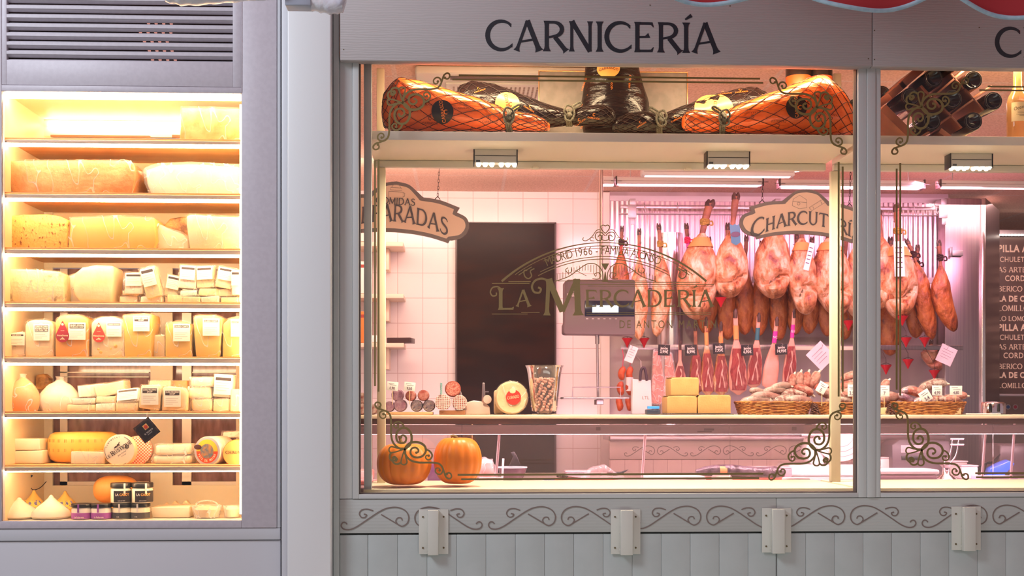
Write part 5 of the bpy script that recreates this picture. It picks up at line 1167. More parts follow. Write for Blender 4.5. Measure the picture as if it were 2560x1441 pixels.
mb = MB(); mb.tube([(0, 0, h_*.9), (.001, 0, h_*1.3), (.0, .005, Z(1036, .03)-q.z)], .0011, 5); put('cord', mb, M('white cord', (.8, .7, .6)), t)
# level 8: jars, tetillas, small packs
def jar(px, py1, rpx, hpx, Y, z0, lab, kind, group):
    c = W(px, py1, Y); r = rpx*SC(Y); h = hpx*SC(Y); t = thing('glass_jar', (c.x, Y, z0), lab, 'jar', group)
    lidh = h*.24; cont = {'casot': M('cream jar filling', (.90, .80, .58), rough=.15, coat=.6), 'yog': M('white jar filling', (.93, .85, .74), rough=.15, coat=.6), 'dark': M('cream jar filling', (.90, .80, .58))}[kind]
    mb = MB(); mb.lathe([(r*.9, .0005), (r, .003), (r, h-lidh-.006), (r*.88, h-lidh)], n=28); put('jar_body', mb, cont, t)
    mb = MB(); mb.lathe([(r*.95, h-lidh+.0003), (r*1.02, h-lidh+.001), (r*1.02, h-.002), (r*.97, h), (.001, h)], n=28); put('lid', mb, black_m, t)
    z1 = h*(.05 if kind != 'casot' else .06); z2 = h*(.62 if kind == 'casot' else .42); a0, a1 = (-118, 20) if kind == 'casot' else (-180, 0); n = 16; th = [math.radians(a0+(a1-a0)*i/n) for i in range(n+1)]
    lm = {'casot': M('black jar label', (.03, .025, .03), rough=.5), 'yog': M('purple jar label', (.38, .10, .42), rough=.5), 'dark': M('slate jar label', (.07, .07, .08), rough=.5)}[kind]
    mb = MB(); mb.add([(r*1.015*math.cos(a), r*1.015*math.sin(a), z) for z in (z1, z2) for a in th], [(i, i+1, n+2+i, n+1+i) for i in range(n)], 0, True); lb = put('jar_label', mb, lm, t)
    def wrap_text(txt, size, x0, z, mt, nm):
        tt = text_mb(txt, size, .9, .02, 0, 'LEFT'); mb = MB(); mb.add([(r*1.03*math.sin((v[0]+x0)/r), -r*1.03*math.cos((v[0]+x0)/r), v[2]+z) for v in tt.v], tt.f); put(nm, mb, mt, lb)
    orgp = M('orange jar print', (.95, .40, .08), rough=.5)
    if kind == 'casot': wrap_text('LA', .0125, -.012, h*.38, lcard, 'label_lettering'); wrap_text('CASOT', .0125, .004, h*.38, orgp, 'label_lettering'); wrap_text('QUESO CON TRUFA', .0032, -.002, h*.12, lcard, 'label_lettering')
    elif kind == 'yog': wrap_text('La Pallaresa', .0085, -.018, h*.10, lcard, 'label_lettering')
    else: wrap_text('trufa', .006, -.012, h*.12, lcard, 'label_lettering')
    mb = MB(); xk = .55 if kind == 'casot' else -.05; aa = math.asin(xk); 
    mb.add([(r*1.03*math.sin(aa+d), -r*1.03*math.cos(aa+d), z) for z in (h*.45, h-.001) for d in (-.09, .09)], [(0, 1, 3, 2)]); put('seal_strip', mb, M('purple jar label', (.38, .10, .42)) if kind == 'yog' else M('white seal strip', (.75, .68, .60)), t)
    return h
GJ = 'jars on the cabinet floor'
hj = jar(306, 1300, 24, 38, .10, zB, 'dark lidded jar at the bottom left under the LA CASOT jars', 'dark', GJ); hj2 = jar(351, 1300, 23.5, 38, .10, zB, 'dark lidded jar at the bottom right under the LA CASOT jars', 'dark', GJ)
jar(303, 1262, 25, 50, .10, zB+hj+.0005, 'black labelled LA CASOT jar on top, left', 'casot', GJ); jar(356, 1262, 25.5, 50, .10, zB+hj2+.0005, 'black labelled LA CASOT jar on top, right', 'casot', GJ)
jar(205, 1300, 25, 38, .09, zB, 'purple labelled yoghurt jar, left of the pair', 'yog', GJ); jar(254, 1300, 25, 38, .09, zB, 'purple labelled yoghurt jar, right of the pair', 'yog', GJ)
jar(330, 1300, 22, 38, .20, zB, 'dark lidded jar hidden behind the front jars', 'dark', GJ)
a, b = W(232, 1192, .26), W(340, 1246, .26)
t = thing('round_cheese', ((a.x+b.x)/2, .28, zB+.04), 'round yellow cheese behind the jars on the cabinet floor, upper one', 'cheese'); mb = MB(); mb.blob((0, 0, (a.z-zB-.04)/2+.002), ((b.x-a.x)/2, .07, (a.z-zB-.04)/2), p=.75, nu=28, nv=14); put('cheese_body', mb, ch_org, t); t.location.z = zB+.0405
t = thing('round_cheese', (X(262, .28), .28, zB), 'flat yellow cheese under the round one behind the jars', 'cheese'); mb = MB(); mb.lathe([(.001, 0), (.055, .0005), (.062, .012), (.062, .028), (.055, .0395), (.001, .04)], n=30); put('cheese_body', mb, ch_yel, t)
def tetilla(px, top, wpx, Y, mat, lab, lbl=False):
    c = W(px, top, Y); R_ = wpx*SC(Y)/2; H = c.z-zB; t = thing('cone_cheese', (c.x, Y, zB), lab, 'cheese')
    mb = MB(); mb.lathe([(.001, 0), (R_*.9, .0004), (R_, H*.10), (R_*.93, H*.28), (R_*.66, H*.50), (R_*.33, H*.72), (R_*.14, H*.88), (R_*.08, H*.97), (.001, H)], n=30); put('cheese_body', mb, mat, t)
    if lbl:
        mb = MB(); n = 10; z0, z1 = H*.30, H*.62; r0, r1 = R_*.96, R_*.62
        th = [math.radians(-145+110*i/n) for i in range(n+1)]
        mb.add([(r*math.cos(a), r*math.sin(a), z) for r, z in ((r0, z0), (r1, z1)) for a in th], [(i, i+1, n+2+i, n+1+i) for i in range(n)], 0, True); lb = put('blue_label', mb, M('blue yellow label', (.10, .12, .35), (.85, .55, .10), 90, .45, lo=.45, hi=.5), t)
    return t
tetilla(85, 1226, 76, .24, ch_yel, 'yellow cone cheese with blue label at the back left', True); tetilla(163, 1228, 76, .26, ch_yel, 'yellow cone cheese with blue label behind the purple jars', True)
tetilla(48, 1244, 100, .13, ch_white, 'white cone cheese in the front left corner of the cabinet floor'); tetilla(128, 1238, 96, .12, ch_white, 'white cone cheese left of the purple jars')
pack(378, 1268, 474, 1300, 8, .11, .12, box_p, 'low white carton right of the jars on the cabinet floor', 0, wrap=None, name='cheese_box')
t, o = cheese('row of pale triangular cheeses standing behind the carton', [(395, 1290), (415, 1256), (425, 1268), (436, 1252), (450, 1266), (464, 1250), (480, 1268), (492, 1256), (500, 1290)], 8, .26, .03, ch_pale, 'cheese_triangles', floor=False)
for cx, top, w_, lab in [(517, 1252, 76, 'clear handled basket of small cheeses at the cabinet floor'), (580, 1266, 46, 'clear tub of small cheeses at the right end of the cabinet floor')]:
    c = W(cx, top, .12); R_ = w_*SC(.12)/2; H = 30*SC(.12); t = thing('plastic_basket', (c.x, .12, zB), lab, 'basket')
    mb = MB(); mb.lathe([(R_*.8, .0005), (R_, H), (R_*.97, H), (R_*.78, .003), (.001, .003)], n=28, cap=False); put('tub', mb, film2, t)
    mb = MB(); mb.lathe([(R_*.72, .004), (R_*.85, H*.7), (R_*.5, H*.95), (.001, H)], n=24); put('filling', mb, ch_pale, t)
    if w_ > 60: mb = MB(); mb.tube(arc(0, H, R_*.7, (c.z-zB)-H, 0, 180, 16) and [(p[0], 0, p[1]) for p in arc(0, H, R_*.7, (c.z-zB)-H, 0, 180, 16)], .003, 6); put('handle', mb, film2, t)
# ================================================================ hams on the back wall
def ham_mat(name, c1, c2, c3, sc=15):
    m = bpy.data.materials.new(name); m.use_nodes = True; n = m.node_tree; b = n.nodes['Principled BSDF']; b.inputs['Roughness'].default_value = .38; b.inputs['Coat Weight'].default_value = .25; b.inputs['Coat Roughness'].default_value = .3
    t_ = n.nodes.new('ShaderNodeTexCoord'); s_ = n.nodes.new('ShaderNodeMapping'); s_.inputs['Scale'].default_value = (1, 1, .55); nz = n.nodes.new('ShaderNodeTexNoise'); nz.inputs['Scale'].default_value = sc; nz.inputs['Detail'].default_value = 6; nz.inputs['Roughness'].default_value = .6; nz.inputs['Distortion'].default_value = .6
    r = n.nodes.new('ShaderNodeValToRGB'); r.color_ramp.elements[0].position = .38; r.color_ramp.elements[0].color = (*c1, 1); r.color_ramp.elements[1].position = .66; r.color_ramp.elements[1].color = (*c3, 1); e = r.color_ramp.elements.new(.52); e.color = (*c2, 1)
    n.links.new(t_.outputs['Object'], s_.inputs[0]); n.links.new(s_.outputs[0], nz.inputs['Vector']); n.links.new(nz.outputs['Fac'], r.inputs[0]); n.links.new(r.outputs[0], b.inputs['Base Color'])
    n2 = n.nodes.new('ShaderNodeTexNoise'); n2.inputs['Scale'].default_value = 28; n2.inputs['Detail'].default_value = 5; bp = n.nodes.new('ShaderNodeBump'); bp.inputs['Strength'].default_value = .9; bp.inputs['Distance'].default_value = .025
    n.links.new(s_.outputs[0], n2.inputs['Vector']); n.links.new(n2.outputs['Fac'], bp.inputs['Height']); n.links.new(bp.outputs[0], b.inputs['Normal']); return m
fat = ham_mat('cured ham fat', (.84, .58, .38), (.62, .27, .11), (.20, .04, .015))
tan = ham_mat('cured ham skin', (.52, .17, .035), (.34, .085, .016), (.12, .022, .008))
cutm = ham_mat('ham meat side', (.62, .34, .22), (.42, .15, .08), (.22, .05, .03), 11)
hoofm = M('dark hoof', (.05, .025, .02), (.10, .05, .035), 30, .5, bump=.3)
shankm = M('dried shank skin', (.34, .13, .06), (.20, .07, .035), 16, .5, bump=.3)
ropeg = M('gold rope', (.55, .36, .08), (.30, .18, .03), 200, .7, bump=.6, bsc=200); ropeb = M('black rope', (.04, .015, .015), rough=.8); ropep = M('pink rope', (.75, .03, .12), rough=.6)
band_o = M('orange paper band', (.85, .34, .10), rough=.5); band_m = M('magenta label', (.70, .03, .35), rough=.4); band_r = M('red net sleeve', (.62, .05, .04), rough=.5); band_b = M('blue ribbon label', (.012, .16, .24), rough=.4)
def ham(lab, hoof, mid, bot, wpx, Y, mat=fat, rope=None, band=None, tag=None, sd=0, deep=.75, neck=.42, group='whole hams hanging on the upper rail', face=True, sleeve=None, hook=True):
    """hoof, mid, bot: pixels of hoof tip, body centre at its widest, bottom tip"""
    H, C, B = W(*hoof, Y), W(*mid, Y), W(*bot, Y); rw = wpx*SC(Y)/2; org = Vector((C.x, Y, B.z)); t = thing('cured_ham', org, lab, 'ham', group)
    rnd = random.Random(sd*7+3); N = 48; n = 30; rs = []; ctr = []
    Hh = H-org; Cc = C-org; L = Hh.z
    ax = cat([(Hh.x, Hh.z), (Hh.x*.62+Cc.x*.38, Hh.z*.78+Cc.z*.22), (Hh.x*.2+Cc.x*.8, Hh.z*.42+Cc.z*.58), (Cc.x, Cc.z), ((B-org).x, 0)], 8)
    zc = Cc.z
    for i in range(N+1):
        f = i/N*(len(ax)-1); k = min(int(f), len(ax)-2); p = ax[k].lerp(ax[k+1], f-k); u = (L-p[1])/L; ub = (L-zc)/L
        if u < ub:
            q = u/ub; r = rw*(.17+.03*math.sin(q*9) + (.83)*max(0, (q-neck)/(1-neck))**1.0*(1.55-.55*max(0, (q-neck)/(1-neck)))) if q > neck else rw*(.19-.05*(q/neck)+.02*(q < .2))
            if q > neck: x_ = (q-neck)/(1-neck); r = rw*(.14+.86*math.sin(x_*PI/2)**.95)
        else:
            q = (u-ub)/(1-ub); r = rw*math.sqrt(max(.004, 1-q**2.3))
        rs.append(r); ctr.append(p)
    rings = []
    for i in range(N+1):
        ring = []
        for j in range(n):
            a = 2*PI*j/n; d = 1+.10*noise.noise(Vector((math.cos(a)*1.2+sd, math.sin(a)*1.2, i*.22)))
            x = rs[i]*d*math.cos(a); y = rs[i]*deep*d*math.sin(a); z = ctr[i][1]
            q = (L-z)/L
            if face and math.sin(a) < 0:                            # sunken lean side with a fleshy fold
                fz = (z/zc); cxn = math.cos(a)
                fold = math.exp(-((fz-.60-.16*cxn+.08*math.sin(cxn*4+sd))/.085)**2)*(1-abs(cxn)**3); y += fold*rw*.62
                lump = math.exp(-((fz-.28)/.20)**2)*(1-abs(cxn)**2); y -= lump*rw*.34
            ring.append((ctr[i][0]+x, y, z))
        rings.append(ring)
    k0 = next((i for i in range(N+1) if (L-ctr[i][1])/L > (L-zc)/L*(neck+.03)), 8)
    mb = MB(); mb.loft(rings[k0-1:]); put('meat_body', mb, mat, t)
    mb = MB(); mb.loft(rings[1:k0]); put('shank', mb, shankm, t)
    # hoof: two toes
    mb = MB(); hx, hz = ctr[0]; d = Vector((ctr[0][0]-ctr[5][0], 0, ctr[0][1]-ctr[5][1])).normalized()
    for sx in (-1, 1):
        px_ = hx+sx*rw*.10; mb.tube([(px_*.0+ctr[4][0]+sx*rw*.06, 0, ctr[4][1]), (px_, 0, hz), (px_+d.x*.02+sx*.002, 0, hz+d.z*.022)], [rw*.17, rw*.15, rw*.05], 9)
    put('hoof', mb, hoofm, t)
    ri = max(2, k0-6); rc = ctr[ri]; rr = rs[ri]
    if rope:
        mb = MB(); 
        for k in range(4): mb.tube([(rc[0]+(rr+.006)*math.cos(2*PI*i/12), (rr+.006)*math.sin(2*PI*i/12), rc[1]+.016-k*.009+.004*math.sin(i+k)) for i in range(13)], .006, 6, cap=False)
        mb.tube(cat([(rc[0]+rr, -.01, rc[1]), (rc[0]+rr+.022, -.014, rc[1]+.006), (rc[0]+rr+.028, -.012, rc[1]-.016), (rc[0]+rr+.01, -.01, rc[1]-.018)], 5), .005, 6); put('rope', mb, rope, t)
    if band:
        i0 = k0+1; mb = MB(); c_ = ctr[i0]; r_ = rs[i0]*1.12+.006; r2 = rs[i0+4]*1.05+.004; c2 = ctr[i0+4]
        mb.loft([[(c_[0]+r_*math.cos(a), r_*.85*math.sin(a), c_[1]) for a in [2*PI*j/20 for j in range(20)]], [(c2[0]+r2*math.cos(a), r2*.85*math.sin(a), c2[1]) for a in [2*PI*j/20 for j in range(20)]]], cap=False); put('paper_band', mb, band, t)
    if sleeve:
        a0 = max(2, k0-9); rg = [[(ctr[i][0]+(p[0]-ctr[i][0])*1.14, p[1]*1.14-.001, p[2]) for p in rings[i]] for i in range(a0, a0+9)]; mb = MB(); mb.loft(rg, cap=False); put('sleeve', mb, sleeve, t)
    if tag:
        kind, tx, ty, tw, thh, ang, mt = tag; q = W(tx, ty, Y-rw*.8)-org; w_, h_ = tw*SC(Y)/2, thh*SC(Y)/2; mb = MB()
        pts = [(-w_, h_), (w_, h_), (w_, -h_), (-w_, -h_)] if kind == 'card' else [(-w_, h_), (-w_*.4, h_*.85), (0, h_*.98), (w_*.4, h_*.85), (w_, h_), (w_*.9, -h_*.75), (0, -h_), (-w_*.9, -h_*.75)]
        mb.prism(pts, -.0015, 0); mb.xf(Matrix.Translation((q.x, -rw*deep-.012, q.z)) @ Matrix.Rotation(-math.radians(ang), 4, 'Y')); tg = put('label_tag', mb, mt, t)
        mb = MB()
        if kind == 'ribbon': mb.blob((0, -.002, 0), (w_*.95, .001, h_*.25))
        else:
            for k in range(5): mb.box(-w_*.7, -.0022, h_*(.6-.28*k), w_*.6, -.0016, h_*(.66-.28*k))
        mb.xf(Matrix.Translation((q.x, -rw*deep-.012, q.z)) @ Matrix.Rotation(-math.radians(ang), 4, 'Y')); put('tag_print', mb, M('tag dark print', (.08, .05, .09), rough=.5), tg)
    if hook:
        mb = MB(); mb.tube(cat([(rc[0], .0, rc[1]+.02), (rc[0]+.02, .05, rc[1]+.05), (rc[0]+.01, .10, rc[1]+.08)], 5), .0028, 6); put('hook', mb, steel_r, t)
    return t
YF, YM = 3.10, 3.33
ham('large pale ham with gold rope and orange band, leftmost of the big front row', (1776, 507), (1745, 690), (1740, 800), 104, YF, fat, ropeg, band_o, None, 1)
ham('large ham with blue ribbon label, second of the big front row', (1840, 490), (1827, 672), (1822, 746), 88, YF-.03, fat, None, None, ('ribbon', 1838, 587, 26, 54, 4, band_b), 2, neck=.48)
ham('broad orange skinned ham hanging under the left half of the CHARCUTERÍA sign', (1945, 520), (1931, 668), (1935, 748), 96, YF, fat, None, None, None, 3, neck=.3)
ham('pale ham with orange band and long white card, under the middle of the sign', (2003, 530), (2005, 690), (2015, 788), 74, YF-.02, fat, None, band_o, ('card', 2022, 642, 14, 70, -14, card), 4, neck=.4)
ham('big ham with orange band left of the cream post', (2068, 530), (2077, 690), (2095, 790), 104, YF, fat, None, band_o, None, 5, neck=.4)
ham('big ham half hidden behind the window post, left side', (2135, 540), (2146, 715), (2150, 800), 84, YF, fat, None, None, None, 6)
ham('pale ham just right of the window post', (2195, 530), (2206, 680), (2205, 772), 84, YF, fat, None, None, None, 7)
ham('ham with gold rope and tall white label in the second window', (2243, 520), (2246, 700), (2250, 800), 94, YF-.04, fat, ropeg, band_o, ('card', 2247, 648, 26, 88, 2, card), 8, neck=.46)
ham('slim orange ham with black hoof and red cord, second from the right end', (2268, 604), (2305, 740), (2330, 850), 52, YF+.05, tan, ropeb, None, None, 9, face=False, neck=.38)
ham('slim golden ham with pointed tip at the right end of the row', (2347, 608), (2354, 745), (2384, 830), 54, YF, tan, ropeb, None, None, 10, face=False, neck=.40)
ham('slim ham in a red sleeve with dark hoof, leftmost on the wall', (1555, 573), (1552, 700), (1560, 790), 42, YF+.1, tan, ropeb, None, None, 11, sleeve=band_r, face=False)
ham('slim ham in a red sleeve, second from the left on the wall', (1598, 580), (1598, 740), (1596, 850), 46, YF+.05, fat, None, None, None, 12, sleeve=band_r, face=False)
ham('pale slim ham with gold rope left of the polished column', (1647, 567), (1655, 730), (1642, 842), 50, YF+.05, fat, ropeg, None, None, 13, face=False)
ham('dark shanked ham with pink rope and magenta label between the polished column and the big hams', (1716, 566), (1722, 700), (1722, 790), 50, YM, tan, ropep, None, None, 14, sleeve=band_m, face=False)
# second row, behind
GB = 'hams in the back row on the upper rail'
for i, (x, w_, b_, top) in enumerate([(1768, 54, 836, 600), (1815, 50, 850, 565), (1862, 50, 838, 596), (1900, 48, 842, 610), (1945, 50, 852, 600), (1988, 46, 838, 590), (2026, 50, 836, 600), (2064, 46, 842, 600), (2112, 50, 850, 590), (2170, 52, 836, 590), (2222, 60, 890, 600), (2290, 54, 846, 620)]):
    ham('dark orange ham in the back row, '+['partly behind the leftmost big ham', 'between the first two big hams', 'just right of the ham with the blue label', 'left of the ham under the sign', 'behind the broad ham under the sign', 'right behind the broad ham under the sign', 'behind the ham with the long white card', 'left of the cream post', 'behind the cream post', 'behind the window post', 'low hanging, right of the window post', 'behind the slim hams of the second window'][i],
        (x+4, top), (x, b_-78), (x+(-3, 4, 0)[i % 3], b_), w_, YM, tan, ropeb if i % 2 else None, None, None, 20+i, face=False, neck=.40, group=GB)
ham('short dark ham hanging low under the right end of the lower rail', (2328, 858), (2325, 890), (2345, 928), 46, YM, cutm, None, None, None, 41, face=True, neck=.1, group=None)
# rails
t = thing('hanging_rail', (X(1940, 3.4), 3.42, Z(515, 3.4)), 'upper steel rail of the ham wall with its brackets', 'rail'); o = t.location
def rl(x0, x1, y0, y1, Y, d=.012): m = MB(); a, b = W(x0, y0, Y)-o, W(x1, y1, Y)-o; m.rbox(a.x, Y-o.y, b.z, b.x, Y-o.y+d, a.z, .001); return m
put('bar', rl(1552, 2370, 512, 526, 3.40), steel, t)
put('bar', rl(1548, 2365, 533, 540, 3.52, .02), steel_r, t)
for x in (1582, 1945, 2360):
    mb = rl(x-7, x+7, 497, 512, 3.40, .10); mb.merge(rl(x-12, x+9, 512, 545, 3.385, .010)); mb.merge(rl(x-5, x+5, 545, 562, 3.39, .008)); put('bracket', mb, steel_r, t)
for x in (1610, 1693, 2150, 2180, 2282, 2335):
    mb = MB(); q = W(x, 512, 3.39)-o; mb.tube(cat([(q.x, -.035, q.z+.012), (q.x, -.05, q.z-.01), (q.x+.008, -.05, q.z-.05), (q.x+.016, -.05, q.z-.062), (q.x+.022, -.05, q.z-.045)], 5), .0026, 6); put('hook', mb, steel_r, t)
t = thing('hanging_rail', (X(1980, 3.25), 3.25, Z(870, 3.25)), 'lower steel rail for the cut hams and packs', 'rail'); o = t.location
put('bar', rl(1552, 2408, 862, 876, 3.25, .006), steel, t); put('bar', rl(1975, 2140, 866, 876, 3.24, .005), cream, t)
for x in (1585, 2360): put('bracket', rl(x-6, x+6, 860, 878, 3.26, .30), steel_r, t)
t = thing('shelf_bracket', W(2378, 640, 3.40), 'small steel angle bracket on the side of the steel cabinet', 'bracket'); mb = MB(); mb.rbox(-.01, -.005, 0, .08, .018, .035, .002); put('plate', mb, steel_r, t); mb = MB(); mb.rbox(-.012, -.012, -.01, .004, -.006, .06, .002); put('clamp', mb, steel, t)
# red drip cups
red = M('red drip cup', (.55, .015, .03), rough=.3); cup = None
for i, (x, y, Y) in enumerate([(1802, 757, 3.0), (2121, 815, 3.0), (2256, 803, 3.0), (2265, 857, 3.02), (2312, 857, 3.02), (2215, 925, 3.1), (2270, 911, 3.1), (2336, 938, 3.1), (1568, 858, 3.22), (1610, 858, 3.22)]):
    q = W(x, y+12, Y); lab = 'red cone drip cup '+['under the ham with the blue label', 'between the cream post and the window post', 'under the ham with the tall white label', 'lower left of the pair above the lower rail', 'lower right of the pair above the lower rail', 'left of three below the lower rail', 'middle of three below the lower rail', 'lowest of all, above the right basket', 'at the left end of the lower rail', 'second from left at the lower rail'][i]
    if cup is None:
        cup = thing('drip_cup', q, lab, 'drip cup', 'red drip cups under the hams'); R_ = 15*SC(3.0)
        mb = MB(); mb.lathe([(.002, 0), (R_*.5, .035), (R_, .062), (R_*.96, .062), (R_*.45, .037), (.001, .006)], n=22); put('cone', mb, red, cup)
        mb = MB(); mb.tube([(0, 0, .05), (0, 0, .10), (0, .15, .21)], .0015, 5); mb.tube([(-.035, 0, .062), (0, 0, .075), (.035, 0, .062)], .0015, 5); put('wire', mb, ropeb, cup)
    else: dup(cup, q, lab)
# cut ham pieces hanging on the lower rail
redmeat = ham_mat('red ham meat', (.34, .045, .04), (.24, .03, .03), (.62, .30, .24), 9); pinkfat = M('pink fat', (.80, .42, .34), (.70, .32, .22), 9, .4)
def halfham(lab, top, bot, wpx, Y, body, facem, band=None, pinkface=False, sd=0):
    A, B = W(*top, Y), W(*bot, Y); rw = wpx*SC(Y)/2; org = Vector((B.x, Y, B.z)); t = thing('boned_ham', org, lab, 'ham', 'boned hams on the lower rail'); L = A.z-B.z; dx = A.x-B.x; rings = []; N = 18; n = 18
    prof = []
    for i in range(N+1):
        u = i/N; r = rw*(.26 if u < .34 else .26+.74*math.sin(min(1, (u-.34)/.42)*PI/2)); r *= math.sqrt(max(.03, 1-max(0, (u-.9)/.1)**2)); prof.append((dx*(1-u), r, L*(1-u)))
    for cx, r, z in prof:
        rings.append([(cx+r*math.cos(2*PI*j/n), max(-.30*r, .55*r*math.sin(2*PI*j/n)), z) for j in range(n)])
    mb = MB(); mb.loft(rings); put('meat_body', mb, body, t)
    if not pinkface:                                                       # lean cut face
        P = prof[8:-1]; mb = MB(); pts = [(c-r*.80*(1+.12*math.sin(i*1.3+sd)), z) for i, (c, r, z) in enumerate(P)]+[(c+r*.80*(1+.12*math.sin(i*1.7+sd)), z) for i, (c, r, z) in reversed(list(enumerate(P)))]
        mb.prism(pts, -.34*max(p[1] for p in prof)-.002, 0); put('cut_face', mb, facem, t)
        mb = MB(); yv = -.34*max(p[1] for p in prof)-.003; c0 = P[3][0]
        mb.ribbon(cat([(P[1][0], P[1][2]), (c0+.008, P[3][2]), (P[5][0]-.004, P[5][2]), (P[8][0]-.016, P[8][2])], 5), [.006+.004*math.sin(i) for i in range(16)], yv); mb.ribbon(cat([(P[4][0], P[4][2]), (P[6][0]+.012, P[6][2]), (P[8][0]+.020, P[8][2])], 5), .006, yv); put('fat_marbling', mb, pinkfat, t)
    mb = MB(); c, r, z = prof[0]; mb.tube([(c, 0, z-.04), (c, 0, z), (c+.003, 0, z+.02)], [rw*.24, rw*.26, rw*.12], 9); put('shank_end', mb, hoofm, t)
    if band:
        i0, i1 = 3, 6; mb = MB(); mb.loft([[(prof[i][0]+prof[i][1]*1.15*math.cos(a), prof[i][1]*.8*math.sin(a), prof[i][2]) for a in [2*PI*j/18 for j in range(18)]] for i in (i0, i1)], cap=False); put('paper_band', mb, band, t)
    return t
band_teal = M('teal band', (.04, .16, .20), rough=.4)
for a in [('boned ham with dark face behind the third price tag', (1738, 812), (1742, 985), 36, 3.15, shankm, redmeat), ('boned ham with orange shank left of the narrow netted one', (1765, 800), (1770, 990), 34, 3.13, fat, redmeat, band_o),
          ('netted white boned ham with orange shank', (1802, 812), (1803, 990), 38, 3.12, fat, redmeat, band_o), ('widest boned ham with two red cut faces', (1838, 780), (1846, 988), 46, 3.10, pinkfat, redmeat, band_o),
          ('boned ham with teal band and dark marbled face', (1897, 790), (1883, 972), 38, 3.13, pinkfat, redmeat, band_teal), ('pink boned ham with magenta band', (1942, 800), (1922, 974), 40, 3.10, pinkfat, redmeat, band_m, True),
          ('boned ham with second magenta band left of the white note', (1985, 780), (1970, 975), 34, 3.12, pinkfat, redmeat, band_m), ('netted pale ham hanging above the middle of the counter', (1700, 860), (1700, 985), 30, 3.15, pinkfat, redmeat)]:
    halfham(*a, sd=len(a[0]))
for txt, key in (('NC', 'pink boned ham'), ('GU', 'boned ham with second')):
    for hm in [o_ for o_ in COL.objects if str(o_.get('label', '')).startswith(key)]:
        bd = [c_ for c_ in hm.children if c_.name.startswith('paper_band')][0]; xs2 = [v.co.x for v in bd.data.vertices]; zs2 = [v.co.z for v in bd.data.vertices]; ys2 = min(v.co.y for v in bd.data.vertices)
        tt = text_mb(txt, .022, .85, 0, 0); mb = MB(); mb.merge(tt, Matrix.Translation(((min(xs2)+max(xs2))/2, ys2-.002, (min(zs2)+max(zs2))/2-.008))); put('band_lettering', mb, card, bd)
# sliced ham packs
for x0, y0, x1, y1, lab in [(1630, 878, 1660, 1012, 'left red and white vacuum pack of ham above the card reader'), (1660, 885, 1690, 1015, 'right vacuum pack of marbled ham beside the cheese blocks')]:
    a, b = W(x0, y0, 3.15), W(x1, y1, 3.15); t = thing('ham_pack', ((a.x+b.x)/2, 3.15, b.z), lab, 'ham pack'); w_, h_ = (b.x-a.x)/2, a.z-b.z
    mb = MB(); mb.prism([(-w_*.7, h_), (w_*.3, h_), (w_, h_*.5), (w_*1.1, h_*.15), (w_*.4, 0), (-w_*1.2, .01), (-w_, h_*.4)], 0, .03, 0, .006, 2, True, 1, .003); put('sliced_meat', mb, ham_mat('packed ham', (.75, .30, .20), (.60, .10, .06), (.85, .60, .50), 24), t)
    mb = MB(); mb.prism([(-w_*.8, h_*1.03), (w_*.4, h_*1.03), (w_*1.2, h_*.5), (w_*1.25, h_*.1), (w_*.4, -.004), (-w_*1.3, .0), (-w_*1.1, h_*.4)], -.006, .036, 0, .004, 2, True, 1, .004); put('vacuum_film', mb, film2, t)
# chorizo strings
cho = M('orange chorizo', (.62, .11, .03), (.42, .06, .02), 30, .35, bump=.3, bsc=60)
for x0, x1, lab in [(1557, 1547, 'left string of orange chorizo at the pole'), (1575, 1572, 'right string of orange chorizo with white band')]:
    a, b = W(x0, 915, 3.12), W(x1, 1030, 3.12); t = thing('chorizo_string', (b.x, 3.12, b.z), lab, 'chorizo'); d = a-b
    for k in range(3):
        mb = MB(); P = [d*(k/3+.02+.30*q/6)+Vector((.006*math.sin(q+k), 0, 0)) for q in range(7)]; mb.tube(P, [.008, .019, .022, .022, .022, .019, .008], 10); put('sausage', mb, cho, t)
    mb = MB(); mb.tube([d*.98, d+Vector((.004, 0, .06)), Vector((X(x0, 3.2)-b.x, .10, Z(872, 3.2)-b.z))], .002, 5); put('string', mb, ropep, t)
    if x0 > 1560: mb = MB(); mb.lathe([(.024, d.z*.45), (.024, d.z*.75)], (d.x*.6, 0, 0), 14, cap=False); put('paper_band', mb, card, t)
# hanging paper and tags
def note(lab, cx, cy, w, h, ang, Y, mt=card, lines=4, name='paper_note', category='note', text=None, group=None):
    q = W(cx, cy, Y); w_, h_ = w*SC(Y)/2, h*SC(Y)/2; t = thing(name, q, lab, category, group); R_ = Matrix.Rotation(-math.radians(ang), 4, 'Y')
    mb = MB(); mb.add([(-w_+2*w_*i/6, .004*math.sin(i*.9), sz*h_) for sz in (-1, 1) for i in range(7)], [(i, i+1, 8+i, 7+i) for i in range(6)], 0, True); mb.add([(-w_+2*w_*i/6, .004*math.sin(i*.9)+.0012, sz*h_) for sz in (-1, 1) for i in range(7)], [(i, i+1, 8+i, 7+i) for i in range(6)], 0, True); mb.xf(R_); p = put('sheet', mb, mt, t)
    mb = MB(); im = lcard if mt is hdrtag else M('note ink', (.16, .10, .16), rough=.6)
    if text:
        z = h_*.15
        for s_, sz in text: tt = text_mb(s_, sz, .85, .02, 0); mb.merge(tt, R_ @ Matrix.Translation((0, -.006, z))); z -= sz*1.1
    else:
        for k in range(lines): m2 = MB(); m2.box(-w_*.7, -.006, h_*(.5-.3*k), w_*(.6-.2*(k % 2)), -.005, h_*(.5-.3*k)+.0016); mb.merge(m2, R_)
    put('writing', mb, im, p)
    mb = MB(); mb.tube(cat([(0, -.004, h_*.6), (.006, -.010, h_*.8), (.004, 0, h_*1.1), (.003, 3.245-Y, h_*1.1+.01)], 4), .0015, 5); put('clip', mb, steel_r, t)
    return t
hdrtag = M('black price tag', (.025, .018, .022), rough=.5)
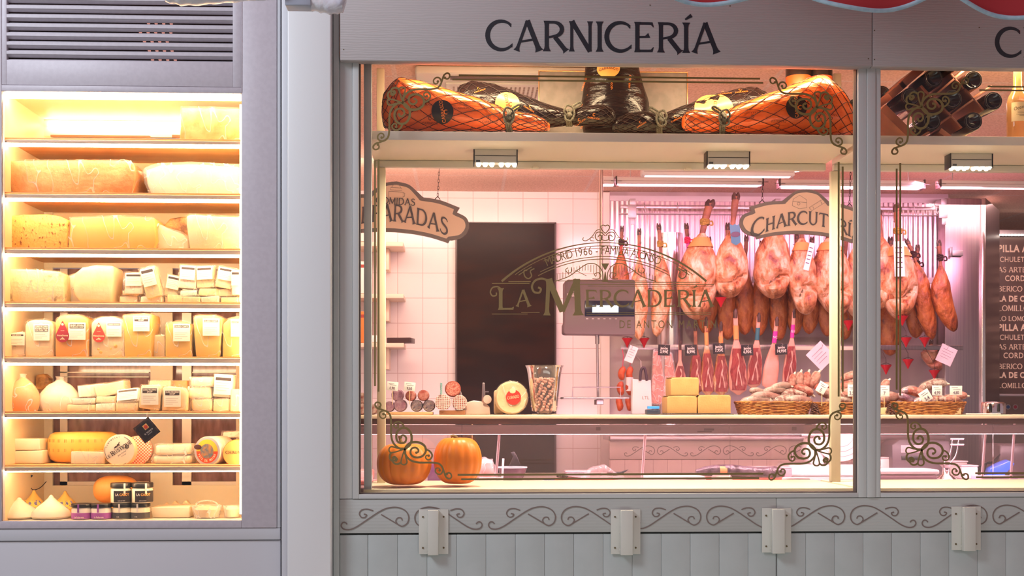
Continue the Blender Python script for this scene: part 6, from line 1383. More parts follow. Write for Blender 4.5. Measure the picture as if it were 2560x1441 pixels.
note('white note hanging tilted at the left end of the lower rail', 1578, 886, 22, 42, -22, 3.10); note('large tilted paper note left of the cream post', 2052, 890, 52, 56, 45, 3.0, M('pink lit paper', (.85, .74, .78), rough=.6)); note('large tilted paper note hanging at the right end of the lower rail', 2366, 888, 42, 46, -25, 3.0, MATS['pink lit paper'])
GT = 'black price tags on the lower rail'
for i, (x, y, s_) in enumerate([(1660, 876, '3,99€'), (1727, 876, '8,99€'), (1797, 872, '7,95€'), (1868, 876, '6,95€'), (1953, 874, '14,95€')]):
    note('black price tag '+s_.replace('€', '')+' on the lower rail, '+['leftmost', 'second from left', 'middle one', 'fourth from left', 'rightmost'][i], x, y, 30, 27, 2 if i else -3, 3.06, hdrtag, name='price_tag', category='price tag', text=[('jamón', .022), (s_, .026)], group=GT)
GW = 'price cards in the baskets'
# ================================================================ hanging scale with screen
dgrey = M('scale housing', (.20, .13, .15), rough=.4); 
a, b = W(1411, 700, 2.2), W(1588, 838, 2.2); cx = (a.x+b.x)/2
t = thing('hanging_scale', (cx, 2.2, b.z), 'grey electronic scale with a lit blue display on a steel stand on the counter', 'scale'); o = t.location
def sbox(x0, y0, x1, y1, Y, d, r=.004): m = MB(); p, q = W(x0, y0, Y)-o, W(x1, y1, Y)-o; m.rbox(p.x, Y-o.y, q.z, q.x, Y-o.y+d, p.z, r); return m
mb = MB(); P = [W(*p, 2.2)-o for p in [(1412, 704), (1420, 699), (1585, 699), (1588, 704), (1588, 838), (1414, 836), (1409, 832), (1409, 812), (1412, 806)]]; mb.prism([(p.x, p.z) for p in P], 0, .14, 0, .006); put('housing', mb, dgrey, t)
put('display_bezel', sbox(1462, 752, 1586, 792, 2.196, .004), M('dark bezel', (.02, .018, .05), rough=.2), t)
mb = sbox(1481, 764, 1546, 782, 2.192, .003, .0005); put('screen', mb, M('lit screen', (.6, .8, 1), emit=2.6, ecol=(.62, .82, 1)), t)
mb = MB(); q = W(1500, 768, 2.188)-o
for r_ in range(3): m2 = text_mb('0.000  0.00', .009, 1, 0, 0, 'LEFT'); mb.merge(m2, Matrix.Translation((q.x-.03, q.y, q.z-.012*r_)))
put('screen_digits', mb, M('dark bezel', (.02, .018, .05)), t)
mb = MB(); tt = text_mb('DIBAL', .026, 1, .02, 0); q = W(1433, 742, 2.19)-o; mb.merge(tt, Matrix.Translation((q.x, q.y, q.z))); put('maker_name', mb, M('pale print', (.75, .62, .65)), t)
mb = MB(); q1, q2 = W(1468, 797, 2.19)-o, W(1540, 797, 2.19)-o
for k in range(6): x = q1.x+(q2.x-q1.x)*k/5; mb.box(x-.006, q1.y, q1.z-.003, x+.006, q1.y+.004, q1.z+.001)
put('button_row', mb, M('pale print', (.75, .62, .65)), t)
mb = MB(); q0, q1 = W(1493, 838, 2.25)-o, W(1495, 1002, 2.25)-o; mb.tube([(q0.x, q0.y, q0.z), (q0.x, q0.y, q0.z-.05)], .012, 10); mb.tube([(q0.x, q0.y, q0.z-.05), (q1.x, q1.y, q1.z)], .007, 10); put('stem', mb, steel, t)
mb = MB(); q0 = W(1503, 700, 2.27)-o; mb.lathe([(.011, q0.z-.06), (.011, ZCEIL-o.z-.001)], (q0.x, .07, 0), 14); mb.box(q0.x-.02, .05, q0.z-.05, q0.x+.02, .09, q0.z-.01); put('ceiling_pole', mb, M('pink steel', (.62, .5, .48), rough=.25, metal=.8), t)
mb = MB(); A, B = W(1408, 994, 2.0)-o, W(1574, 990, 2.0)-o; mb.rbox(A.x, -.2, A.z-.008, B.x, -.0, A.z+.002, .003)
mb.tube([(A.x+.05, -.2, A.z), (A.x+.05, -.2, A.z+.055), (B.x-.05, -.2, A.z+.055), (B.x-.05, -.2, A.z)], .003, 6); mb.rbox(q1.x-.02, -.05, A.z-.04, q1.x+.02, .07, A.z-.01, .003); put('weighing_tray', mb, steel, t)
# ================================================================ left wall shelves on the tiles
shelfc = M('beige bracket shelf', (.80, .66, .50), rough=.45)
for i, (py, pr, lab) in enumerate([(605, 1008, 'beige wall shelf highest on the tiles at the left'), (735, 1009, 'beige wall shelf in the middle at the left'), (858, 1010, 'beige wall shelf lowest at the left, holding a dark box')]):
    a = W(895, py, 3.30); b = W(pr, py, 3.30); c = (a.x-.03+b.x)/2; t = thing('wall_shelf', (c, 3.30, a.z-.028), lab, 'shelf'); w_ = b.x-c
    mb = MB(); mb.rbox(-w_, 0, 0, w_, .285, .028, .003); put('board', mb, shelfc, t)
    mb = MB(); bx_ = X(968, 3.4)-c; mb.prism([(bx_-.012, -.14), (bx_+.012, -.14), (bx_+.012, -.0005), (bx_-.012, -.0005)], .10, .28, 0, .002); put('support', mb, shelfc, t)
a = W(960, 857, 3.34); mb = MB(); mb.rbox(-.05, 0, 0, .11, .12, .035, .004); solo('dark_box', mb, M('dark product box', (.05, .02, .02), rough=.3), (X(985, 3.34), 3.34, Z(858, 3.30)+.0005), 'flat dark box with pale lid on the lowest wall shelf', 'box', rot=(0, 0, math.radians(-12)))
mb = MB(); mb.rbox(-.07, 0, 0, .03, .10, .05, .01); solo('white_carton', mb, card, (X(945, 3.34), 3.33, Z(858, 3.30)+.0005), 'white carton beside the dark box on the lowest wall shelf', 'box')
for i, (px, py, w_, h_, c_, lab) in enumerate([(910, 605, 26, 70, (.85, .82, .75), 'white product box on the highest wall shelf at the far left'), (912, 735, 26, 80, (.9, .85, .78), 'white and red product box on the middle wall shelf at the far left'), (912, 858, 28, 78, (.80, .22, .04), 'bright orange product box on the lowest wall shelf at the far left')]):
    q = W(px, py, 3.32); s_ = SC(3.32); t = thing('product_box', (q.x, 3.32, Z(py, 3.30)+.0005), lab, 'box'); mb = MB(); mb.rbox(-w_*s_/2, 0, 0, w_*s_/2, .12, h_*s_, .003); put('carton', mb, M('carton %d' % i, c_, rough=.5), t)
    mb = MB(); mb.box(-w_*s_/2, -.001, h_*s_*.8, w_*s_/2, -.0003, h_*s_*.9); put('printed_stripe', mb, M('carton stripe', (.35, .05, .03)), t)
# ================================================================ hanging shop signs
signc = M('cream sign face', (.84, .66, .47), rough=.5); signg = M('grey sign border', (.20, .18, .165), rough=.5); shad = M('grey sign letters', (.10, .095, .10), rough=.5)
def shop_sign(lab, half, hin, cx, cy, Y, k, words, pict, chains, tilt):
    q = W(cx, cy, Y); t = thing('hanging_sign', q, lab, 'sign', rot=(0, -math.radians(tilt), 0)); s_ = SC(Y)*k
    full = [(x, -y) for x, y in half]+[(-x, -y) for x, y in reversed(half[1:-1] if half[0][0] == 0 else half)]
    def scl(pts, d):
        n = len(pts); o_ = []
        for i, p in enumerate(pts):
            a_, b_ = Vector(pts[i-1]), Vector(pts[(i+1) % n]); T = (b_-a_).normalized(); N = Vector((-T.y, T.x)); o_.append((p[0]+N.x*d, p[1]+N.y*d))
        return o_
    pts = [(x*s_, z*s_) for x, z in full]
    mb = MB(); mb.prism(pts, 0, .018, 0, 0, smooth=False); put('board', mb, signg, t)
    inn = [(x*s_, -y*s_) for x, y in hin]+[(-x*s_, -y*s_) for x, y in reversed(hin[1:-1])]
    mb = MB(); mb.prism(inn, -.002, 0, 0, 0, smooth=False); f = put('cream_face', mb, signc, t)
    for w_ in words:
        mb = MB(); serif(mb, w_[0], 0, 0, w_[3]*s_, 0, 1, .05, .004, sizes=w_[5] if len(w_) > 5 else None); mn, mx = min(v[0] for v in mb.v), max(v[0] for v in mb.v); kk = w_[4]*s_/(mx-mn)
        bow = w_[6] if len(w_) > 6 else 0
        mb.v = [((v[0]-(mn+mx)/2)*kk+w_[1]*s_, v[1]-.002, v[2]-w_[2]*s_-bow*(((v[0]-(mn+mx)/2)*kk)**2)/(s_*1000)) for v in mb.v]; put('raised_lettering', mb, shad, f)
    mb = MB()
    for pl in pict: mb.ribbon([(p[0]*s_, -p[1]*s_) for p in pl], 1.1*s_, -.0022, .0008)
    put('line_drawing', mb, M('drawing grey', (.35, .28, .22)), f)
    for (hx, hy) in chains:
        mb = MB(); x0 = hx*s_; z0 = -hy*s_; zt_ = ZCEIL-.004-q.z; k_ = 0; z = z0+.01
        mb.tube([(x0-.014, .009, z0-.004), (x0, .009, z0+.012), (x0+.014, .009, z0-.004)], .0028, 6)
        while z < zt_:
            pl = [((.0045 if k_ % 2 == 0 else 0)*math.cos(2*PI*i/8)+x0, .009+(.0045 if k_ % 2 else 0)*math.cos(2*PI*i/8), z+.010+.012*math.sin(2*PI*i/8)) for i in range(9)]; mb.tube(pl, .0014, 5, cap=False); z += .0195; k_ += 1
        put('chain', mb, M('dark chain', (.08, .05, .04), rough=.5, metal=.6), t)
    return t
# half outlines, px from the sign's centre (right half), y down
half = cat([(0, -66), (30, -60), (52, -44), (66, -32)], 5)+[(70, -30)]+cat([(74, -30), (110, -26), (148, -14), (160, -10)], 4)+[(154, 2)]+cat([(158, 4), (178, 14), (186, 34), (180, 54), (166, 66), (146, 72), (140, 72)], 4)+[(136, 80)]+cat([(130, 78), (90, 68), (45, 62), (0, 60)], 4)
half_in = cat([(0, -57), (28, -52), (46, -37), (60, -22)], 5)+cat([(66, -21), (106, -17), (146, -5)], 4)+[(143, 7)]+cat([(150, 11), (171, 20), (177, 36), (171, 50), (160, 59), (136, 64)], 4)+[(131, 69)]+cat([(126, 68), (90, 59), (45, 53), (0, 51)], 4)
shop_sign('cream hanging shop sign lettered CHARCUTERÍA with a cheese and sausage drawing', half, half_in, 2015, 532, 2.12, .90, [('CHARCUTERÍA', 4, 34, 38, 318, [1.30]+[1]*10, 1.9)], [[(-40, -18), (-38, -36), (-20, -48), (0, -36), (2, -14), (-20, -10), (-40, -18)], [(-40, -30), (0, -28)], arc(-22, -24, 4, 4, 0, 360, 10), [(8, -14), (40, -36), (50, -38), (52, -30), (16, -6), (8, -14)], [(18, -18), (22, -11)], [(40, -33), (44, -26)]], [(-124, -26), (124, -26)], -2)
shop_sign('cream hanging shop sign lettered COMIDAS PREPARADAS, cut by the left window edge', half, half_in, 988, 520, 2.10, 1.0, [('COMIDAS', 0, -8, 17, 98), ('PREPARADAS', 0, 34, 42, 268, [1]*10, 1.6)], [[(-12, -50), (-6, -58), (6, -58), (12, -50)], [(-14, -44), (14, -44), (14, -50), (-14, -50), (-14, -44)], [(-18, -40), (-18, -20), (18, -20), (18, -40), (-18, -40)], [(18, -38), (22, -38), (22, -30), (18, -28)]], [(104, -30), (-104, -30)], -3)
# ================================================================ ceiling fittings
def ctube(lab, x0, x1, py0, py1, Y, ends, group):
    a, b = W(x0, py0, Y), W(x1, py1, Y); cx = (a.x+b.x)/2; t = thing('ceiling_lamp', (cx, Y, b.z), lab, 'lamp', group); w_ = (b.x-a.x)/2; h_ = a.z-b.z
    mb = MB(); mb.rbox(-w_, 0, 0, w_, .07, h_, .008, seg=3); put('housing', mb, pinkwhite, t)
    mb = MB(); mb.rbox(-w_+.01, -.001, h_*.44, w_-.01, -.0003, h_*.50, .0003); put('seam', mb, M('lamp seam', (.45, .32, .30)), t)
    mb = MB(); mb.rbox(-w_*.95, .015, -.003, w_*.95, .055, -.0003, .001); put('diffuser', mb, M('lit diffuser', (1, .85, .85), emit=2.2, ecol=(1, .66, .70)), t)
    for sx in ends:
        mb = MB(); mb.rbox(sx*w_-.004, -.003, -.004, sx*w_+.004, .073, h_+.004, .001); mb.box(sx*w_-.03, -.003, h_*.4, sx*w_+.03, -.001, h_*.46); put('end_joint', mb, M('dark joint', (.06, .03, .03)), t)
    for x in (-w_*.8, w_*.8): mb = MB(); mb.tube([(x, .035, h_), (x, .035, ZCEIL-b.z-.001)], .003, 6); put('suspension', mb, steel_r, t)
GL = 'long pink lit lamps near the ceiling'
ctube('long white ceiling lamp above the hams, in front of the ham wall', 1541, 1908, 442, 463, 2.35, (-1, 1), GL); ctube('long white ceiling lamp continuing right behind the cream post', 1950, 2312, 448, 470, 2.35, (-1, 1), GL); ctube('long white ceiling lamp at the far right of the second window', 2352, 2700, 450, 470, 2.35, (-1,), GL)
ctube('short white end piece of the ceiling lamp row by the steel pole', 1505, 1536, 440, 461, 2.35, (), GL)
ctube('upper long ceiling housing above the ham lamps', 1605, 1988, 418, 440, 1.95, (), GL)
for px, py, Y, lab in [(1132, 412, 2.2, 'small round recessed ceiling spot left of the first shelf lamp'), (2050, 420, 2.3, 'small round recessed ceiling spot right of the middle shelf lamp')]:
    q = W(px, py, Y); t = thing('ceiling_spot', (q.x, 1.46*FPX/(HOR-py)-CD, ZCEIL), lab, 'lamp'); mb = MB(); mb.lathe([(.05, 0), (.05, -.004), (.022, -.006), (.022, -.001)], n=20); put('ring', mb, white_m, t)
    mb = MB(); mb.lathe([(.020, -.007), (.001, -.009)], n=16); put('bulb', mb, M('spot bulb', (1, .9, .8), emit=30, ecol=(1, .8, .6)), t)
# air conditioning cassette on the ceiling
def on_ceil(px, py, z=ZCEIL): Y = (z-ZC)*FPX/(HOR-py)-CD; return X(px, Y), Y
xa_, ya_ = on_ceil(1040, 165); xb_, yb_ = on_ceil(1480, 300); xa_ = X(1040, .75); xb_ = xa_+.86; ya_, yb_ = .62, 1.50
t = thing('air_conditioner', ((xa_+xb_)/2, (ya_+yb_)/2, ZCEIL), 'square white air conditioning cassette in the ceiling above the top shelf', 'air conditioner')
mb = MB(); mb.rbox(-.43, -.44, -.035, .43, .44, -.0005, .01); mb.rbox(-.30, -.31, -.045, .30, .31, -.035, .004); put('panel', mb, M('ac white', (.84, .80, .74), rough=.45), t)
for sx, sy, wx, wy in [(0, -.38, .28, .025), (0, .38, .28, .025), (-.37, 0, .025, .28), (.37, 0, .025, .28)]: mb = MB(); mb.rbox(sx-wx, sy-wy, -.040, sx+wx, sy+wy, -.036, .002); put('air_flap', mb, M('ac dark slot', (.16, .10, .08), rough=.5), t)
mb = MB()
for i in range(28):
    for j in range(14): mb.box(-.27+i*.0195, -.27+j*.039, -.0465, -.27+i*.0195+.008, -.27+j*.039+.03, -.0452)
put('intake_grille', mb, M('ac grille holes', (.40, .30, .25), rough=.6), t)
q = X(1860, 1.0); t = thing('ceiling_spotlight', (q, 1.02, ZCEIL), 'black round spotlight on the ceiling above the black ham parcel', 'lamp'); mb = MB(); mb.lathe([(.055, -.075), (.062, -.07), (.062, -.001), (.001, -.001)], n=26); mb.lathe([(.05, -.070), (.001, -.068)], n=20); put('can', mb, black_m, t)
# ================================================================ menu board
YMn = 4.30
a, b = W(2493, 592, YMn), W(2900, 985, YMn); t = thing('menu_board', (a.x, YMn, b.z), 'dark menu board with cream lettering at the right edge of the photo', 'menu board'); o = t.location
mb = MB(); mb.rbox(0, 0, 0, b.x-a.x, .03, a.z-b.z, .003); put('panel', mb, M('menu brown', (.13, .085, .07), rough=.35), t)
mb = MB(); mb.rbox(-.012, -.006, -.01, -.0005, .035, a.z-b.z+.01, .002); mb.rbox(-.012, -.006, -.02, b.x-a.x, .035, -.002, .002); mb.rbox(-.012, -.012, a.z-b.z+.002, b.x-a.x, .035, a.z-b.z+.05, .002); put('frame', mb, steel_r, t)
mtx = M('menu lettering', (.85, .66, .50), rough=.5, emit=.12, ecol=(1, .72, .5))
for py, px, txt, cap, bold, sf in [(630, 2494, 'PILLA ARTESANA', 17, .035, 0), (655, 2498, 'CHULETA DE VACA', 13, .005, 0), (681, 2494, 'AS ARTESANAS', 13, .01, 1), (703, 2511, 'CORDERO', 14, .012, 0), (729, 2494, 'BERICO FRESCO', 13, .01, 1), (754, 2494, 'LA DE CERDO', 14, .035, 0), (778, 2494, 'LOMILLO', 14, .005, 1), (803, 2494, 'LO LOMO ADOBADO', 12, .005, 1), (827, 2494, 'PILLA ARTESANA', 16, .035, 0), (850, 2498, 'CHULETA DE VACA', 13, .005, 0), (874, 2494, 'AS ARTESANAS', 13, .01, 1), (896, 2507, 'CORDERO', 14, .012, 0), (923, 2494, 'BÉRICO FRESCO', 13, .01, 1), (945, 2494, 'LA DE CERDO', 14, .035, 0), (971, 2494, 'LOMILLO', 13, .005, 1)]:
    q = W(px, py, YMn)-o; s_ = SC(YMn, 2520); m2 = MB()
    if sf: serif(m2, txt.replace('É', 'E'), 0, 0, cap*s_, 0, 1.02, .06, .0003)
    else: tt = text_mb(txt, cap*s_/.70, .85, bold, 0, 'LEFT', 1.1); m2.merge(tt)
    m2.v = [(v[0]+q.x+.003, v[1]-.0012, v[2]+q.z) for v in m2.v if 1]; put('menu_lettering', m2, mtx, t)
mb = MB()
for k in range(9): q = W(2499+k*8, 588, YMn-.02)-o; mb.blob((q.x, q.y, q.z), (.009, .006, .007), nu=10, nv=6)
put('lamp_row', mb, M('menu lamp', (1, .95, .9), emit=8, ecol=(1, .85, .75)), t)
# ================================================================ deli counter
YL0, YL1 = .70, 1.06
zc1, zc0 = Z(1038, YL0), Z(1048, YL0); xc0, xc1 = -.76, 4.6
t = thing('deli_counter', (1.5, YL0, 0), 'long glass fronted deli counter with a cream top ledge across both windows', 'counter'); OC = Matrix.Translation((-1.5, -YL0, 0))
def dpart(name, mb, m_, par=None): return put(name, mb.xf(OC), m_, par or t)
mb = MB(); mb.rbox(xc0, YL0, zc0, xc1, YL1, zc1, .0025); dpart('top_ledge', mb, M('cream counter ledge', (.82, .66, .50), rough=.4))
mb = MB(); mb.rbox(xc0, YL0+.03, Z(1061, YL0+.03), xc1, YL0+.06, zc0-.0005, .001); dpart('ledge_support', mb, M('brown grey profile', (.28, .20, .18), rough=.35, metal=.4))
mb = MB(); mb.rbox(xc0, YL0+.08, Z(1086, YL0+.08), xc1, YL0+.13, Z(1066, YL0+.08), .002); mb.rbox(xc0, YL0+.07, Z(1068, YL0+.07), xc1, YL0+.079, Z(1063, YL0+.07), .001); dpart('lamp_profile', mb, M('pink white profile', (.84, .70, .70), rough=.35))
mb = MB(); mb.rbox(xc0, YL0+.09, Z(1087.5, YL0+.08), xc1, YL0+.11, Z(1086.2, YL0+.08), .0003); dpart('led_line', mb, M('counter led', (1, .8, .8), emit=7, ecol=(1, .62, .66)))
for px in (1495, 1985): mb = MB(); a = W(px-5, 1068, YL0+.078); mb.rbox(a.x, YL0+.076, Z(1077, YL0+.078), a.x+.02, YL0+.0795, a.z, .0005); dpart('profile_clip', mb, M('clip grey', (.45, .36, .36)))
mb = MB(); a, b = W(1760, 1072, YL0+.078), W(1785, 1077, YL0+.078); mb.rbox(a.x, YL0+.076, b.z, b.x, YL0+.0795, a.z, .0005); mb.rbox(a.x-.03, YL0+.077, b.z-.008, b.x-.01, YL0+.0795, b.z-.003, .0005); dpart('maker_plate', mb, M('clip grey', (.45, .36, .36)))
seams = [xc0, X(1155, .68), X(1823, .68), X(2480, .68), xc1]
for i in range(4):
    mb = MB(); mb.box(seams[i]+.0015, .665, .95, seams[i+1]-.0015, .671, Z(1062, .68)); dpart('front_glass', mb, deli_glass)
zwk = 1.155
mb = MB(); mb.rbox(xc0, .69, zwk-.03, xc1, 1.85, zwk, .002); dpart('worktop', mb, M('steel worktop', (.70, .62, .62), rough=.3, metal=.5))
mb = MB(); mb.rbox(xc0, .72, 0, xc1, 1.80, zwk-.031, .002); dpart('cabinet_body', mb, M('counter body', (.7, .66, .62), rough=.5))
mb = MB()
for px in (1245, 1610, 2460, 2532): a, b = W(px-6, 1185, .95), W(px+6, 1090, .95); mb.tube([(a.x, .95, zwk), (b.x, .95, zc0)], .006, 8)
dpart('glass_post', mb, M('pink post', (.88, .70, .72), rough=.3))
# added back counter whose scrolls and boards imitate a reflected shop front
zbk = Z(1103, 3.0)
t2 = thing('back_counter', (X(1740, 3.0), 3.0, 0), 'pale wooden back counter with scrolls imitating a reflected shop front, behind the counter glass', 'counter'); O2 = Matrix.Translation((-X(1740, 3.0), -3.0, 0))
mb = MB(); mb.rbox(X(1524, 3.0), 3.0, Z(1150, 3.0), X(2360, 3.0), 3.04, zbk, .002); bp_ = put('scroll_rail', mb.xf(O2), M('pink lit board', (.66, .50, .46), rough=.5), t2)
mb = MB(); s_ = SC(3.0)*167/1068; u_ = X(1640, 3.0)
for k in range(4): scroll_unit(mb, u_+k*167*SC(3.0), Z(1108, 3.0), s_, 3.0, .004)
put('painted_scrolls', mb.xf(O2), groove, t2)
mb = MB(); mb.rbox(X(1524, 3.0), 3.001, .4, X(2360, 3.0), 3.03, Z(1151, 3.0), .002); put('front_boards', mb.xf(O2), tile_mat('plank front', (.68, .52, .48), (.45, .32, .30), .09, 3.0, .002, .5, 0, 'XZ', .3), t2)
mb = MB(); mb.rbox(X(1524, 3.0), 2.98, zbk+.0005, X(2360, 3.0), 3.36, zbk+.03, .003); put('top_board', mb.xf(O2), M('steel back top', (.62, .5, .5), rough=.25, metal=.6), t2)
# ---------------------------------------------------------------- goods on the ledge
YI = .84
def at_ledge(px, Y=YI): return Vector((X(px, Y), Y, zc1))
meat = M('cured sausage', (.34, .07, .055), (.55, .25, .22), 35, .4, bump=.5, bsc=80); meat2 = M('dark sausage', (.20, .045, .04), (.50, .36, .34), 50, .5, bump=.5, bsc=90); meat3 = M('white moulded sausage', (.46, .28, .27), (.26, .10, .09), 30, .6, bump=.4, bsc=80); meat4 = M('foil sausage', (.60, .40, .50), (.35, .16, .26), 30, .2, .5, bump=.6, bsc=60)
wick = M('wicker', (.50, .21, .05), (.30, .09, .02), 40, .55, bump=.3, bsc=90); wickd = M('wicker stakes', (.45, .18, .05), rough=.6)
def basket(px0, px1, pyt, lab, Y=YI+.02, depth=.11):
    a = at_ledge(px0, Y-depth*.8); b = at_ledge(px1, Y-depth*.8); cx = (a.x+b.x)/2; rx = (b.x-a.x)/2; H = Z(pyt, Y)-zc1; t = thing('wicker_basket', (cx, Y, zc1), lab, 'basket', 'wicker baskets on the counter'); n = 90; rows = 8
    def pt(a_, z, off=0):
        k = .90+.10*z/H; c_, s_ = math.cos(a_), math.sin(a_); e = .62
        return (math.copysign(abs(c_)**e, c_)*(rx*k+off), math.copysign(abs(s_)**e, s_)*(depth*k+off), z)
    mb = MB()
    for r_ in range(rows): mb.tube([pt(2*PI*i/n, H*(r_+.5)/rows*.94+.0008+.0012*math.sin(i*1.1+r_), .0022*math.sin(i*PI/3+r_*PI)) for i in range(n+1)], H/rows*.52, 6, cap=False)
    put('weave', mb, wick, t)
    mb = MB()
    for k in range(2): mb.tube([pt(2*PI*i/n, H+.001+.0025*math.sin(i*.9+k*PI), .003*math.cos(i*.9+k*PI)) for i in range(n+1)], .0035, 6, cap=False)
    put('rim', mb, wick, t)
    mb = MB()
    for i in range(0, n, 3): p, q = pt(2*PI*i/n, .001), pt(2*PI*i/n, H); mb.tube([p, q], .0022, 5)
    mb.add([pt(2*PI*i/40, .003, -.004) for i in range(40)], [tuple(range(40))]); put('stakes', mb, wickd, t)
    return t, rx, H
def sausage(px, py, L, r, ang, Y, mt, lab, bend=.2, group='sausages in the baskets', wrap=False, yaw=0):
    q = W(px, py, Y); l = L*SC(Y); rr = r*SC(Y); an = math.radians(ang); t = None
    P = []; 
    for i in range(13):
        u = (i/12-.5)*l; dz = -bend*l*((i/12-.5)**2)*2; P.append((u*math.cos(an)*math.cos(yaw)-dz*math.sin(an), u*math.sin(yaw), u*math.sin(an)+dz*math.cos(an)))
    mb = MB(); mb.tube(P, [rr*math.sqrt(max(.06, 1-abs(2*i/12-1)**4)) for i in range(13)], 12)
    mb.v = [tuple(Vector(v)*(1)+Vector((0, 0, 1))*.10*rr*noise.noise(Vector(v)*60)) for v in mb.v]
    o = solo('sausage', mb, mt, q, lab, 'sausage', group)
    m2 = MB(); e = Vector(P[-1]); d = (Vector(P[-1])-Vector(P[-2])).normalized(); m2.tube([e-d*.001, e+d*rr*.6], [rr*.30, rr*.22], 8); put('tied_end', m2, M('string white', (.8, .65, .6)), o)
    if wrap: m3 = MB(); m3.tube(P, [rr*1.25*math.sqrt(max(.15, 1-abs(2*i/12-1)**4)) for i in range(13)], 10, cap=False); put('plastic_wrap', m3, film, o)
    return o
t, rx, H = basket(1853, 2036, 1007, 'left long wicker basket heaped with sausages'); t, rx, H = basket(2044, 2222, 1009, 'middle wicker basket behind the window post'); t, rx, H = basket(2236, 2424, 1008, 'right wicker basket with price cards in the second window')
spec = [(1890, 1000, 90, 11, 4, meat3), (1915, 990, 80, 11, -4, meat3), (1962, 1000, 86, 12, 3, meat2), (2000, 1000, 70, 12, -8, meat3), (1935, 976, 64, 10, 6, meat3), (1985, 984, 70, 13, -4, meat2), (1950, 966, 56, 9, 10, meat3), (2010, 975, 50, 12, -20, meat), (1893, 978, 40, 8, -10, meat3),
        (1980, 955, 40, 10, 84, meat), (1998, 950, 40, 10, 88, meat), (2016, 952, 44, 11, 86, meat), (2036, 950, 44, 12, 70, meat),
        (2070, 985, 66, 13, -30, meat3), (2095, 1000, 70, 12, 5, meat2), (2060, 966, 50, 10, 6, meat), (2125, 985, 60, 14, -4, meat), (2118, 965, 44, 11, 8, meat), (2126, 940, 50, 10, 14, meat), (2128, 955, 50, 9, 10, meat2), (2170, 995, 60, 12, 0, meat),
        (2218, 995, 60, 14, 12, meat3), (2210, 965, 36, 10, 60, meat), (2262, 995, 50, 10, -20, meat4), (2272, 975, 44, 9, 10, meat4), (2290, 980, 60, 12, -18, meat), (2330, 962, 74, 12, 14, meat2), (2345, 1000, 50, 11, 5, meat2), (2378, 998, 46, 12, 4, meat), (2398, 990, 40, 10, 10, meat), (2310, 1002, 60, 10, 3, meat4)]
where = ['at the front left of the left basket', 'second layer at the left of the left basket', 'front middle of the left basket', 'front right of the left basket', 'upper left in the left basket', 'centre of the left basket', 'on top of the left basket', 'tilted at the right of the left basket', 'small, at the back left of the left basket', 'upright, first of four behind the left basket', 'upright, second of four behind the left basket', 'upright, third of four behind the left basket', 'upright, last of four behind the left basket',
         'sloping at the left of the middle basket', 'lying flat in the middle basket', 'upper left of the middle basket', 'beside the cream post in the middle basket', 'above the card 3,59', 'topmost of the stack left of the window post', 'second of the stack left of the window post', 'behind the window post', 'right of the window post', 'small, above the right of the window post', 'shiny purple, left in the right basket', 'shiny purple, upper left in the right basket', 'sloping behind the tilted card', 'long and arched on top of the right basket', 'between the two upright cards', 'under the 4,80 card', 'rightmost in the right basket', 'shiny purple, at the front of the right basket']
for i, (px, py, L, r, a_, m_) in enumerate(spec):
    nm = {meat3: 'pale moulded sausage ', meat2: 'dark cured sausage ', meat: 'red cured sausage ', meat4: 'foil wrapped sausage '}[m_]
    sausage(px, py, L, r, a_, YI+.02+(.05 if py < 985 else -.02)+(.03 if py < 965 else 0), m_, nm+where[i], wrap=(i % 2 == 0))
def pcard(px, py, w, h, ang, txt, lab, Y=YI-.07, stick=True, lo=None):
    q = W(px, py, Y); w_, h_ = w*SC(Y)/2, h*SC(Y)/2; t = thing('price_card', q, lab, 'price card', 'handwritten price cards on the counter'); R_ = Matrix.Rotation(-math.radians(ang), 4, 'Y')
    mb = MB(); mb.rbox(-w_, 0, -h_, w_, .0015, h_, .0005); mb.xf(R_); c_ = put('card', mb, card, t); mb = MB(); tt = text_mb(txt, h_*.9, .8, .02, 0); mb.merge(tt, R_ @ Matrix.Translation((0, -.0008, -h_*.75))); m2 = MB(); m2.box(-w_*.7, -.0006, h_*.55, w_*.3, 0, h_*.62); m2.box(-w_*.5, -.0006, h_*.25, w_*.7, 0, h_*.32); mb.merge(m2, R_); put('handwriting', mb, M('note ink', (.16, .10, .16)), c_)
    if stick: mb = MB(); zz = (lo if lo else zc1+.002)-q.z; mb.tube([(0, .002, -h_*.6), (0, .003, zz)], .0016, 6); mb.rbox(-.022, -.004, zz, .022, .010, zz+.030, .001) if lo is None and stick == 2 else None; put('stand', mb, M('beech block', (.80, .58, .32), rough=.5), t)
pcard(2055, 970, 24, 28, -30, '5', 'tilted white price card on the middle basket', lo=zc1+.04); pcard(2132, 977, 26, 30, 0, '3,59', 'price card 3,59 left of the window post', stick=2); pcard(2211, 978, 26, 28, 0, '7', 'price card just right of the window post', stick=2)
pcard(2314, 991, 28, 30, 32, '3,4', 'tilted price card in the right basket', lo=zc1+.03); pcard(2343, 977, 26, 26, 0, '4,99', 'upright price card left of the two in the right basket', stick=2); pcard(2390, 977, 32, 24, 0, '4,80', 'upright price card at the right end of the right basket', stick=2)
pcard(981, 966, 28, 22, -6, '6,90', 'price card 6,90 on the foil sausages at the left', lo=zc1+.045); pcard(1024, 967, 28, 22, -6, '9,50', 'price card 9,50 behind the foil sausages', lo=zc1+.045)
for px in (2212, 2285):
    pass
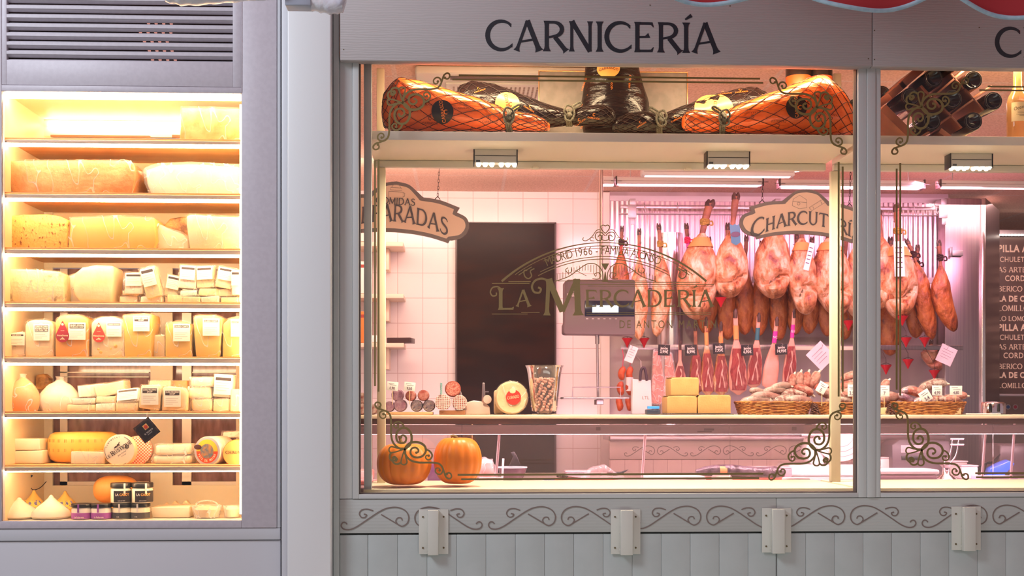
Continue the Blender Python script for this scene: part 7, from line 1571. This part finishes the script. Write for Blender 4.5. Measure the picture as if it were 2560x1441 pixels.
# pine cones between the baskets
cone = M('dark pine cone', (.10, .03, .02), rough=.6)
for px, lab in [(2038, 'dark pine cone between the left and middle baskets'), (2226, 'dark pine cone between the middle and right baskets')]:
    mb = MB()
    for k in range(34): a_ = k*2.4; u = k/34; r = .020*(1-u*.8); mb.blob((r*math.cos(a_), r*math.sin(a_), .004+.045*u), (.006, .006, .0035), nu=7, nv=5)
    solo('pine_cone', mb, cone, at_ledge(px, .76), lab, 'pine cone')
# cheese blocks
manch = M('manchego cut', (.66, .37, .14), (.60, .32, .11), 8, .45, bump=.12, bsc=120)
zt0 = zc1
q0, q1 = at_ledge(1664, .80), at_ledge(1828, .80)
mb = MB(); mb.rbox(q0.x-.01, .79, 0, q1.x+.01, .99, .004, .001); mb.v = [(v[0]-q0.x, v[1]-.79, v[2]) for v in mb.v]; solo('cheese_tray', mb, M('dark slate tray', (.06, .045, .045), rough=.5), (q0.x, .79, zc1), 'thin dark tray under the three cut cheeses on the counter', 'tray')
def cut(px0, py0, px1, py1, Y, lab, z0):
    a, b = W(px0, py0, Y), W(px1, py1, Y); w_ = b.x-a.x; h_ = a.z-z0; t = thing('cut_cheese', ((a.x+b.x)/2, Y, z0), lab, 'cheese'); mb = MB()
    mb.prism([(-w_/2, .0006), (-w_/2-.001, h_*.9), (-w_/2+.006, h_), (0, h_*1.02), (w_/2-.006, h_), (w_/2+.001, h_*.9), (w_/2, .0006)], 0, .14, 0, .003, 2, True, 1, .0012, 30); put('cheese_body', mb, manch, t)
    mb = MB(); mb.box(-w_/2, .004, h_*1.0, w_/2, .135, h_*1.0+.0025); put('top_rind', mb, M('cheese rind', (.45, .26, .10), rough=.5), t); return h_
hh = cut(1668, 991, 1742, 1034, .82, 'lower left cut cheese half on the counter tray', zc1+.0045); cut(1745, 989, 1827, 1034, .82, 'lower right cut cheese half on the counter tray', zc1+.0045); cut(1677, 945, 1747, 988, .825, 'cut cheese half stacked on top of the lower left one', zc1+.0045+hh*1.0+.0035)
# card reader, white bag
t = thing('card_reader', at_ledge(1634, .78), 'small card reader with blue screen on the counter', 'card reader'); mb = MB(); mb.rbox(-.030, 0, .0005, .030, .06, .024, .004); put('body', mb, M('reader navy', (.04, .05, .09), rough=.3), t); mb = MB(); mb.rbox(-.026, -.002, .026, .026, .02, .038, .002); put('screen', mb, M('reader blue', (.05, .30, .75), rough=.3, emit=.35, ecol=(.08, .35, .9)), t)
q0, q1 = W(1580, 948, 3.0), W(1630, 1036, 3.0); t = thing('paper_bag', ((q0.x+q1.x)/2, 3.0, q1.z), 'white paper carrier bag hanging behind the card reader', 'bag'); w_, h_ = (q1.x-q0.x)/2, q0.z-q1.z
mb = MB(); mb.prism([(-w_, 0), (-w_*.95, h_), (w_*.9, h_*.97), (w_, 0)], 0, .06, 0, .004, 2, True, 2, .004, 15); put('bag_body', mb, card, t); mb = MB(); mb.tube(cat([(-w_*.2, .0, h_*.95), (-w_*.1, -.005, h_*1.25), (w_*.25, -.005, h_*1.3), (w_*.5, 0, h_*.95)], 6), .009, 8); put('handle', mb, M('bag handle', (.08, .05, .07), rough=.5), t)
mb = MB(); tt = text_mb('LTL', .03, 1, 0, 0); mb.merge(tt, Matrix.Translation((w_*.35, -.006, h_*.42))); put('bag_print', mb, M('drawing grey', (.35, .28, .22)), t)
mb = MB(); s_ = Vector((0, .03, h_*1.25)); mb.tube([s_, (0, .05, h_*1.25+.06), (0, .245, h_*1.25+.10)], .003, 5); put('hanging_cord', mb, steel_r, t)
# curado wheel
t = thing('curado_cheese', at_ledge(1279, .82), 'round pale cheese wheel in film with a red CURADO label on the counter', 'cheese'); R_ = 42*SC(.82)
mb = MB(); mb.lathe([(.001, 0), (R_*.88, .0), (R_*.97, .008), (R_, .02), (R_, .055), (R_*.97, .068), (R_*.88, .075), (.001, .075)], (0, 0, R_+.0005), 44, 'Y'); put('cheese_body', mb, M('pale curado rind', (.80, .62, .36), (.72, .52, .28), 18, .4, bump=.3, bsc=60), t)
mb = MB(); mb.lathe([(.001, -.005), (R_*.92, -.004), (R_*1.04, .01), (R_*1.05, .06)], (0, 0, R_+.001), 40, 'Y', cap=False); put('plastic_wrap', mb, film, t)
mb = MB(); r2 = R_*.45; cz = R_*1.04; mb.add([(0+.008, -.0062, cz)]+[(.008+r2*math.cos(a), -.0062, cz+r2*math.sin(a)) for a in [2*PI*i/36 for i in range(36)]], [(0, i+1, (i+1) % 36+1) for i in range(36)]); lb = put('round_label', mb, M('curado red', (.62, .04, .03), rough=.4), t)
mb = MB(); mb.blob((.004, -.0068, cz+r2*.85), (r2*.42, .0006, r2*.35)); put('label_flower', mb, M('label cream', (.85, .65, .40)), lb)
mb = MB(); m2 = MB(); serif(m2, 'CURADO', 0, 0, .013, 0, 1, .04, .0004); k = r2*1.6/max(v[0] for v in m2.v); R5 = Matrix.Translation((.008, -.0068, cz-.006)) @ Matrix.Rotation(-math.radians(10), 4, 'Y'); m2.v = [((v[0]*k-r2*.8), v[1], v[2]) for v in m2.v]; mb.merge(m2, R5); put('label_lettering', mb, M('label cream', (.85, .65, .40)), lb)
t = thing('cheese_half', at_ledge(1246, .90), 'wrapped cheese piece behind the left edge of the curado wheel', 'cheese'); mb = MB(); mb.rbox(-.02, 0, .0005, .025, .06, .112, .012); put('cheese_body', mb, MATS['pale curado rind'], t)
# glass vase of nuts: small fuet bites
t = thing('glass_vase', at_ledge(1361, .84), 'tall flared glass vase full of small dried sausage bites', 'vase'); s_ = SC(.84); VH = (1034-911)*s_; Rb, Rt = 33*s_, 48*s_
prf = [(Rb*.92, 0), (Rb*.95, .004), (Rb*.5, .006), (Rb*.55, .010), (Rb*.95, .018), (Rb*1.05, VH*.3), (Rb*1.22, VH*.75), (Rt*.92, VH*.94), (Rt, VH)]
mb = MB(); mb.lathe(prf, n=40, cap=False); mb.lathe([(r*.965, h) for r, h in prf[3:]], n=40, cap=False); put('vase_body', mb, glass_mat('vase glass', (.98, .95, .95), .06, .03, (1, .9, .9)), t)
nutm = M('dried sausage bite', (.60, .27, .20), (.85, .56, .46), 90, .5); bite = None; rnd = random.Random(5); lv = 0; cnt = 0
for layer in range(13):
    z = .024+layer*.0112*1.0; R0 = Rb*(.82+.22*layer/12)
    for ring_r, k in ((R0, 13), (R0*.55, 6)):
        for j in range(k):
            a_ = 2*PI*j/k+layer*.6+rnd.uniform(-.1, .1); p = Vector(t.location)+Vector((ring_r*math.cos(a_), ring_r*math.sin(a_), z+rnd.uniform(-.001, .001)))
            if ring_r < R0 and layer < 11: continue
            if ring_r == R0 and math.sin(a_) > .35: continue
            ro = (rnd.uniform(-.5, .5), rnd.uniform(-.9, .9), rnd.uniform(0, 6))
            if bite is None:
                mb = MB(); mb.blob((0, 0, 0), (.0115, .0070, .0066), .15, 200, nu=10, nv=6); bite = solo('sausage_bite', mb, nutm, p, 'small dried sausage bite in the glass vase', 'sausage bite', 'sausage bites in the glass vase', ro)
            else: c_ = bite.copy(); COL.objects.link(c_); c_.location = p; c_.rotation_euler = ro
            cnt += 1
# salami ends, netted sausages and foil sausages on boards
wood_b = M('brown serving board', (.34, .14, .06), (.26, .10, .04), 10, .5, stretch=(.3, 3, 3)); wood_l = M('light serving board', (.70, .40, .20), (.62, .34, .16), 10, .5, stretch=(.3, 3, 3))
for x0, x1, m_, h_, lab in [(965, 1082, wood_l, 7*SC(YI), 'light wooden board under the foil sausages'), (1098, 1163, wood_b, 11*SC(YI), 'dark wooden board under the round sausages')]:
    a, b = at_ledge(x0, .78), at_ledge(x1, .78); mb = MB(); mb.rbox(0, 0, 0, b.x-a.x, .14, h_, .002); solo('serving_board', mb, m_, a, lab, 'board')
hb, hl = zc1+11*SC(YI)+.001, zc1+7*SC(YI)+.001
def logs(px, py, rpx, Y, L, mt, facem, lab, net=False, name='salami_log', z0=None):
    q = W(px, py, Y); r = rpx*SC(Y); z = q.z if z0 is None else z0+r; t = thing(name, (q.x, Y, z-r), lab, 'sausage'); mb = MB(); mb.lathe([(.001, -.001), (r*.9, 0), (r, .006), (r, L-.01), (r*.8, L), (.001, L+.002)], (0, 0, r), 26, 'Y'); put('log_body', mb, mt, t)
    mb = MB(); mb.lathe([(.001, -.0022), (r*.86, -.0016), (r*.86, 0)], (0, 0, r), 26, 'Y'); put('cut_face', mb, facem, t)
    if net:
        mb = MB()
        for k in range(-4, 5):
            x = k*r*.22; h2 = math.sqrt(max(0, r*r*.95-x*x)); mb.tube([(x, -.004, r-h2), (x*1.1, -.006, r), (x, -.004, r+h2)], .0011, 4); mb.tube([(-h2, -.004, r+x), (0, -.006, r+x*1.1), (h2, -.004, r+x)], .0011, 4)
        put('net', mb, M('white net string', (.88, .76, .74), rough=.6), t)
    return t
salf = M('salami cut', (.42, .075, .05), (.62, .28, .22), 160, .45)
logs(1107, 1004, 20, .78, .12, M('pink casing', (.62, .25, .23), (.75, .45, .42), 30, .4), M('pink speckled cut', (.58, .20, .18), (.75, .5, .45), 60, .4), 'pink sausage with teal net, left on the dark board', True, z0=hb)
logs(1149, 1007, 19, .78, .12, meat, salf, 'netted dark sausage, right on the dark board', True, z0=hb); logs(1132, 969, 20, .80, .12, M('salami casing', (.35, .08, .05), rough=.4), salf, 'round salami resting on top of the two sausages', z0=hb+.0585)
t = thing('netting_tail', W(1103, 975, .77), 'green and white twisted net end standing up from the pink sausage', 'netting'); mb = MB()
for k in range(3): mb.tube([(.004*math.sin(i*1.2+k*2.1), .004*math.cos(i*1.2+k*2.1), -.02+i*.005) for i in range(11)], .0018, 5)
put('strands', mb, M('teal net', (.25, .50, .48), rough=.5), t)
silver = M('silver foil', (.55, .48, .52), (.30, .22, .26), 40, .25, .8, bump=.8, bsc=50)
for px, py, r, m_, lab, z_ in [(1041, 1010, 15, silver, 'silver foil sausage end, left of the two silver ones', None), (1072, 1009, 15, silver, 'silver foil sausage end, right of the two silver ones', None), (1000, 1010, 16, meat4, 'pink foil sausage end, lower left on the light board', None), (973, 1010, 13, meat4, 'pink foil sausage end at the very left of the light board', None),
                           (993, 985, 15, meat4, 'pink foil sausage end in the upper row, left', 1), (1026, 987, 13, meat, 'red sausage end in the upper row, middle', 1), (1058, 988, 14, meat, 'shiny red sausage end in the upper row, right', 1)]:
    logs(px, py, r, .80, .11, m_, m_, lab, z0=hl if z_ is None else hl+.047, name='foil_sausage')
for px, py, r, lab in [(905, 970, 14, 'dark sausage at the left edge of the window, upper'), (904, 1008, 15, 'dark sausage end at the left edge of the window, lower'), (930, 990, 13, 'sausage between the grey post and the window edge')]: logs(px, py, r, .80, .10, meat2, meat2, lab, name='dark_sausage', z0=zc1+.0005 if py > 980 else zc1+.048)
# tongs rack / slicer knobs left of the curado wheel
t = thing('cheese_cutter', at_ledge(1190, .86), 'cream slicing tool with a round knob and two upright arms on the counter', 'cutter'); s_ = SC(.86); cre = M('cream metal', (.78, .60, .52), rough=.35, metal=.3)
mb = MB(); mb.prism([(-30*s_, .0005), (-26*s_, 30*s_), (-5*s_, 36*s_), (20*s_, 32*s_), (34*s_, 20*s_), (36*s_, .0005)], 0, .05, 0, .004); put('base', mb, cre, t)
mb = MB(); mb.prism([(-34*s_, 10*s_), (-46*s_, 64*s_), (-40*s_, 66*s_), (-22*s_, 12*s_)], .0, .012, 0, .002); put('arm', mb, steel, t)
mb = MB(); mb.prism([(14*s_, 30*s_), (16*s_, 80*s_), (22*s_, 80*s_), (24*s_, 30*s_)], .0, .012, 0, .002); mb.box(22*s_, .002, 56*s_, 32*s_, .008, 59*s_); put('arm', mb, steel, t)
mb = MB(); mb.lathe([(.001, -.012), (10*s_, -.011), (11*s_, 0)], (28*s_, 0, 38*s_), 24, 'Y'); put('knob', mb, cre, t)
# dishes and clamp at the right end
t = thing('steel_dispenser', W(2483, 1036, 1.0), 'shiny steel dispenser with black handles at the right end of the counter', 'dispenser'); t.location.z = zc1; mb = MB(); mb.lathe([(.045, .0005), (.055, .004), (.055, .05), (.048, .058), (.001, .060)], n=30); put('body', mb, M('bright steel', (.85, .80, .82), rough=.12, metal=1), t)
for dx in (-.04, .0): mb = MB(); mb.rbox(dx-.006, -.062, .012, dx+.006, -.052, .05, .003); put('handle', mb, black_m, t)
mb = MB(); mb.rbox(0, 0, 0, .16, .10, .006, .002); solo('white_dish', mb, card, (X(2415, .80), .80, zc1), 'flat white dish left of the steel dispenser', 'dish')
for px, c_, lab in [(2520, (.10, .22, .55), 'round blue sticker on the back wall below the menu board'), (2538, (.65, .08, .15), 'round red sticker on the back wall below the menu board')]:
    q = W(px, 1018, 5.29); t = thing('round_sticker', q, lab, 'sticker'); mb = MB(); mb.lathe([(.001, -.003), (.022, -.002), (.022, 0)], n=20, axis='Y'); put('disc', mb, M('sticker white', (.8, .75, .75)), t); mb = MB(); mb.lathe([(.001, -.005), (.015, -.004), (.015, -.003)], n=16, axis='Y'); put('emblem', mb, M('emblem %s' % px, c_), t)
# ================================================================ things behind the counter glass
def on_work(px, Y): return Vector((X(px, Y), Y, zwk))
t = thing('black_bowl', on_work(1281, 1.15), 'dark bowl with white rim behind the counter glass', 'bowl'); s_ = SC(1.15); mb = MB(); mb.lathe([(24*s_, .0), (33*s_, 22*s_), (36*s_, 34*s_), (34*s_, 34*s_), (30*s_, 20*s_), (.001, 4*s_)], n=30); put('bowl_body', mb, M('aubergine enamel', (.10, .04, .06), rough=.25), t); mb = MB(); mb.tube([(36*s_*math.cos(2*PI*i/36), 36*s_*math.sin(2*PI*i/36), 34*s_) for i in range(37)], .003, 6, cap=False); put('rim', mb, card, t)
t = thing('scoop', on_work(1283, 1.12)+Vector((0, 0, .07)), 'black scoop handle standing in the dark bowl', 'scoop'); mb = MB(); mb.prism([(-.02, 0), (.035, .005), (.018, .05), (.006, .07), (-.012, .065), (.0, .045)], 0, .012, 0, .003); put('handle', mb, black_m, t)
mb = MB(); mb.tube([(0, 0, 0), (.006, 0, .11)], .005, 8); solo('white_stick', mb, card, on_work(1255, 1.05), 'thin white stick standing left of the dark bowl', 'stick')
mb = MB(); mb.rbox(0, 0, 0, .30, .22, .012, .003); solo('red_cutting_board', mb, M('red board plastic', (.70, .12, .08), rough=.4), on_work(1378, .95), 'red plastic cutting board behind the counter glass', 'cutting board')
t = thing('knife', on_work(1392, 1.0)+Vector((0, 0, .0125)), 'knife with a black handle lying on the red cutting board', 'knife'); mb = MB(); mb.prism([(.0, .012), (.05, .006), (.052, .020), (.01, .028), (-.002, .022)], 0, .02, 0, .004); put('handle', mb, black_m, t); mb = MB(); mb.prism([(.05, .008), (.17, -.0), (.05, .018)], .008, .011); put('blade', mb, steel, t)
mb = MB(); mb.blob((0, 0, .014), (.028, .02, .013), .3, 50); solo('blue_cloth', mb, M('blue cloth', (.03, .10, .55), rough=.5), on_work(1375, .92), 'small blue lid at the left of the red cutting board', 'lid')
mb = MB(); mb.prism([(-.10, 0), (-.05, .05), (.02, .065), (.07, .03), (.12, 0)], 0, .12, 0, .008, 2, True, 2, .008, 20); solo('crumpled_plastic', mb, film2, on_work(1505, 1.0)+Vector((0, 0, .013)), 'crumpled clear plastic sheet on the red cutting board', 'plastic sheet')
mb = MB(); mb.rbox(-.13, 0, 0, .14, .20, .03, .01, seg=3); solo('white_cutting_board', mb, card, on_work(1690, .95), 'thick white cutting board in the middle behind the counter glass', 'cutting board')
mb = MB(); mb.rbox(-.17, 0, 0, .13, .2, .022, .01, seg=3); solo('paper_stack', mb, card, on_work(1655, .80), 'low stack of white paper in front of the white cutting board', 'paper')
t = thing('dark_scissors', on_work(1540, 1.05)+Vector((0, 0, .03)), 'dark pointed tool lying left of the white cutting board', 'tool'); mb = MB(); mb.prism([(-.045, .0), (-.04, .016), (.02, .016), (.06, .028), (.03, .006), (0, -.002)], 0, .02, 0, .003); put('blade', mb, black_m, t)
t = thing('packed_ham', on_work(1740, 1.05), 'long packed ham leg in dark wrapper with orange band lying behind the glass', 'ham')
mb = MB(); L_ = X(1960, 1.05)-X(1740, 1.05); mb.tube([(L_*i/10, 0, .045+.008*math.sin(i*.6)) for i in range(11)], [.012, .022, .026, .028, .03, .03, .03, .03, .032, .034, .02], 14); put('wrapper', mb, M('dark pack', (.06, .04, .05), (.16, .12, .14), 40, .2, bump=.6), t)
mb = MB(); mb.rbox(0, -.03, .004, L_*1.02, .03, .022, .008); put('meat_slab', mb, M('orange red meat', (.65, .14, .07), (.5, .08, .05), 20, .4), t); mb = MB(); mb.lathe([(.031, L_*.26), (.0312, L_*.34)], (0, 0, .048), 14, 'X', cap=False); put('orange_band', mb, band_o, t)
mb = MB(); mb.blob((0, 0, .026), (.045, .05, .026), .15, 20, p=.8); solo('white_mozzarella_tub', mb, card, on_work(1805, .85), 'rounded white tub with a red end under the dark ham leg', 'tub')
mb = MB(); mb.rbox(-.05, 0, 0, .06, .1, .028, .01); solo('white_container', mb, card, on_work(1995, .85), 'white container left of the cream post behind the glass', 'container')
mb = MB(); mb.rbox(-.04, 0, 0, .05, .1, .022, .008); solo('white_container', mb, card, on_work(2122, .85), 'white container between the cream post and the window post', 'container')
# slicer with round plate
t = thing('meat_slicer', on_work(2080, 1.45), 'white meat slicer with large round blade plate behind the cream post', 'slicer'); wm = M('slicer enamel', (.85, .78, .80), rough=.2, coat=.5); s_ = SC(1.45)
mb = MB(); mb.lathe([(.001, -.012), (.04, -.014), (.12, -.006), (.135, 0), (.135, .02)], (.045, 0, .21), 44, 'Y'); put('blade_cover', mb, wm, t)
mb = MB()
for r_ in (.06, .085, .11): mb.tube([(.045+r_*math.cos(2*PI*i/40), -.013+.04*(r_-.05)**1, .21+r_*math.sin(2*PI*i/40)) for i in range(41)], .0012, 5, cap=False)
put('blade_rings', mb, steel_r, t)
mb = MB(); mb.rbox(-.22, .0, .0005, .20, .24, .06, .015, seg=3); put('base', mb, wm, t); mb = MB(); mb.prism([(-.10, .06), (-.13, .12), (-.11, .19), (-.05, .20), (-.03, .06)], .02, .12, 0, .008); put('motor_housing', mb, wm, t)
mb = MB(); mb.rbox(-.16, -.02, .20, .02, .02, .215, .003); mb.tube([(-.20, .0, .07), (-.20, 0, .13)], .004, 8); put('carriage', mb, steel, t); mb = MB(); mb.blob((-.12, 0, .25), (.026, .02, .018)); mb.tube([(-.12, 0, .215), (-.12, 0, .25)], .006, 8); put('knob', mb, black_m, t)
# cash scale, dish, sheets in the second window
t = thing('printer_scale', on_work(2300, 1.5), 'dark grey printing scale behind the counter glass in the second window', 'scale'); s_ = SC(1.5)
mb = MB(); mb.prism([(-70*s_, .0005), (-72*s_, 78*s_), (-52*s_, 92*s_), (75*s_, 88*s_), (82*s_, 60*s_), (80*s_, .0005)], 0, .18, 0, .006); put('housing', mb, M('dark scale grey', (.13, .10, .12), rough=.35), t)
mb = MB(); mb.rbox(-50*s_, -.004, 58*s_, 10*s_, -.0005, 78*s_, .002); put('key_panel', mb, M('panel grey', (.45, .38, .42), rough=.4), t); mb = MB(); mb.rbox(-48*s_, -.006, 40*s_, 12*s_, -.001, 50*s_, .001); put('slot', mb, black_m, t)
mb = MB(); mb.rbox(-.17, 0, 0, .15, .2, .034, .012, seg=3); solo('cardboard_tray', mb, M('tray mauve', (.26, .17, .20), rough=.5), on_work(2265, 1.0), 'dark tray carrying white paper in the second window', 'tray')
mb = MB(); mb.rbox(-.16, 0, 0, .16, .19, .022, .009, seg=3); solo('paper_stack', mb, card, on_work(2265, 1.0)+Vector((0, 0, .0345)), 'thick white paper stack on the dark tray in the second window', 'paper')
t = thing('steel_juicer', on_work(2365, 1.1), 'polished steel stand with two rods in the second window', 'stand'); mb = MB(); mb.lathe([(.05, .0005), (.045, .012), (.02, .03), (.016, .06), (.03, .075), (.001, .08)], n=26); put('foot', mb, M('bright steel', (.85, .80, .82)), t)
mb = MB()
for dx in (-.018, .012): mb.tube(cat([(dx, .01, .07), (dx+.04, .01, .12), (dx+.055, .01, .20)], 6), .004, 8)
for dz in (.17, .197): mb.tube([(.02, .0, dz), (.085, .0, dz)], .005, 8)
put('rods', mb, M('bright steel', (.85, .80, .82)), t)
mb = MB(); mb.rbox(0, 0, 0, .17, .12, .026, .003); solo('label_carton', mb, M('lilac carton', (.72, .62, .78), rough=.5), on_work(2455, .95), 'lilac white carton under the posts at the right of the second window', 'carton')
t = thing('blue_bag', on_work(2490, 1.25), 'blue plastic sheet behind the posts at the right of the second window', 'plastic sheet'); mb = MB(); mb.prism([(-.05, 0), (-.03, .05), (.02, .07), (.06, .09), (.10, .07), (.05, .02), (.03, 0)], 0, .05, 0, .006, 2, True, 2, .006, 20); put('sheet', mb, M('blue film', (.05, .16, .75), rough=.25, coat=.4), t)
mb = MB(); mb.rbox(0, 0, 0, .30, .2, .16, .01); solo('till_cabinet', mb, M('dark till', (.10, .07, .08), rough=.3), on_work(2500, 1.5), 'dark till box at the right edge of the second window', 'till')
for px, Y, w_, h_, m_, lab, nm in [(1930, 1.30, .10, .05, 'mauve grey tub', 'mauve grey tub behind the packed ham left of the slicer', 'tub'), (2225, 1.55, .07, .085, 'pale paper box', 'pale paper box left of the printing scale in the second window', 'box'), (2395, 1.45, .05, .07, 'warm grey box', 'warm grey box right of the printing scale in the second window', 'box'), (1445, 1.35, .06, .03, 'mauve grey tub', 'low mauve tub behind the red cutting board', 'tub'), (2425, 1.2, .04, .06, 'pale paper box', 'small pale box beside the lilac carton in the second window', 'box')]:
    t = thing('storage_'+nm, on_work(px, Y), lab, nm); mb = MB(); mb.rbox(-w_, 0, .0003, w_, .10, h_, .006); put('container_body', mb, M(m_, {'m': (.38, .28, .32), 'p': (.78, .66, .66), 'w': (.42, .34, .32)}[m_[0]], rough=.45), t); mb = MB(); mb.rbox(-w_-.002, -.002, h_+.0004, w_+.002, .102, h_+.007, .002); put('lid', mb, M('container lid', (.62, .52, .55), rough=.35), t)
for k in range(5):
    P = [on_work(2425+9*k, 1.40)+Vector((0, 0, .004)), on_work(2440+7*k, 1.34)+Vector((0, 0, .05+.006*k)), on_work(2475+3*k, 1.38)+Vector((0, 0, .07)), on_work(2500, 1.45)+Vector((0, 0, .11))]
    mb = MB(); o_ = P[0].copy(); mb.tube([q-o_ for q in cat(P, 6)], .0028, 6); solo('black_cable', mb, black_m, o_, 'black cable in the tangle beside the till, '+['lowest', 'second from below', 'middle', 'second from above', 'topmost'][k]+' of the five', 'cable', 'cables beside the till')
# goods at the left behind the pumpkins
for px, py, lab, c_ in [(1060, 1115, 'small dark framed card behind the left pumpkin', (.10, .03, .09)), ]:
    q = on_work(1085, 1.1); mb = MB(); mb.rbox(-.03, 0, 0, .03, .004, .085, .001); solo('framed_card', mb, M('dark purple card', c_, rough=.4), q, lab, 'card')
t = thing('pink_sausage_pack', on_work(1215, 1.05), 'crumpled pack of pink meat right of the taller pumpkin', 'meat pack'); mb = MB(); mb.blob((0, 0, .055), (.045, .03, .052), .3, 30); put('meat', mb, M('raw pink meat', (.75, .30, .22), (.85, .5, .42), 30, .35), t); mb = MB(); mb.blob((0, 0, .056), (.050, .035, .0555), .3, 40); put('plastic_wrap', mb, film2, t)
mb = MB(); mb.rbox(-.05, 0, 0, .06, .12, .03, .008); solo('white_tub', mb, card, on_work(1225, .82), 'low white tub between the taller pumpkin and the dark bowl', 'tub')
for px, lab in [(905, 'packed meat tray at the left edge behind the counter glass, upper'), (915, 'pale meat tray at the left edge behind the counter glass')]:
    mb = MB(); mb.rbox(-.06, 0, 0, .05, .12, .05 if px == 905 else .02, .01); solo('meat_tray', mb, M('raw pink meat', (.75, .30, .22), (.85, .5, .42), 30), on_work(px, 1.2 if px == 905 else .85), lab, 'meat tray')

# ================================================================ awnings above and in front
YA = -1.2; ared = M('red awning cloth', (.45, .03, .04), rough=.8); aedge = M('pale blue awning edge', (.45, .62, .74), (.38, .55, .68), 60, .8)
t = thing('awning', (X(2175, YA), YA, Z(0, YA)), 'red awning with pale blue scalloped edge at the top right', 'awning'); o = t.location
pts = []; n = 200; xa_, xb_ = X(1520, YA), X(2900, YA)
def azb(x):
    px = 1280+(x-X(1280, YA))/SC(YA); per = 398; ph = ((px-1776) % per)/per; ph = ph if ph < .5 else ph-1
    low = 8+(px-1776)*.03; return Z(low, YA)+ .0016*(ph*per)**2*SC(YA)
xs_ = [xa_+(xb_-xa_)*i/n for i in range(n+1)]; zt_ = Z(-60, YA)+.25
mb = MB(); vs = []
for x in xs_: vs += [(x-o.x, .0+.012*math.sin(x*22), azb(x)-o.z+.010), (x-o.x, .0, zt_-o.z+.05), (x-o.x, 1.0, zt_-o.z+.6)]
fs = []
for i in range(n): fs += [(3*i, 3*i+3, 3*i+4, 3*i+1), (3*i+1, 3*i+4, 3*i+5, 3*i+2)]
mb.add(vs, fs, 0, True); put('cloth', mb, ared, t)
mb = MB(); mb.tube([(x-o.x, .012*math.sin(x*22), azb(x)-o.z+.006) for x in xs_], .0062, 8); put('piping', mb, aedge, t)
# rolled transparent curtain at the top left
YP = -.75; pl = M('milky plastic roll', (.80, .78, .82), (.66, .68, .80), 14, .2, bump=.7, bsc=18, coat=.5)
t = thing('plastic_roll', W(560, 0, YP), 'crinkled milky plastic roll hanging at the top of the photo', 'plastic curtain'); o = t.location
mb = MB(); P = [W(x, y, YP)-o for x, y in [(398, -28), (420, -18), (450, -14), (520, -16), (600, -21), (700, -27)]]; R_ = [.010, .030, .034, .032, .030, .028]
mb.tube(cat(P, 6), [R_[min(5, i//6)]*(1+.05*math.sin(i*1.7)) for i in range(31)], 16); put('rolled_sheet', mb, pl, t)
t = thing('awning_motor', W(770, 2, YP), 'grey blue awning end box with pleated white plastic at the top of the pillar', 'awning part'); o = t.location
mb = MB(); a, b = W(712, -40, YP)-o, W(778, 14, YP)-o; mb.rbox(a.x, 0, b.z, b.x, .06, a.z, .004); put('end_box', mb, M('blue grey cast metal', (.42, .46, .56), rough=.4), t)
mb = MB(); rings = []
for i in range(13):
    q = W(776+i*7.2, 0, YP)-o; zz = W(0, 16-abs(i-7)*1.2+(3 if i % 3 == 0 else 0)-(26 if i > 11 else 0), YP).z-o.z; r = .028; rings.append([(q.x, .03+r*math.cos(2*PI*j/14), zz+r+r*math.sin(2*PI*j/14)*(1)) for j in range(14)])
mb.loft(rings); put('pleated_sheet', mb, pl, t)
